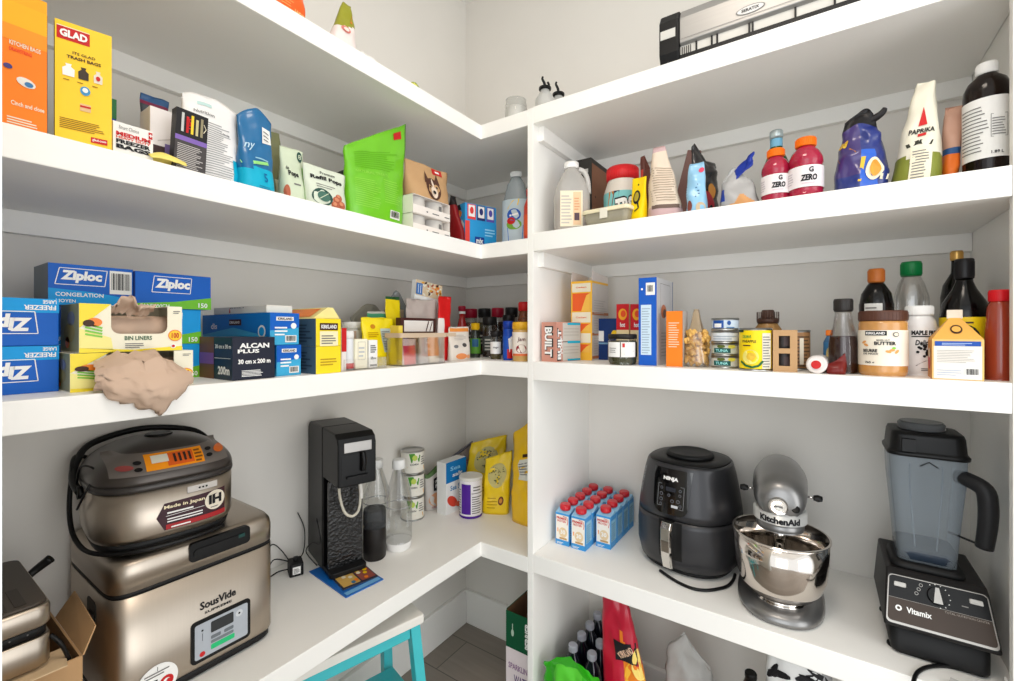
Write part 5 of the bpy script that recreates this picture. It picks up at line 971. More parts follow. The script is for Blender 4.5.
# white maple bottle
def mapl(m, F, r, z0, z1):
    H = z1 - z0; m.text(F, 'MAPLE FREE', r * .25, z0 + H * .86, H * .10, INK, r * 1.5, .05); m.rect(F, -r * .5, r * 1.0, z0 + H * .765, z0 + H * .79, INK, 2, 8); m.text(F, 'Delicious', r * .3, z0 + H * .64, H * .12, INK, r * 1.2, .03, .2); R = random.Random(2)
    for i in range(26): m.oval(F, r * R.uniform(-.2, .95), z0 + H * R.uniform(.3, .58), r * .10, H * .03, INK, 2 + i % 2, 6, R.random() * 3)
    m.poly(F, [(-r * .3, z0 + H * .12), (r * .5, z0 + H * .16), (r * .9, z0 + H * .26), (r * .2, z0 + H * .24)], BROWN, 3); m.lines(F, r * .0, r * .9, z0 + H * .02, z0 + H * .09, 2, INK, 2, .4, 1, 3)
bottle('maple_bottle', rmc(901, 938, 306, .115), [(0, 0), (.94, 0), (1, .03), (1, .66), (.9, .78), (.74, .84), (.70, .86)], M(236, 234, 232, .3, coat=.3), 'white bottle with black ornament print and white cap right of the peanut butter', 'bottle', [(.78, .86), (.80, .88), (.80, .985), (.74, 1), (0, 1)], WHITE, lab=(.06, .70, 1.0, M(238, 236, 234, .35), mapl), n=36, turn=.1)
# peanut butter
def pb(m, F, r, z0, z1):
    H = z1 - z0; m.rect(F, -r * .66, r * .22, z0 + H * .85, z0 + H * .98, INK, 2, 8); m.text(F, 'KIRKLAND', -r * .22, z0 + H * .915, H * .07, WHITE, r * .74, .03, lay=4); m.oval(F, r * .58, z0 + H * .88, r * .13, H * .07, GREYINK, 2); m.oval(F, r * .58, z0 + H * .88, r * .09, H * .045, CREAM, 3)
    m.text(F, 'MIXED NUT', r * .08, z0 + H * .72, H * .04, INK, r * .5, .02); m.text(F, 'BUTTER', r * .16, z0 + H * .63, H * .10, INK, r * .84, .04); m.text(F, 'BEURRE', -r * .45, z0 + H * .42, H * .09, INK, r * .62, .04); m.text(F, 'DE NOIX', -r * .42, z0 + H * .33, H * .05, INK, r * .66, .02); m.text(F, '765 g', -r * .46, z0 + H * .08, H * .08, INK, r * .4, .03)
    for a, b, q in ((-.72, .66, .5), (-.62, .58, -.4), (.42, .44, .2), (.62, .40, .9), (.28, .40, -.3)): m.oval(F, r * a, z0 + H * b, r * .12, H * .035, M(226, 160, 90, .5), 2, 12, q)
    m.oval(F, r * .5, z0 + H * .5, r * .08, H * .03, LIME, 2)
bottle('peanut_butter_jar', rmc(858, 908.5, 311, .062), [(0, 0), (.90, 0), (.98, .03), (1, .08), (1, .80), (.97, .84)], M(196, 140, 76, .25, coat=.5, var=.2, scale=60), 'big peanut butter jar with dark brown lid and cream label', 'jar', [(.98, .84), (1.0, .86), (1.0, .975), (.97, 1), (0, 1)], M(86, 54, 42, .4), lab=(.16, .70, 1.0, M(240, 230, 212, .45), pb), n=40, turn=-.06)
# tall dark bottles
bottle('oil_bottle', rmc(940, 974, 251, .23), [(0, 0), (.94, 0), (1, .02), (1, .62), (.85, .72), (.36, .82), (.33, .92)], M(14, 11, 6, .16), 'tall dark bottle with gold cap at the back beside the end panel', 'bottle', [(.37, .92), (.40, .93), (.40, .985), (.36, 1), (0, 1)], M(200, 160, 90, .3, .7), n=32)
def oilp(m, F, r, z0, z1): H = z1 - z0; m.oval(F, r * .15, z0 + H * .45, r * .62, H * .38, INK, 2); m.oval(F, r * .22, z0 + H * .45, r * .45, H * .26, M(200, 190, 40, .5), 3); m.oval(F, r * .30, z0 + H * .45, r * .26, H * .16, INK, 4); m.lines(F, -r * .3, r * .7, z0 + H * .86, z0 + H * .95, 1, BROWN, 2, .4, 1, 4)
bottle('molasses_bottle', rmc(939, 991, 259, .13), [(0, 0), (.95, 0), (1, .02), (1, .50), (.9, .62), (.50, .74), (.36, .80), (.34, .83)], M(7, 6, 6, .16), 'broad black bottle with black cap and yellow label behind the cream carton', 'bottle', [(.38, .83), (.40, .84), (.40, .99), (.36, 1), (0, 1)], M(26, 24, 26, .4), lab=(.12, .50, 1.0, M(246, 210, 20, .4), oilp), n=36, turn=-.1)
# gable top carton
GC = rm(932, 984, 336, .014); (x, y, z), w, h, _ = GC; d = .075; h = h
m = MB(); CT = M(240, 196, 120, .5); g = .042
m.box(-w / 2, w / 2, 0, d, 0, h * .93, CT)
zt_ = h * .93
gv = [(-w / 2, 0, zt_), (w / 2, 0, zt_), (w / 2, d, zt_), (-w / 2, d, zt_), (-w * .10, d * .5, zt_ + g), (w * .10, d * .5, zt_ + g)]
m.add(gv, [(0, 1, 5, 4), (1, 2, 5), (2, 3, 4, 5), (3, 0, 4)], M(236, 176, 84, .5)); m.box(-w * .16, w * .16, d * .5 - .0015, d * .5 + .0015, zt_ + g - .003, zt_ + g + .014, M(230, 216, 196, .5))
f = faces(w, d, h)['front']; m.rect(f, -w * .44, w * .44, h * .77, h * .88, M(30, 80, 170, .5), 2); m.lines(f, -w * .3, w * .3, h * .79, h * .86, 2, M(190, 210, 240, .5), 3, .35); m.rect(f, -w * .46, w * .46, h * .02, h * .77, M(238, 232, 222, .5), 1); m.lines(f, -w * .40, w * .36, h * .40, h * .70, 8, M(176, 170, 164, .6), 2, .3); m.barcode(f, w * .14, w * .42, h * .10, h * .28); m.lines(f, -w * .4, w * .1, h * .1, h * .26, 3, M(180, 190, 210, .6), 2, .3)
def gab(a, b, o): k = b / g; return (a, d * .5 * k - o * .6, zt_ + b + o * .8)
m.oval(gab, w * .0, g * .42, w * .12, g * .20, BROWN, 2); m.oval(gab, w * .0, g * .42, w * .09, g * .13, M(236, 176, 84, .5), 3)
m.rect(faces(w, d, h)['left'], -d / 2, d / 2, 0, h * .9, M(226, 150, 60, .5)); m.oval(faces(w, d, h)['left'], 0, h * .4, d * .3, h * .2, RED, 2); m.oval(faces(w, d, h)['left'], d * .1, h * .6, d * .25, h * .12, M(240, 220, 190, .5), 3)
tag(m.build('gable_carton', None, (x, y, ZM), -.08, bevel=.001), 'orange and white gable top carton with blue band and barcode', 'carton')
# red capped bottle at the end panel
pl = rmc(984, 1016, 290, .062)
bottle('sauce_bottle', pl, [(0, 0), (.94, 0), (1, .02), (1, .55), (.92, .66), (.86, .80), (.70, .86), (.66, .87)], M(150, 56, 34, .2, coat=.4), 'red brown sauce bottle with bright red cap against the end panel', 'bottle', [(.72, .87), (.74, .88), (.74, .985), (.70, 1), (0, 1)], M(206, 24, 34, .4), n=32)
# ================================================================== corner shelf, lower: appliances and dry goods
def text_on(m, F, *a, **k): m.text(F, *a, **k)
# ---- water oven with lid
w, d, h = .288, .282, .272
sv = empty('sous_vide_oven', (-1.004, .400, ZLL), RL); tag(sv, 'brushed steel water oven with black lid seam and green lit panel', 'cooker')
def R8(k, z, dx=0): return sring(w / 2 * k + dx, d / 2 * k + dx, z, 9, 64, 0, d / 2)
m = MB(); m.loft([R8(.955, .003), R8(.975, .006), R8(.975, .020)], BLKM); m.build('base', sv)
m = MB(); m.loft([R8(.99, .020), R8(1, .024), R8(1, .208)], STEELV); m.build('body', sv)
m = MB(); m.loft([R8(.992, .208), R8(.992, .217)], BLKM); m.build('seal', sv)
m = MB(); m.loft([R8(1, .217), R8(1, .250), R8(.985, .262), R8(.95, .269), R8(.86, .272), R8(.4, .272)], STEELV); m.build('lid', sv)
F = lambda a, b, o: (a, -o - .0002, b)
m = MB(); q = rrect(.112, .036, .008, 4, .028, .250)
m.prism([(a, b) for a, b in q], -.0035, .02, BLK, 'y'); m.prism([(a, b) for a, b in rrect(.094, .015, .006, 4, .026, .248)], -.0060, -.0036, BLKM, 'y'); m.box(.060, .072, -.0066, -.0055, .249, .256, M(30, 70, 66, .4)); m.build('lid_handle', sv)
m = MB(); m.prism([(d / 2 + a, b) for a, b in rrect(.05, .042, .010, 4, -.035, .165)], -w / 2 - .001, -w / 2 + .01, BLK, 'x'); m.prism([(d / 2 + a, b) for a, b in rrect(.034, .016, .005, 4, -.035, .155)], -w / 2 - .0025, -w / 2 - .001, BLKM, 'x'); m.build('side_grip', sv)
m = MB(); cx, cz = .030, .072
m.prism(rrect(.110, .082, .008, 4, cx, cz), -.0025, .004, BLK, 'y'); P = lambda a, b, o: (cx + a, -.0027 - o, cz + b)
m.poly(P, rrect(.098, .068, .004, 3), M(176, 182, 190, .4), 1)
m.poly(P, rrect(.042, .022, .002, 2, .000, .018), M(56, 58, 60, .25), 2)
for x in (-.012, .012): m.poly(P, rrect(.018, .007, .002, 2, x, -.002), M(110, 116, 122, .4), 2)
m.poly(P, rrect(.042, .006, .002, 2, 0, -.011), M(120, 126, 132, .4), 2)
g = M(40, 190, 120, .4); m.poly(P, rrect(.044, .010, .002, 2, .001, -.021), g, 2)
m.oval(P, -.036, -.026, .005, .005, RED, 2); m.oval(P, .032, .020, .007, .007, M(206, 210, 214, .4), 2); m.oval(P, .032, .020, .002, .002, INK, 3); m.oval(P, -.036, .02, .002, .002, INK, 2); m.line(P, [(-.036, .0), (-.036, .014)], .0008, INK, 2)
m.build('control_panel', sv)
m = MB(); m.text(F, 'SousVide', .024, .139, .016, INK, .066, .03); m.text(F, 'SUPREME', .024, .123, .005, INK, .050, .02); m.build('brand_lettering', sv)
m = MB(); cx, cz = -.078, .036; P2 = lambda a, b, o: (cx + a, -.0004 - o, cz + b)
m.oval(P2, 0, 0, .032, .032, WHITE, 1, 32); m.lines(P2, -.02, .02, .012, .022, 2, GREYINK, 2); m.line(P2, [(0, .020), (0, .028)], .0008, INK, 2)
for (a, b) in (((-.016, .004), (.000, .004)), ((-.016, .004), (-.016, -.02)), ((-.016, -.008), (.000, -.008)), ((-.016, -.02), (.000, -.02))): m.line(P2, [a, b], .003, INK, 2)
m.oval(P2, .014, -.006, .011, .011, RED, 2); m.oval(P2, .014, -.006, .006, .006, WHITE, 3); m.oval(P2, .017, -.006, .004, .004, RED, 4); m.build('round_sticker', sv)
# ---- rice cooker
rx, ry = .116, .132
rc = empty('rice_cooker', (-1.140, .368, ZLL + h + .0035), RL - .10); tag(rc, 'steel rice cooker with dark lid and orange display, on top of the water oven', 'rice cooker')
def E(k, z): return sring(rx * k, ry * k, z, 3.4, 64)
m = MB(); m.loft([E(.86, .0), E(.93, .004), E(.965, .020)], BLKM); m.build('base', rc)
m = MB(); m.loft([E(.97, .020), E(1, .030), E(1, .112)], STEELV); m.build('body', rc)
LIDM = M(78, 72, 68, .32, .6); m = MB(); m.loft([E(1.012, .112), E(1.018, .116), E(1.012, .124)], M(66, 62, 60, .35, .5), True, True)
DZ = .066
m.loft([E(math.cos(p * PI / 36) * 1.01, .124 + DZ * math.sin(p * PI / 36)) for p in range(0, 18)] + [E(.03, .124 + DZ)], LIDM); m.build('lid', rc)
def yfront(a, k): t = min(.999, abs(a) / (rx * k)); return -ry * k * (1 - t ** 3.4) ** (1 / 3.4)
def LF(a, b, o):                                   # b: angle up the lid, degrees
    k = math.cos(math.radians(b)) * 1.01; n = math.radians(b)
    return (a, yfront(a, k) - o * math.cos(n) - .0006, .124 + DZ * math.sin(n) + o * .9 + .0006)
m = MB(); PN = M(120, 112, 106, .35, .3); OL_ = M(246, 150, 20, .4)
m.surf(24, 10, lambda u, v: LF(-.094 + .188 * u, 14 + 34 * v, .0006), PN)
m.rect(LF, -.045, .047, 18, 44, OL_, 3, 12, 6); m.rect(LF, -.012, .030, 21, 41, M(226, 96, 30, .4), 4, 8, 5); m.rect(LF, -.036, -.010, 28, 40, M(226, 220, 200, .4), 5, 5, 4)
for i in range(4): m.rect(LF, -.002 + .008 * i, .002 + .008 * i, 25, 38, M(60, 40, 30, .5), 6, 1, 3)
m.lines(LF, .032, .045, 20, 42, 4, M(120, 70, 20, .5), 6)
for i in range(3): m.oval(LF, -.056 if i < 2 else .058, 22 + 10 * i if i < 2 else 36, .006, 3, BLK, 5)
m.oval(LF, .057, 26, .006, 3, BLK, 5); m.oval(LF, -.074, 26, .012, 4, M(150, 70, 66, .4), 5); m.oval(LF, .080, 32, .012, 6, M(226, 110, 30, .4), 5); m.build('control_panel', rc)
m = MB(); m.lathe([(.024, 0), (.022, .003), (0, .0035)], BLK, (0, .0, .124 + DZ - .0005), 28); v_ = m.build('steam_vent', rc)
BF = lambda a, b, o: (a, yfront(a, 1) - o - .0004, b)
m = MB(); DKL = M(64, 36, 44, .5)
hexp = [(-.018, .050), (-.006, .030), (.088, .030), (.098, .058), (.088, .086), (-.006, .078)]
def clipx(a): return a
m.surf(14, 6, lambda u, v: BF(-.020 + .104 * u, .032 + (.050 + .004 * u) * v, .0006), DKL)
m.surf(2, 4, lambda u, v: BF(-.020 - .012 * (1 - abs(2 * v - 1)) * (1 - u), .032 + .050 * v, .0006), DKL)
m.rect(BF, -.018, .084, .033, .042, M(170, 40, 44, .5), 3, 12); m.line(BF, [(-.018, .058), (.044, .060)], .0008, WHITE, 4)
m.text(BF, 'Made in Japan', .012, .074, .008, M(240, 226, 190, .5), .066, .03, lay=4); m.lines(BF, -.016, .04, .062, .068, 1, WHITE, 4, .5, 1, 5); m.lines(BF, -.016, .042, .046, .056, 2, WHITE, 4, .45, 2, 5); m.lines(BF, -.010, .03, .035, .04, 1, WHITE, 5, .5, 3, 5)
m.oval(BF, .064, .066, .019, .019, M(236, 226, 206, .5), 4, 26); m.text(BF, 'IH', .064, .068, .018, INK, .024, .05, lay=6); m.lines(BF, .055, .074, .052, .056, 1, GREYINK, 6, .4, 1, 3)
m.rect(BF, .016, .068, .092, .104, M(206, 200, 194, .4), 2, 6); 
for i in range(3): m.oval(BF, .036 + .006 * i, .098, .002, .002, INK, 4, 8)
m.build('sticker', rc)
m = MB(); hp = [(-rx - .004, .0, .100), (-rx - .009, .040, .116), (-rx * .99, .085, .142), (-rx * .74, .122, .168), (0, .140, .182), (rx * .74, .122, .168), (rx * .99, .085, .142), (rx + .009, .040, .116), (rx + .004, .0, .100)]
m.tube(hp, .0065, BLK, 10); m.lathe([(.012, -.004), (.012, .004)], BLK, (0, 0, 0), 16); q0 = len(m.v) - 32; m.xf(Matrix.Translation((-rx - .004, 0, .100)) @ Matrix.Rotation(PI / 2, 4, 'Y'), q0)
m.lathe([(.012, -.004), (.012, .004)], BLK, (0, 0, 0), 16); m.xf(Matrix.Translation((rx + .004, 0, .100)) @ Matrix.Rotation(PI / 2, 4, 'Y'), len(m.v) - 32); m.build('carry_handle', rc)
m = MB(); m.tube([(-rx * .6, .128, .120), (-rx * .98, .10, .150), (-rx - .010, .05, .120), (-rx - .016, .02, .06), (-rx - .012, -.02, .020), (-rx * .95, -.08, .0065), (-rx * .5, -.128, .0060), (.02, -.136, .0060), (rx * .7, -.122, .0060)], .0040, BLK, 8)
m.tube([(-rx - .006, .03, .100), (-rx - .004, -.01, .150), (-rx * .9, -.05, .146), (-rx - .005, -.06, .110), (-rx - .010, -.02, .075)], .0020, BLK, 6); m.build('cord', rc)
# ---- contact grill on an opened carton
gx, y0, y1 = -.955, YE + .004, .178
cb = empty('shipping_carton', (gx, (y0 + .212) / 2, ZLL), RL); tag(cb, 'opened brown cardboard carton under the contact grill', 'carton')
wc = .212 - y0; m = MB(); t = .003; hc_ = .165
m.box(-wc / 2, wc / 2, .012, .30, 0, t, KRAFT); m.box(-wc / 2, wc / 2, .012, .012 + t, t, hc_, KRAFT); m.box(-wc / 2, wc / 2, .30 - t, .30, t, hc_, KRAFT); m.box(-wc / 2, -wc / 2 + t, .012 + t, .30 - t, t, hc_, KRAFT); m.box(wc / 2 - t, wc / 2, .012 + t, .30 - t, t, hc_, KRAFT); m.build('carton_body', cb)
m = MB(); m.add([(-wc / 2, .0, hc_ + .004), (wc / 2 - .02, -.002, hc_ + .002), (wc / 2 - .012, .055, hc_ + .003), (-wc / 2, .06, hc_ + .003)], [(0, 1, 2, 3)], M(214, 186, 148, .8)); m.build('flap', cb, solid=.002)
m = MB(); m.add([(wc / 2 + .001, .012, hc_), (wc / 2 + .001, .18, hc_), (wc / 2 + .024, .17, hc_ + .040), (wc / 2 + .020, .03, hc_ + .030)], [(0, 1, 2, 3)], KRAFT); m.build('flap', cb, solid=.002)
gr = empty('contact_grill', (gx - .006, (y0 + y1) / 2, ZLL + hc_ + .0062), RL); tag(gr, 'steel contact grill with dark ribbed top, half hidden by the door frame', 'grill'); gw = y1 - y0
def gq(k, z, yy=0): return [(a, b + .125 + yy, z) for a, b in rrect(gw * k, .235 * k, .016, 4)]
m = MB(); m.loft([gq(.94, .0), gq(1, .006), gq(1, .046), gq(.98, .048)], STEELV); m.build('base', gr)
m = MB(); m.loft([gq(.95, .048), gq(.95, .064)], BLKM); 
for i in range(5): m.lathe([(.0024, 0), (.0024, .002), (0, .002)], GREYINK, (-gw * .36 + gw * .16 * i, .0155, .055), 10)
m.build('plate', gr)
m = MB(); m.loft([gq(.97, .064, -.004), gq(1.0, .068, -.004), gq(1.0, .090, -.004), gq(.97, .096, -.004)], STEELV); m.build('lid', gr)
m = MB(); m.loft([gq(.95, .0962, -.004), gq(.93, .100, -.004)], M(70, 62, 54, .45)); 
for i in range(4): m.box(-gw * .3 + i * .02 - .006, -gw * .3 + i * .02 + .006, .02, .09, .0995, .1012, M(56, 50, 44, .5))
m.build('lid_top', gr)
m = MB(); m.tube([(gw * .42, .16, .080), (gw * .56, .17, .090), (gw * .74, .165, .106)], .006, BLK, 8, True, lambda t: .8 + .5 * t); m.build('lever', gr)
m = MB(); m.tube([(gw * .5, .02, .040), (gw * .5 + .012, .012, .02), (gw * .5 + .022, .02, -.02), (gw * .5 + .020, .06, -.06)], .003, BLK, 6); m.build('cord', gr)
# ---- booklets, soda maker, adapter
def bkp(m, F, w, d, h):
    t = F['top']; m.rect(t, -w * .45, w * .45, -d * .48, -d * .40, M(120, 180, 230, .4)); m.rect(t, -w * .2, w * .4, -d * .36, -d * .30, M(60, 130, 200, .4))
carton('booklet', ((-.988, .770, ZLL), .112, .004, RL), .195, M(10, 100, 185, .35, coat=.4), 'blue booklet lying under the soda maker', 'booklet', bkp, turn=-.10, h=.0035)
def bk2(m, F, w, d, h):
    t = F['top']; m.rect(t, -w * .46, w * .02, -d * .46, d * .1, M(210, 170, 90, .4)); m.rect(t, w * .06, w * .46, -d * .46, d * .1, M(150, 80, 70, .4)); R = random.Random(6)
    for i in range(16): m.oval(t, R.uniform(-w * .42, w * .42), R.uniform(-d * .42, 0), w * .06, d * .04, R.choice([YEL, ORG, CREAM, M(60, 120, 160, .5), BROWN]), 2 + i % 3, 8)
carton('booklet', ((-1.012, .776, ZLL + .0038), .098, .003, RL), .18, M(26, 34, 60, .35, coat=.4), 'dark booklet with food pictures on top of the blue booklet', 'booklet', bk2, turn=-.22, h=.003)
ss = empty('soda_maker', (-1.060, .780, ZLL + .0072), math.radians(73.5)); tag(ss, 'tall glossy black soda maker standing on booklets', 'soda maker')
w = .104; d = .225; H = .402; GB_ = M(5, 5, 6, .35)
side = [(.052, .0), (d, .0), (d, H - .03)] + [(d - .03 + .03 * math.cos(k * PI / 10), H - .03 + .03 * math.sin(k * PI / 10)) for k in range(1, 6)] + [(.085, H), (.085, .012), (.052, .012)]
m = MB(); m.prism(side, -w / 2, w / 2, GB_, 'x'); m.build('housing', ss, bevel=.004)
m = MB(); m.prism([(-.046, .262), (.0845, .262), (.0845, H), (-.020, H - .002), (-.040, H - .014), (-.046, H - .03)], -w / 2 + .0005, w / 2 - .0005, M(7, 7, 8, .4), 'x'); hd = m.build('head', ss, bevel=.004)
m = MB(); m.box(-.036, .038, -.0476, -.046, H - .050, H - .024, M(176, 172, 168, .3, .7)); m.build('badge', hd, bevel=.001)
m = MB(); m.box(-.042, .044, -.0468, -.046, .282, H - .056, BLKG); m.tube([(.012, -.050, .350), (.014, -.054, .325), (.012, -.051, .300)], .007, BLK, 8); m.box(-.030, .026, -.054, -.046, .284, .290, BLK); m.build('lever', hd)
m = MB(); TX = M(6, 6, 7, .2, bump=.8, scale=120, coat=.25); m.prism(rrect(w * .92, .245, .006, 3, 0, .134), .044, .052, TX, 'y'); m.build('front_plate', ss)
m = MB(); m.prism([(a, b) for a, b in rrect(w * .98, .062, .012, 4, 0, .045)], 0, .014, BLK, 'z'); m.build('drip_tray', ss, bevel=.002)
m = MB(); m.tube([(-.030, .010, .262), (-.028, .012, .225), (-.016, .010, .178), (.004, .006, .162), (.022, .006, .175), (.028, .008, .215), (.024, .010, .262)], .0038, M(206, 200, 184, .4), 8); m.tube([(.024, .010, .262), (.029, .008, .235), (.030, .008, .205)], .0055, M(226, 222, 214, .4), 8); m.build('hanging_loop', ss)
m = MB(); m.tube([(-w / 2 - .002, .13, .12), (-w / 2 - .010, .10, .14), (-w / 2 - .006, .08, .08), (-w / 2 - .012, .14, .06), (-w / 2 - .02, .17, .025), (-w / 2 - .01, .10, .01)], .0016, BLK, 6); m.build('cord', ss)
ad = empty('power_adapter', (-1.195, .702, ZLL), RL - .4); tag(ad, 'black power adapter with white rating label beside the soda maker', 'adapter')
m = MB(); m.prism(rrect(.036, .05, .005, 3, 0, .025), 0, .034, BLKM, 'z'); m.box(-.006, .006, .020, .024, .034, .048, BLK); m.build('adapter_body', ad, bevel=.002)
m = MB(); m.box(-.010, .010, -.0006, 0, .007, .027, WHITE); m.lines(lambda a, b, o: (a, -.0006 - o, b), -.008, .008, .010, .024, 4, GREYINK); m.build('rating_label', ad)
m = MB(); m.tube([(-.018, .03, .012), (-.04, .05, .003), (-.075, .03, .002), (-.105, .06, .003)], .0018, BLK, 6); m.tube([(-.01, .05, .02), (-.03, .075, .05), (-.055, .070, .075), (-.075, .065, .040), (-.10, .065, .045)], .0016, BLK, 6); m.tube([(-.01, .03, .03), (-.05, .05, .04), (-.07, .055, .012), (-.10, .058, .012)], .0016, BLK, 6); m.tube([(.01, .05, .02), (.03, .085, .03), (.035, .105, .085), (.016, .100, .14)], .0016, BLK, 6); m.build('cord', ad)
# ---- soda bottles and the dark flask
SB = [(.86, .085), (.95, .09), (1, .12), (1, .55), (.96, .62), (.60, .80), (.42, .885), (.40, .90)]
def sodab(place, lab):
    (x, y, z), r, h_ = place; o = empty('soda_bottle', (x, y, z), 0); tag(o, lab, 'bottle', 'clear soda bottles')
    m = MB(); m.lathe(prof(r, h_, SB), PET, (0, 0, 0), 36, False, False); m.lathe(prof(r, h_, [(1.004, .48), (1.012, .484), (1.012, .490), (1.004, .494)]), M(190, 190, 190, .3, 0, .4), (0, 0, 0), 36, False, False); m.build('bottle_body', o)
    m = MB(); m.lathe(prof(r, h_, [(.80, 0), (.90, .01), (.98, .085), (.94, .092), (.5, .094), (0, .094)]), WHITE, (0, 0, 0), 36); m.build('base_cup', o)
    m = MB(); m.lathe(prof(r, h_, [(.44, .895), (.50, .90), (.50, .985), (.45, 1), (0, 1)]), WHITE, (0, 0, 0), 28); m.build('cap', o)
pl = leftc(385.5, 412, 459, .19, ZLL); sodab(pl, 'clear soda bottle with white cap and white base, standing in the open')
pl = leftc(363, 390, 459, .29, ZLL); sodab(((pl[0][0], pl[0][1], ZLL), pl[1], pl[2]), 'clear soda bottle with white cap half hidden behind the soda maker')
pl = leftc(363, 386, 508, .205, ZLL)
fl = bottle('vacuum_flask', pl, [(0, 0), (.9, 0), (1, .03), (1, .62), (.98, .64)], M(30, 27, 26, .4), 'dark tumbler with smoky clear lid between soda maker and bottle', 'flask', [(.99, .64), (.99, .94), (.94, 1), (0, 1)], M(90, 92, 94, .15, 0, .5), n=32)
# ---- cans three high
CC = leftc(400.5, 424.5, 449, .3275, ZLL); hh = CC[2] / 3
def vegp(m, F, r, h):
    G_ = M(80, 150, 50, .5); m.poly(F, [(-r * .5, h * .9), (-r * .1, h * .92), (r * .5, h * .82), (r * .4, h * .54), (-r * .3, h * .52)], G_, 2); m.oval(F, r * .0, h * .72, r * .22, h * .12, M(190, 210, 90, .5), 3); m.poly(F, [(-r * 1.1, h * .1), (r * 1.1, h * .12), (r * 1.0, h * .32), (r * .2, h * .26), (-r * .6, h * .34)], M(226, 170, 80, .5), 2); m.text(F, 'CORN', -r * .05, h * .44, h * .08, INK, r * .7, .02); m.lines(F, r * .55, r * 1.1, h * .4, h * .8, 4, GREYINK, 2, .4, 2, 3)
for i, lb in enumerate(('vegetable can at the bottom of the stack of three', 'vegetable can in the middle of the stack of three', 'vegetable can on top of the stack of three, bare steel lid showing')):
    can('vegetable_can', ((CC[0][0], CC[0][1], ZLL + i * (hh + .0003)), CC[1], hh), M(236, 232, 220, .45), lb, 'can', vegp, 'stacked vegetable cans', turn=.1 * i)
# ---- pouches, salt, canister, yellow bags
def pastap(m, F, w, h, B):
    m.rect(F, -w * .20, w * .34, h * .44, h * .76, INK, 1, 5, 4); m.text(F, 'PURE', w * .05, h * .66, h * .08, WHITE, w * .36, .03, lay=4); m.text(F, 'FLAN', w * .07, h * .55, h * .08, WHITE, w * .40, .03, lay=4); m.oval(F, -w * .1, h * .24, w * .3, h * .16, M(206, 150, 110, .5)); m.oval(F, w * .14, h * .34, w * .16, h * .1, M(214, 170, 140, .5), 2); m.lines(F, -w * .3, w * .2, h * .05, h * .1, 2, M(150, 60, 60, .5), 2)
bag('food_pouch', left(426, 446, 466, .30, ZLL), .035, M(196, 190, 184, .35), 'small grey pouch with black label between the cans and the salt box', 'pouch', lambda u, v, s: M(80, 110, 60, .4) if v > .84 else M(198, 192, 186, .35), pastap, amp=.005, seed=141, turn=-.35, top=lambda u: .92 + .08 * math.cos(4 * u))
def saltp(m, F, w, d, h):
    f = F['front']; m.rect(f, -w / 2, w / 2, h * .60, h, M(10, 120, 190, .45)); m.text(f, 'Sea', -w * .05, h * .86, h * .08, M(150, 210, 240, .5), w * .5, .02); m.text(f, 'salt', w * .05, h * .73, h * .08, WHITE, w * .5, .03); m.text(f, 'Sea Salt', w * .05, h * .48, h * .10, M(60, 130, 180, .5), w * .7, .02); m.oval(f, -w * .2, h * .22, w * .28, h * .09, M(216, 70, 50, .5), 2, 20, -.6); m.oval(f, w * .1, h * .12, w * .18, h * .05, M(226, 100, 70, .5), 3, 20, -.3)
    r = F['right']; m.rect(r, -d / 2, d / 2, h * .60, h, M(20, 130, 200, .45)); m.rect(r, -d / 2, d / 2, h * .0, h * .58, M(226, 228, 230, .5))
carton('salt_box', left(446, 466, 460, .235, ZLL), .045, M(238, 238, 236, .5), 'white salt box with bright blue top behind the purple canister', 'box', saltp, turn=.0)
pl = leftc(459.5, 482, 475, .165, ZLL)
def canp(m, F, r, z0, z1):
    H = z1 - z0; m.rect(F, -r * .9, -r * .0, z0 + H * .1, z1 - H * .08, M(80, 30, 150, .45), 1, 8); m.rect(F, -r * 1.9, r * 1.9, z0, z0 + H * .05, M(80, 30, 150, .45), 1, 24); m.lines(F, r * .1, r * 1.1, z0 + H * .12, z0 + H * .62, 8, GREYINK, 2, .4, 3, 5); m.rect(F, r * .06, r * 1.2, z0 + H * .66, z0 + H * .68, GREYINK, 2, 6); m.lines(F, r * .2, r * 1.0, z0 + H * .74, z0 + H * .9, 2, GREYINK, 2, .4, 5, 5); m.lines(F, -r * 1.3, -r * .94, z0 + H * .1, z0 + H * .8, 10, GREYINK, 2, .4, 7, 3)
bottle('drink_canister', pl, [(0, 0), (.98, 0), (1, .01), (1, .93)], M(84, 40, 150, .4), 'purple and white canister with white lid in front of the salt box', 'canister', [(1.01, .92), (1.03, .93), (1.03, .985), (1.0, 1), (.9, 1), (.88, .985), (0, .985)], M(228, 226, 220, .4), lab=(.02, .92, 1.0, M(238, 236, 240, .45), canp), n=36)
o = bag('snack_bag', left(448, 474, 446, .355, ZLL), .03, M(206, 190, 186, .3, 0, .75), 'pale clear bag closed by a long grey strap clip at the back wall', 'bag', None, lambda m, F, w, h, B: (m.oval(F, w * .1, h * .5, w * .2, h * .1, M(190, 110, 110, .5)), m.lines(F, -w * .2, w * .3, h * .62, h * .7, 2, M(190, 90, 100, .5))), amp=.006, seed=143, top=lambda u: .82 + .18 * u)
m = MB(); bh2 = left(448, 474, 446, .355, ZLL)[2]; bw2 = left(448, 474, 446, .355, ZLL)[1]; m.tube([(-bw2 * .75, .004, bh2 * .74), (-bw2 * .2, .004, bh2 * .86), (bw2 * .35, .004, bh2 * .99), (bw2 * .80, .004, bh2 * 1.10)], .006, M(110, 108, 120, .5), 8); m.build('strap_clip', o)
YB = M(250, 214, 20, .4, coat=.2)
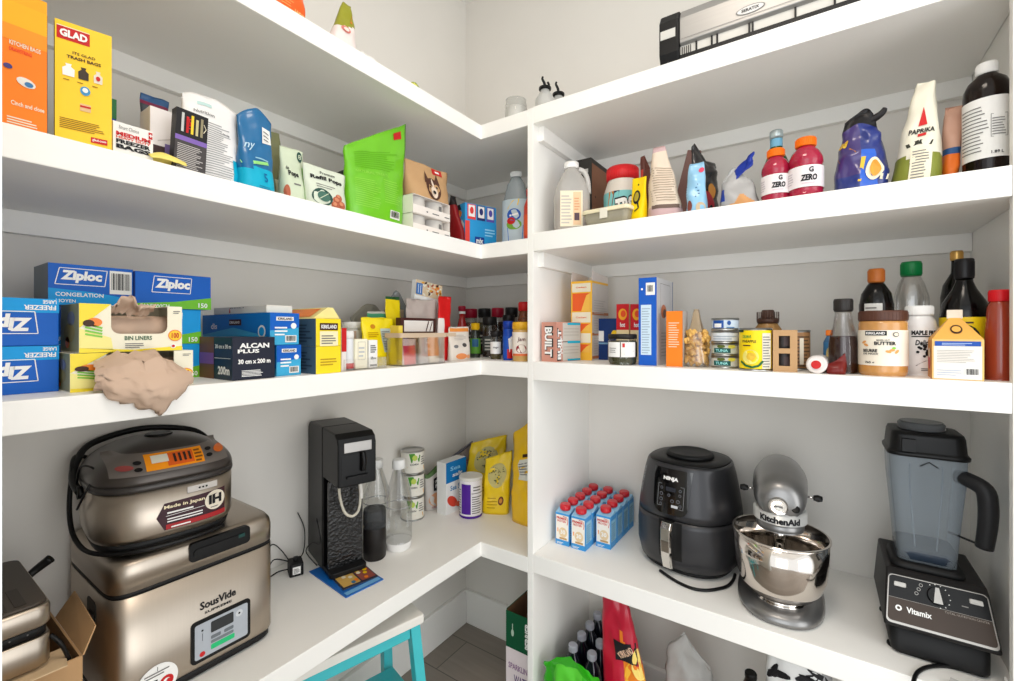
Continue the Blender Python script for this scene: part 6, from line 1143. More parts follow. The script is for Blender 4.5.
def seedp(m, F, w, h, B):
    m.oval(F, 0, h * .64, w * .34, h * .22, M(206, 196, 130, .5), 1, 18); R = random.Random(7)
    for i in range(40):
        a = R.uniform(0, 6.28); q = math.sqrt(R.random()) * .9; m.oval(F, w * .32 * q * math.cos(a), h * (.64 + .2 * q * math.sin(a)), w * .03, h * .012, R.choice([M(110, 110, 70, .6), M(160, 150, 90, .6), M(90, 100, 60, .6)]), 2, 7, R.random() * 3)
    m.oval(F, w * .2, h * .22, w * .10, h * .07, M(110, 50, 30, .5), 2); m.oval(F, w * .2, h * .22, w * .06, h * .04, M(220, 150, 60, .5), 3); m.lines(F, -w * .3, w * .1, h * .1, h * .3, 4, M(200, 160, 0, .5), 2, .3, 1, 3)
bag('seed_bag', right(470, 499, 436, .28, ZLL), .045, YB, 'yellow seed bag with clear window, leaning in the corner', 'bag', None, seedp, amp=.006, seed=145, turn=.55, skew=.03, lean=.02, top=lambda u: .93 + .07 * u)
bag('seed_bag', right(487, 509, 450, .20, ZLL), .04, YB, 'yellow seed bag with clear window, in front next to the big yellow bag', 'bag', None, seedp, amp=.006, seed=147, turn=.45, skew=.012, top=lambda u: .92 + .08 * u)
def bigy(m, F, w, h, B):
    m.rect(F, -w * .30, -w * .02, h * .42, h * .62, M(226, 226, 216, .5), 1, 4, 4); m.lines(F, -w * .28, -w * .05, h * .44, h * .6, 6, GREYINK, 2, .35, 3, 3); m.line(F, [(-w * .24, h * .655), (w * .0, h * .66)], h * .03, BROWN, 2); m.oval(F, w * .2, h * .80, w * .2, h * .1, M(180, 120, 20, .5), 2); m.line(F, [(w * .1, h * .64), (w * .44, h * .62)], h * .05, M(40, 70, 110, .5), 2)
zb_ = right(506, 534, 420, .18, ZLL)
bag('chip_bag', zb_, .07, M(250, 200, 16, .35, coat=.3), 'big golden yellow bag with crumpled top against the divider panel', 'bag', None, bigy, amp=.009, seed=149, turn=.0, top=lambda u: .90 + .1 * math.cos(2.2 * u - .3), w=.19, h=zb_[2] * 1.02).location.x = XP0 - .102
# ================================================================== straight shelf, lower: drinks, air fryer, mixer, blender
PB_ = M(60, 150, 215, .4); LBLU = M(150, 200, 232, .45)
dr = empty('shake_carton', (-.655, 1.251, ZL), 0)
w, d, h = .047, .047, .098; m = MB()
m.box(-w / 2, w / 2, 0, d, 0, h, PB_); m.add([(-w / 2, 0, h), (w / 2, 0, h), (w / 2, d, h), (-w / 2, d, h), (-w / 2, d * .75, h + .012), (w / 2, d * .75, h + .012)], [(0, 1, 5, 4), (1, 2, 5), (2, 3, 4, 5), (3, 0, 4)], LBLU)
f = faces(w, d, h)['front']; m.rect(f, -w * .46, w * .46, h * .16, h * .94, M(238, 232, 222, .5), 1); m.text(f, 'PREMIER', -w * .04, h * .84, h * .075, RED, w * .74, .03); m.text(f, 'PROTEIN', -w * .04, h * .75, h * .065, RED, w * .62, .02)
m.line(f, [(w * .04, h * .92), (w * .34, h * .90), (w * .42, h * .78), (w * .36, h * .66)], .0016, RED, 2)
m.oval(f, w * .06, h * .40, w * .30, h * .16, M(226, 200, 160, .5), 2); m.text(f, '30', w * .06, h * .42, h * .14, WHITE, w * .36, .03, lay=4); m.text(f, '1', -w * .32, h * .46, h * .12, ORG, None, .04); m.rect(f, -w * .2, w * .34, h * .18, h * .24, M(190, 150, 100, .5), 2); m.rect(f, -w / 2, w / 2, h * .0, h * .15, PB_, 1); m.lines(f, -w * .4, w * .1, h * .03, h * .1, 2, WHITE, 2)
for sname in ('left', 'right'): q = faces(w, d, h)[sname]; m.rect(q, -d * .4, d * .4, h * .2, h * .86, M(150, 200, 226, .5)); m.lines(q, -d * .34, d * .3, h * .24, h * .8, 8, M(90, 130, 160, .6), 2, .35)
m.build('carton_body', dr)
m = MB(); m.lathe([(.015, 0), (.0162, .002), (.0162, .015), (.0135, .018), (0, .018)], M(206, 26, 40, .35, coat=.3), (0, d * .44, h + .0065), 22)
for i in range(18): m.box(-.0006, .0006, -.0168, -.0156, .003, .014, M(180, 20, 34, .4)); m.xf(Matrix.Translation((0, d * .44, h + .0065)) @ Matrix.Rotation(2 * PI * i / 18, 4, 'Z'), len(m.v) - 8)
m.build('cap', dr)
rown = ('front', 'second', 'third', 'fourth', 'back'); first = True
for ci, cn in enumerate(('column beside the divider panel', 'middle column', 'column nearest the air fryer')):
    for ri in range(5):
        if ci == 2 and ri == 4: continue
        o = dr if first else copy_tree(dr); first = False
        yy = 1.2515 + .0535 * (ri + (1 if ci == 2 else 0)); o.location = (-.6585 + .0545 * ci + (.004 if ci == 2 else 0), yy, ZL)
        tag(o, 'red capped shake carton, %s of the %s' % (rown[ri] if not (ci == 2 and ri == 3) else 'last', cn), 'drink carton', 'shake cartons in a block')
# ---- air fryer
af = empty('air_fryer', (-.312, 1.392, ZL), -.17); tag(af, 'dark grey air fryer with black control panel and chrome handle', 'air fryer')
AFG = M(50, 50, 53, .36, .3, coat=.12, var=.03); e = 2.5
PRF = [(.118, .014), (.128, .020), (.1370, .06), (.1375, .11), (.1340, .165), (.127, .215), (.1185, .262), (.112, .288), (.109, .294)]
def afr(z):
    for (r0, z0), (r1, z1) in zip(PRF, PRF[1:]):
        if z <= z1: t = max(0, (z - z0) / (z1 - z0)); return r0 + (r1 - r0) * t
    return PRF[-1][0]
def AE(r, z): return sring(r, r, z, e, 64)
m = MB(); m.loft([AE(.105, .004), AE(.118, .006), AE(.118, .014)], BLKM); 
for a in (-.07, .07):
    for b in (-.07, .07): m.lathe([(.014, 0), (.014, .005)], BLKM, (a, b, 0), 14)
m.build('base', af)
m = MB(); m.loft([AE(.118, .0145)] + [AE(afr(z), z) for z in (.020, .04, .06, .085, .11, .135, .150)], AFG, True, True); m.build('basket_drawer', af)
m = MB(); m.loft([AE(afr(.152) - .002, .1502), AE(afr(.152) - .002, .1535)], BLK); m.loft([AE(afr(z), z) for z in (.1535, .17, .19, .215, .24, .262, .28, .288, .292)] + [AE(.1075, .294)], AFG, True, True); m.build('upper_body', af)
m = MB(); m.loft([AE(.107, .294), AE(.104, .298), AE(.078, .301), AE(.03, .301)], BLK); m.loft([sring(.066, .066, .301, 2, 48), sring(.065, .066, .309, 2, 48), sring(.058, .060, .313, 2, 48), sring(.054, .056, .311, 2, 48), sring(.02, .02, .310, 2, 48)], BLKM); m.build('top_cover', af)
def AF(a, b, o): r = afr(b); t = min(.99, abs(a) / r); return (a, -r * (1 - t ** e) ** (1 / e) - o - .0006, b)
m = MB(); bl = M(10, 10, 12, .10, coat=.6)
P_ = [(-.052, .288), (.052, .292), (.046, .205), (.040, .190), (.028, .183), (-.028, .183), (-.040, .190), (-.046, .205)]
def pan(u, v):
    b = .166 + .118 * v; hw = .030 + .018 * min(1, v * 6) ** .5 + .006 * v; return AF(-hw + 2 * hw * u, b, .0012)
m.surf(16, 20, pan, bl); LGR = M(150, 152, 156, .4)
AP = lambda a, b, o: AF(a, b - .012, o)
m.text(AP, 'NINJA', -.002, .270, .0125, WHITE, .042, .05, lay=5)
for pts in ([(-.036, .254), (.036, .254), (.036, .196), (-.036, .196), (-.036, .254)],): m.line(AP, pts, .0008, LGR, 5)
m.rect(AP, -.014, .014, .238, .249, M(46, 48, 54, .2), 5, 4); 
for a, b, s in ((-.026, .244, .004), (-.026, .228, .005), (-.026, .214, .005), (-.026, .201, .004), (.026, .244, .004), (.026, .232, .004), (.022, .216, .005), (-.004, .228, .004), (.006, .214, .005), (.028, .205, .004)): m.oval(AP, a, b, s, s, M(96, 98, 104, .4), 5, 12); m.oval(AP, a, b, s * .6, s * .6, bl, 6, 10)
m.rect(AP, .004, .022, .1975, .2045, M(196, 198, 202, .4), 6, 3); m.build('control_panel', af)
m = MB(); FL = lambda a, b, o: (-math.sin(.95 + a / .125) * (afr(b) + o), -math.cos(.95 + a / .125) * (afr(b) + o), b)
def FLs(a, b, o):
    an = -.80 + a / .12; r = afr(b) + .0006 + o; c, q = math.sin(an), -math.cos(an); return (r * math.copysign(abs(c) ** (2 / e), c), r * math.copysign(abs(q) ** (2 / e), q), b)
m.text(FLs, 'AIR FRYER', 0, .235, .010, LGR, .075, .02, 0, PI / 2, 3); m.build('side_lettering', af)
m = MB()
def hnd(u, v, o=0): b = .150 - .124 * v; y = AF(0, b, 0)[1]; return (b, y)
P1 = [hnd(0, v / 8) for v in range(9)]
prf = [(-(.027 if v > 0 else .020) + P1[v][1] + .006 * (v / 8) ** 2, P1[v][0]) for v in range(9)]
vs = [(-.0155, p[0], p[1]) for p in prf] + [(.0155, p[0], p[1]) for p in prf]; 
rings = []
for k in range(9):
    y, z = prf[k]; wv = .0155 - .002 * (k / 8); rings.append([(-wv, y + .006, z), (-wv * .8, y, z), (wv * .8, y, z), (wv, y + .006, z), (wv, P1[k][1] + .004, z), (-wv, P1[k][1] + .004, z)])
m.loft(rings, CHROME, True, True, False); hh_ = m.build('handle', af, bevel=.001)
m = MB(); m.rect(AF, -.030, .034, .046, .148, BLK, 1, 10, 6); m.build('handle_recess', af)
m = MB(); m.box(-.012, .012, P1[0][1] - .013, P1[0][1] + .002, .1503, .1530, BLK); m.build('release_button', hh_)
c_ = [G(u, v, ZL) for u, v in ((660, 572), (669, 578.5), (680, 585), (692, 590), (704, 592), (716, 591), (727, 588), (733, 582), (735, 576))]
m = MB(); Mi = Matrix.Rotation(.17, 4, 'Z') @ Matrix.Translation((.312, -1.392, -ZL)); m.tube([Mi @ Vector((p.x, p.y, ZL + .0045)) for p in c_], .0040, BLK, 8); m.build('cord', af)
# ---- stand mixer
mx = empty('stand_mixer', (-.078, 1.290, ZL), .06); tag(mx, 'silver stand mixer with polished steel bowl', 'mixer')
SIL = M(132, 131, 130, .34, .75, coat=.4, var=.03)
m = MB(); ell = lambda a, b, z, cy, ee=2.5: sring(a, b, z, ee, 56, 0, cy)
m.loft([ell(.088, .150, 0, .04), ell(.094, .156, .004, .04), ell(.094, .156, .012, .04), ell(.088, .150, .022, .04), ell(.070, .13, .028, .045), ell(.05, .10, .030, .05)], SIL); m.build('foot', mx)
m = MB(); m.loft([sring(.058, .050, .026, 2.6, 40, 0, .150), sring(.050, .042, .07, 2.6, 40, 0, .155), sring(.046, .038, .15, 2.6, 40, 0, .158), sring(.050, .042, .21, 2.6, 40, 0, .150), sring(.054, .05, .245, 2.6, 40, 0, .140)], SIL); m.build('column', mx)
m = MB(); Z0 = .274
hs = [(-.096, .004, -.010), (-.094, .030, -.006), (-.086, .043, -.003), (-.070, .050, -.001), (-.04, .055, 0), (.02, .060, .002), (.08, .061, .003), (.14, .056, .0), (.175, .044, -.004), (.195, .024, -.008), (.200, .004, -.010)]
m.loft([[(r * 1.0 * math.cos(2 * PI * k / 40), y, Z0 + dz + r * .98 * math.sin(2 * PI * k / 40)) for k in range(40)] for y, r, dz in hs], SIL); m.build('head', mx)
m = MB(); m.lathe([(.0, .0), (.048, .0), (.050, .004), (.050, .014), (.044, .022)], SIL, (0, -.042, Z0 - .074), 40); 
m.build('head_collar', mx)
m = MB(); m.lathe([(.050, Z0 - .054), (.0555, Z0 - .052), (.0555, Z0 - .030), (.052, Z0 - .026)], M(206, 206, 204, .3, .4), (0, -.044, 0), 48)
FB = lambda a, b, o: ((.0555 + o) * math.sin(a / .0555), -.044 - (.0555 + o) * math.cos(a / .0555), b); m.text(FB, 'KitchenAid', 0, Z0 - .041, .015, INK, .086, .05, 0, 0, 2); m.build('trim_band', mx)
m = MB(); m.lathe([(.0, 0), (.020, 0), (.020, .006), (.017, .009), (0, .010)], CHROME, (0, 0, 0), 30); m.xf(Matrix.Translation((-.003, -.092, Z0 - .008)) @ Matrix.Rotation(PI / 2, 4, 'X')); m.box(-.012, .006, -.1035, -.100, Z0 - .0085, Z0 - .0060, GREYINK); m.build('hub_cap', mx)
m = MB(); m.lathe([(.0, 0), (.009, 0), (.010, .004), (.008, .010), (0, .011)], BLK, (0, 0, 0), 18); m.xf(Matrix.Translation((.030, -.084, Z0 - .012)) @ Matrix.Rotation(PI / 2 - .25, 4, 'X')); m.build('hub_screw', mx)
for sx in (-1, 1):
    m = MB(); m.tube([(sx * .056, .02, Z0 - .012), (sx * .072, .018, Z0 - .012)], .003, CHROME, 8); q0 = len(m.v); m.lathe([(.0, -.010), (.006, -.009), (.0085, 0), (.006, .009), (0, .010)], BLK, (0, 0, 0), 16); m.xf(Matrix.Translation((sx * .079, .018, Z0 - .012)) @ Matrix.Rotation(PI / 2, 4, 'Y'), q0); m.build('lever_knob', mx)
m = MB(); m.lathe([(.012, -.055), (.012, .0)], CHROME, (0, -.040, Z0 - .070), 20); m.build('beater_shaft', mx)
bw_ = MB(); BS = M(214, 206, 198, .10, 1.0, var=.01)
bp_ = [(.046, .034), (.054, .036), (.074, .047), (.090, .066), (.0995, .094), (.103, .13), (.1045, .178), (.1075, .181), (.1075, .184), (.1030, .184), (.1010, .13), (.0975, .096), (.088, .070), (.072, .052), (.0, .044)]
bp_ = [(a * .955, b) for a, b in bp_]
bw_.lathe(bp_, BS, (0, -.030, 0), 64, True, False); bo = bw_.build('bowl', mx)
m = MB(); m.lathe([(.052, .026), (.054, .030), (.050, .033), (.054, .037), (.048, .042)], CHROME, (0, -.030, 0), 48); m.build('bowl_foot', bo)
# ---- blender
bl_ = empty('blender', (.199, 1.316, ZL), 0.0); tag(bl_, 'black high power blender with clear jug, beside the end panel', 'blender')
w, d = .172, .21; fy = -d / 2
VB = M(26, 24, 24, .45)
m = MB(); m.loft([[(a, b, z) for a, b in rrect(w * k, d * .94, .014, 4)] for k, z in ((.84, .004), (.87, .012), (.87, .066))], BLKM)
for a in (-.066, .066):
    for b in (-.07, .07): m.lathe([(.012, 0), (.012, .005)], BLKM, (a, b, 0), 12)
m.build('base', bl_)
# housing: sloping front face
m = MB(); prf2 = [(fy - .004, .058), (fy - .006, .066), (fy + .040, .150), (fy + .052, .158), (d / 2, .160), (d / 2, .058)]
n2 = len(prf2); vs = []
for sx in (-1, 1):
    for y, z in prf2: k = 1 - .10 * (z - .058) / .10; vs.append((sx * w / 2 * k, y, z))
fs = [tuple(range(n2)), tuple(range(n2, 2 * n2))[::-1]] + [(i, n2 + i, n2 + (i + 1) % n2, (i + 1) % n2) for i in range(n2)]
m.add(vs, fs, VB); m.build('housing', bl_, bevel=.004)
dy, dz_ = .046, .084; L_ = math.hypot(dy, dz_); ny, nz = -dz_ / L_, dy / L_
def VF(a, b, o): t = b / L_; k = 1 - .10 * t; return (a * k, fy - .006 + dy * t + ny * (o + .0005), .066 + dz_ * t + nz * (o + .0005))
m = MB(); m.poly(VF, rrect(w * .965, L_ * .97, .008, 3, 0, L_ * .5), M(170, 166, 160, .3, .7), 1); m.poly(VF, rrect(w * .94, L_ * .91, .007, 3, 0, L_ * .515), M(66, 54, 46, .4), 2)
m.poly(VF, [(-w * .47, L_ * .52), (w * .47, L_ * .52), (w * .47, L_ * .93), (w * .44, L_ * .965), (-w * .44, L_ * .965), (-w * .47, L_ * .93)], BLKG, 3)
m.line(VF, [(-w * .47, L_ * .52), (w * .47, L_ * .52)], .0008, M(150, 146, 140, .4), 4)
m.text(VF, 'Vitamix', -w * .18, L_ * .33, .011, WHITE, .040, .03, lay=4); m.oval(VF, -w * .37, L_ * .33, .0055, .0055, WHITE, 4, 16); m.oval(VF, -w * .37, L_ * .33, .0026, .0026, M(66, 54, 46, .4), 5, 12)
m.text(VF, 'TOTAL NUTRITION CENTER', w * .25, L_ * .475, .0035, M(170, 160, 150, .5), .066, .0, lay=4)
for i in range(9): an = math.radians(-30 + 25 * i); m.oval(VF, .021 * math.sin(an), L_ * .74 + .021 * math.cos(an), .0010, .0010, WHITE, 5, 6)
for i in range(3): m.oval(VF, -.034 + .004 * i, L_ * (.70 + .09 * i), .0034, .0034, M(180, 178, 174, .5), 5, 10); m.oval(VF, -.034 + .004 * i, L_ * (.70 + .09 * i), .0024, .0024, BLKG, 6, 10)
m.lines(VF, w * .22, w * .30, L_ * .66, L_ * .70, 1, M(150, 148, 144, .5), 5); m.build('control_panel', bl_)
m = MB(); n_ = 24; ctr = (0, L_ * .74); q = []
for k in range(n_): q.append((.017 * math.cos(2 * PI * k / n_), L_ * .74 + .017 * math.sin(2 * PI * k / n_)))
m.loft([[VF(a, b, .0015) for a, b in q], [VF(a * .92, ctr[1] + (b - ctr[1]) * .92, .010) for a, b in q]], BLK); m.poly(lambda a, b, o: VF(a, b, .0105 + o), [(-.0075, L_ * .74 - .014), (.0075, L_ * .74 - .014), (.003, L_ * .74 + .015), (-.003, L_ * .74 + .015)], M(196, 194, 190, .4), 1); m.build('speed_dial', bl_)
for a in (-w * .36, w * .36):
    m = MB(); m.loft([[VF(x, y, .001) for x, y in rrect(.022, .0095, .002, 3, a, L_ * .80)], [VF(x, y, .005) for x, y in rrect(.020, .008, .002, 3, a, L_ * .80)]], M(200, 198, 194, .4)); m.build('toggle_switch', bl_)
m = MB(); m.loft([[(a, b, z) for a, b in rrect(.120 * k, .120 * k, .022, 4, -.008, .01)] for k, z in ((1.0, .1585), (.98, .166), (.9, .172))], BLKM); m.build('jug_seat', bl_)
# jug
def JQ(k, z, r=.022): return [(a - .008, b + .01, z) for a, b in rrect(.126 * k, .126 * k, r * k, 5)]
JM = M(186, 196, 204, .08, 0, .25, var=.01); m = MB()
m.loft([JQ(.76, .173), JQ(.78, .200), JQ(.80, .215), JQ(.86, .27), JQ(.96, .345), JQ(1.0, .404)], JM, True, False)
jg = m.build('jug', bl_)
m = MB()
for sx in (-.02, .014): m.tube([(-.008 + sx, .01 - .0485, .205), (-.008 + sx * 1.2, .01 - .0525, .26), (-.008 + sx * 1.5, .01 - .0585, .345), (-.008 + sx * 1.5, .01 - .061, .386)], .0016, M(196, 206, 214, .08, 0, .3), 6)
m.tube([(-.022, -.0535, .382), (-.008, -.0535, .392), (.006, -.0535, .382)], .0012, BLK, 6, False); m.build('jug_ribs', jg)
m = MB(); m.loft([[(a - .008, b + .01, z) for a, b in rrect(.094 * k, .094 * k, .02, 4)] for k, z in ((1.02, .176), (1.05, .190), (1.03, .200))], M(60, 74, 92, .2, 0, .55)); m.build('blade_collar', jg)
m = MB(); m.loft([JQ(1.05, .400), JQ(1.06, .406), JQ(1.02, .409), JQ(.99, .412), JQ(.95, .442), JQ(.91, .449), JQ(.6, .450)], BLK); m.box(-.052, -.030, -.066, -.054, .412, .438, BLK); ld_ = m.build('jug_lid', bl_)
m = MB(); m.lathe([(.036, .0), (.040, .003), (.040, .013), (.036, .018), (.0, .018)], M(96, 98, 100, .25, 0, .8), (-.012, .01, .449), 32); m.build('lid_plug', ld_)
m = MB(); hx = lambda t: (-.008 + .064 * .707 + t * .76, .01 - .064 * .707 - t * .66)
H_ = [hx(.000) + (.366,), hx(.016) + (.366,), hx(.044) + (.354,), hx(.050) + (.325,), hx(.049) + (.285,), hx(.044) + (.240,)]
P3 = spline([Vector(p) for p in H_], 5)
m.tube([tuple(p) for p in P3], .0135, M(30, 30, 32, .5), 12, False, lambda t: 1.0 + .12 * math.sin(PI * t)); m.tube([hx(-.014) + (.246,), hx(.040) + (.243,)], .0022, BLK, 6, False); m.build('jug_handle', bl_)
m = MB(); p_ = [G(u, v, ZL) for u, v in ((965, 672), (945, 668), (928, 669), (917, 675), (913, 686))]
m.tube([(p.x - .199, p.y - 1.316, .004) for p in p_], .0036, BLK, 8); m.build('cord', bl_)
# small white things at the front corner of the shelf
c = G(962, 676, ZL); m = MB(); m.box(-.010, .010, -.007, .007, 0, .010, M(196, 194, 190, .5)); m.box(-.006, .006, -.0075, -.007, .002, .006, GREYINK); tag(m.build('plug_cover', None, (.215, FY + .014, ZL), -.3, bevel=.0015), 'small pale grey plug cover in front of the blender base', 'plug')
m = MB(); m.prism([(0, 0), (.022, 0), (.022, .004), (.005, .006), (.004, .030), (0, .030)], -.004, .016, WHITE, 'y'); c = G(1008, 690, ZL); tag(m.build('shelf_clip', None, (XE - .026, FY + .030, ZL), 0, bevel=.0012), 'white plastic corner clip standing at the end panel', 'clip')
# ================================================================== top shelf
def lt(u0, u1, v, d): return left(u0, u1, v, d, ZTL)
p = lt(268, 303, -30, .03)
bag('snack_bag', p, .05, M(236, 96, 30, .45), 'bright orange bag standing on the topmost corner shelf, cut by the photo edge', 'bag', None, lambda m, F, w, h, B: (m.text(F, 'HOT', w * .25, h * .18, h * .12, M(250, 190, 120, .5), w * .3, .03), m.lines(F, -w * .3, w * .1, h * .1, h * .4, 5, M(250, 160, 90, .5), 1, .35, 2, 3)), amp=.005, seed=151)
p = lt(326, 354, 0, .03)
bag('snack_bag', p, .05, M(232, 220, 214, .45), 'white snack bag with olive green pointed top on the topmost corner shelf', 'bag', lambda u, v, s: (M(150, 150, 40, .45) if v > .52 + .08 * u else M(234, 222, 218, .45)), lambda m, F, w, h, B: (m.oval(F, -w * .1, h * .42, w * .16, h * .07, M(216, 130, 120, .5)), m.oval(F, -w * .1, h * .42, w * .09, h * .04, M(240, 220, 210, .5), 3), m.line(F, [(w * .1, h * .62), (w * .2, h * .80)], .006, M(216, 130, 40, .5), 2)), amp=.005, seed=153, skew=.018, wt=.022, power=.7)
def low(u0, u1, v, d, name, mat, lab, cat, seed, fn=None):
    p = lt(u0, u1, v, d); m = MB(); w, h = p[1], p[2]
    def tp(u, vv): q = Vector((u * 3, vv * 3, seed)); e = math.sin(PI * u) ** .5 * math.sin(PI * vv) ** .5; return ((u - .5) * w, vv * .05, max(.0012, .0015 + h * e * (.8 + .35 * noise.noise(q))))
    m.surf(14, 10, tp, mat, True, fn); m.add([(-w / 2, 0, .001), (w / 2, 0, .001), (w / 2, .05, .001), (-w / 2, .05, .001)], [(0, 1, 2, 3)], mat)
    return tag(m.build(name, None, p[0], RL, solid=.0008), lab, cat)
low(361, 384, 49, .02, 'candy_wrapper', M(236, 234, 230, .4), 'flat white wrapper with dark print on the topmost corner shelf', 'wrapper', 4, lambda u, v: INK if .62 < u < .82 and .2 < v < .6 else M(236, 234, 230, .4))
low(399, 410, 73, .02, 'candy_wrapper', M(160, 60, 120, .4), 'small purple wrapper near the yellow-green one on the topmost corner shelf', 'wrapper', 6, lambda u, v: M(236, 220, 226, .4) if int(u * 7) % 3 == 0 else M(150, 50, 110, .4))
low(409, 427, 79, .02, 'candy_wrapper', M(190, 200, 60, .4), 'small yellow-green wrapper on the topmost corner shelf', 'wrapper', 9, lambda u, v: M(130, 150, 40, .4) if int(u * 6 + v * 3) % 3 == 0 else M(214, 214, 90, .4))
pl = rightc(505, 527, 101, .08, ZTL)
gj = bottle('glass_jar', pl, [(0, 0), (.8, 0), (.95, .1), (1, .3), (1, .8), (.9, .95), (.94, 1.0)], M(226, 226, 222, .08, 0, .22), 'clear glass jar with white contents on the topmost shelf beside the divider panel', 'jar', None, None, .7, M(236, 234, 228, .5), n=32)
def pourer(u0, u1, v, d, lab, two):
    (x, y, z), r, h = rightc(u0, u1, v, d, ZT); r = .012; o = empty('oil_pourer', (x, y, z), -math.atan2(x, y)); tag(o, lab, 'bottle', 'oil pourer bottles')
    m = MB(); m.lathe([(.026, 0), (.030, .004), (.030, h * .38), (.018, h * .56), (.0135, h * .62), (.0135, h * .68)], M(232, 232, 228, .3, 0, .5), (0, 0, 0), 28); m.build('bottle_body', o)
    m = MB(); m.lathe([(.015, h * .66), (.019, h * .69), (.019, h * .74), (.010, h * .78)], BLK, (0, 0, 0), 24); m.tube([(0, 0, h * .76), (-.002, -.004, h * .86), (-.008, -.010, h * .95), (-.006, -.014, h)], .0042, BLK, 8, True, lambda t: 1.2 - .5 * t)
    if two: m.tube([(.006, 0, h * .74), (.012, -.004, h * .80), (.008, -.004, h * .88)], .0035, BLK, 8)
    m.build('spout', o)
pourer(538, 552, 79, .055, 'bottle with black curved pouring spout on the topmost shelf, left of two', True)
pourer(553, 564, 84, .13, 'bottle with black hooked spout on the topmost shelf, right of two', False)
# vacuum sealer
x0 = PR(658.5, .0)[0]; L_ = .46
vs_ = empty('vacuum_sealer', (x0, FY + .004, ZT), 0); tag(vs_, 'long silver and black vacuum sealer on the topmost straight shelf', 'vacuum sealer')
Hh = .136; D_ = .11; SG = M(160, 158, 155, .38, .5, stretch=(1, 40, 40), scale=10)
m = MB(); m.box(.0485, L_, .006, D_, .003, .016, BLK); m.build('base', vs_, bevel=.002)
m = MB(); cap = [(.012, .002), (.094, .002), (D_, .020), (D_, Hh - .014), (D_ - .02, Hh), (.014, Hh - .006), (.0, Hh - .03), (.0, .026)]
m.prism(cap, .0, .048, BLK, 'x'); ec = m.build('end_cap', vs_, bevel=.003)
m = MB(); m.box(.004, .040, -.0012, .0, Hh * .46, Hh * .62, M(206, 204, 198, .4)); m.build('badge', ec)
m = MB(); m.prism([(.004, .044), (.012, .040), (D_ - .004, .040), (D_ - .006, Hh - .012), (D_ - .024, Hh - .003), (.016, Hh - .008), (.004, Hh - .032)], .049, L_, SG, 'x'); hb2 = m.build('housing', vs_, bevel=.002)
FV = lambda a, b, o: (a, .004 - o - .0003, b)
m = MB(); m.oval(FV, .205, .066, .030, .010, M(120, 120, 118, .4), 1, 28); m.oval(FV, .205, .066, .027, .008, M(220, 218, 214, .3), 2, 28); m.text(FV, 'SERATIX', .205, .066, .007, INK, .036, .02, lay=4); m.line(FV, [(.052, .052), (L_ - .01, .052)], .0010, GREYINK, 2); m.build('badge', hb2)
m = MB(); m.box(.049, L_, .014, D_ - .01, .016, .040, M(216, 212, 204, .4))
for x in (.085, .12, .132, .20, .207, .29, .36): m.box(x, x + .004, .010, .0138, .016, .040, BLK)
for i in range(5): m.box(.053 + .005 * i, .0545 + .005 * i, .010, .0138, .017, .036, M(60, 58, 56, .5))
m.build('cutter_track', vs_)
# ================================================================== below the lower shelves
# step stool
s1, s2, s3 = G(292, 672, -.775), G(422, 612, -.775), G(407, 605, -.775)
ang = math.atan2(s2.y - s1.y, s2.x - s1.x); Ls = .34
st = empty('step_stool', (s2.x + .012 * math.sin(ang), s2.y - .012 * math.cos(ang), ZF), ang); tag(st, 'turquoise step stool with white top pushed under the corner shelf', 'stool')
TQ = M(70, 196, 204, .4, coat=.2); hs_ = -.775 - ZF; Ws = .22
m = MB(); m.box(-Ls, 0, 0, Ws, hs_ - .024, hs_, M(238, 234, 226, .45)); m.build('seat', st, bevel=.003)
def leg(xa, ya, xb, yb):
    m = MB(); a = .014; t0, t1 = hs_ - .0245, 0
    m.loft([[(xb - a, yb - a, t1), (xb + a, yb - a, t1), (xb + a, yb + a, t1), (xb - a, yb + a, t1)], [(xa - a, ya - a, t0), (xa + a, ya - a, t0), (xa + a, ya + a, t0), (xa - a, ya + a, t0)]], TQ, True, True, False); m.build('leg', st, bevel=.002)
leg(-.022, .022, .012, -.018); leg(-.022, Ws - .022, .012, Ws + .018); leg(-Ls + .022, .022, -Ls - .012, -.018); leg(-Ls + .022, Ws - .022, -Ls - .012, Ws + .018)
for nm, a in (('apron', (-Ls + .036, -.036, .012, .026, hs_ - .058, hs_ - .0245)), ('apron', (-Ls + .036, -.036, Ws - .026, Ws - .012, hs_ - .058, hs_ - .0245)), ('apron', (-.026, -.012, .036, Ws - .036, hs_ - .058, hs_ - .0245)), ('apron', (-Ls + .012, -Ls + .026, .036, Ws - .036, hs_ - .058, hs_ - .0245)),
              ('step', (-Ls + .01, -.0, .03, Ws - .03, hs_ * .48, hs_ * .48 + .016))):
    m = MB(); m.box(*a, TQ); m.build(nm, st, bevel=.002)
# cartons beside the divider
xa = PR(506, .045)[0]
def redw(m, F, w, d, h): f = F['front']; m.rect(f, -w / 2, w / 2, 0, h * .55, M(240, 186, 180, .5)); m.text(f, 'SPARKLING', 0, h * .80, h * .07, M(150, 110, 150, .5), w * .8, .02); m.text(f, 'WATER', w * .1, h * .66, h * .1, M(110, 90, 130, .5), w * .6, .02); m.oval(f, w * .3, h * .3, w * .14, h * .08, RED, 2); m.oval(f, -w * .2, h * .34, w * .16, h * .08, M(230, 140, 140, .5), 2); m.lines(f, -w * .4, w * .1, h * .1, h * .22, 3, M(200, 110, 110, .5), 2)
wd = XP0 - .006 - xa; h1 = HV(650, PR(515, .045)[1]) - ZF; h2 = HV(611, PR(508, .045)[1]) - ZF - h1
carton('drink_case', (((xa + XP0 - .006) / 2, FY + .045, ZF), wd, h1, 0), .24, M(238, 226, 228, .5), 'white and pink drink case on the floor under the green case', 'case', redw, h=h1)
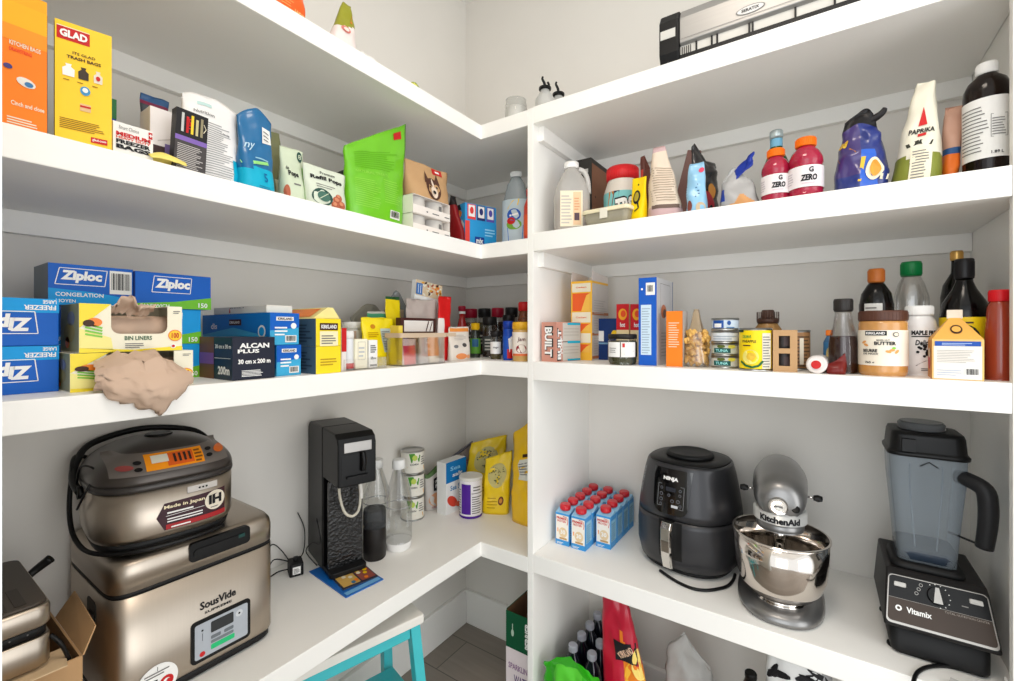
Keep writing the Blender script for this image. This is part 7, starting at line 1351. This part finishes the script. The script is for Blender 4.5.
gc = empty('drink_case', ((xa + XP0 - .006) / 2, FY + .045, ZF + h1 + .0005), 0); tag(gc, 'dark green open drink case stacked beside the divider panel', 'case'); GN = M(10, 84, 52, .5); m = MB(); d = .24; t = .003
m.box(-wd / 2, wd / 2, 0, d, 0, t, GN); m.box(-wd / 2, wd / 2, 0, t, t, h2, GN, back=KRAFTD); m.box(-wd / 2, wd / 2, d - t, d, t, h2, GN, front=KRAFTD); m.box(-wd / 2, -wd / 2 + t, t, d - t, t, h2 + .004, GN, right=KRAFTD); m.box(wd / 2 - t, wd / 2, t, d - t, t, h2, GN, left=KRAFTD); m.box(-wd / 2 + t, wd / 2 - t, t, d - t, h2 * .25, h2 * .3, KRAFTD)
f = faces(wd, d, h2)['front']; m.text(f, 'PERRIER', wd * .30, h2 * .5, wd * .20, WHITE, h2 * .72, .04, .1, PI / 2); m.oval(f, -wd * .25, h2 * .45, wd * .05, h2 * .10, M(190, 210, 190, .5), 2); m.line(f, [(-wd * .25, h2 * .55), (-wd * .25, h2 * .7)], .003, M(190, 210, 190, .5), 2); m.text(f, 'EAU', wd * .40, h2 * .86, h2 * .08, WHITE, wd * .2, .02); m.build('case_body', gc)
# big cola bottles, packed together
COLA = [(0, 0), (.8, 0), (.95, .02), (1, .06), (1, .66), (.95, .77), (.70, .87), (.42, .92), (.40, .94)]
DKB = M(18, 20, 34, .1, coat=.5); n = 0
def colap(m, F, r, z0, z1): H = z1 - z0; m.oval(F, 0, z0 + H * .55, r * .45, H * .22, WHITE, 2); m.poly(F, [(-r * .40, z0 + H * .58), (r * .40, z0 + H * .66), (r * .3, z0 + H * .72), (-r * .3, z0 + H * .70)], RED, 3); m.poly(F, [(-r * .40, z0 + H * .50), (r * .40, z0 + H * .46), (r * .3, z0 + H * .38), (-r * .3, z0 + H * .38)], M(30, 60, 160, .5), 3)
rows = ('first row', 'second row', 'third row', 'last row')
cola = None
for j in range(4):
    for i in range(2):
        x, y = -.632 + .064 * i, 1.272 + .063 * j
        if cola is None: cola = o = bottle('cola_bottle', ((x, y, ZF), .0300, .308), COLA, DKB, 'x', 'bottle', [(.42, .935), (.47, .94), (.47, .985), (.42, 1), (0, 1)], M(170, 172, 182, .4), lab=(.30, .60, 1.0, M(20, 36, 90, .4), colap), n=28, turn=-.3)
        else: o = copy_tree(cola); o.location = (x, y, ZF)
        tag(o, 'dark cola bottle with grey cap on the floor, %s, %s' % (rows[j], 'beside the divider panel' if i == 0 else 'beside the crimson bag'), 'bottle', 'cola bottles packed on the floor')
# bright green, red, clear bags on the floor in front of and beside them
gp3 = G(572, 652, -.985)
def floorbag(name, u0, u1, vtop, d, thick, mat, lab, fn=None, pr=None, group=None, **k):
    p = right(u0, u1, vtop, d, ZF); return bag(name, p, thick, mat, lab, 'bag', fn, pr, **k)
gb = right(545, 600, 668, -.02, ZF)
bag('grocery_bag', gb, .09, M(70, 200, 40, .3, 0, .85), 'crumpled bright green plastic bag on the floor in front of the cola bottles', 'bag', lambda u, v, s: M(96, 214, 60, .3, 0, .85) if v > .8 and abs(u) < .5 else M(60, 190, 36, .3, 0, .85), None, amp=.020, seed=161, tt=.03, power=.35, belly=.1, freq=26, top=lambda u: 1 + .05 * math.cos(3 * u))
RB = M(190, 16, 50, .35, coat=.3)
def redb(m, F, w, h, B):
    m.rect(F, -w * .05, w * .30, h * .66, h * .76, INK, 2, 4, 3); m.text(F, 'KIRKLAND', w * .13, h * .71, h * .030, M(230, 190, 160, .5), w * .28, .03, 0, PI / 2 * 0 + .6, 5)
    m.oval(F, w * .26, h * .56, w * .20, h * .12, M(240, 180, 50, .5), 2); m.oval(F, w * .1, h * .2, w * .3, h * .14, M(236, 150, 40, .5), 2); m.oval(F, w * .32, h * .66, w * .12, h * .07, M(250, 220, 120, .5), 3); m.oval(F, w * .18, h * .40, w * .1, h * .06, M(250, 200, 90, .5), 4)
rp = right(610, 669, 599, .06, ZF)
bag('snack_bag', rp, .10, RB, 'tall crimson snack bag with orange picture and black brand patch on the floor', 'bag', lambda u, v, s: M(236, 130, 40, .4) if (u > .15 and v < .86 - .22 * u) else RB, redb, amp=.009, seed=163, wt=.075, skew=-.072, power=.7)
cp = right(664, 716, 634, .15, ZF)
bag('produce_bag', cp, .08, M(214, 212, 208, .25, 0, .6), 'clear grey plastic bag pulled to a peak on the floor, right of the crimson bag', 'bag', None, lambda m, F, w, h, B: (m.rect(F, -w * .1, w * .25, h * .3, h * .7, M(190, 190, 188, .5), 1, 4, 4), m.lines(F, -w * .06, w * .2, h * .34, h * .66, 7, GREYINK, 2, .35, 2, 4)), amp=.012, seed=165, wt=.12, power=.6, top=lambda u: 1 - .16 * abs(u + .2) ** .8)
zp = right(766, 832, 655, .05, ZF)
def zeb(m, F, w, h, B):
    R = random.Random(3)
    for i in range(22): a, b = R.uniform(-.4, .4) * w, h * R.uniform(.55, .97); m.oval(F, a, b, w * R.uniform(.03, .07), h * R.uniform(.02, .05), INK, 2, 10, R.random() * 3)
bag('tote_bag', zp, .11, M(226, 226, 224, .6), 'white tote bag with black blotches on the floor under the stand mixer', 'bag', lambda u, v, s: M(150, 150, 150, .6) if u > .7 else M(228, 228, 226, .6), zeb, amp=.010, seed=167, tt=.05, power=.4)
kp = rightc(740, 762, 672, .09, ZF)
bottle('dark_bottle', kp, [(0, 0), (.95, 0), (1, .02), (1, .8), (.8, .92), (.5, .97), (.5, .98)], M(24, 24, 26, .3), 'black rounded bottle top on the floor beside the white tote bag', 'bottle', [(.55, .97), (.55, .99), (.5, 1), (0, 1)], BLK, n=24)
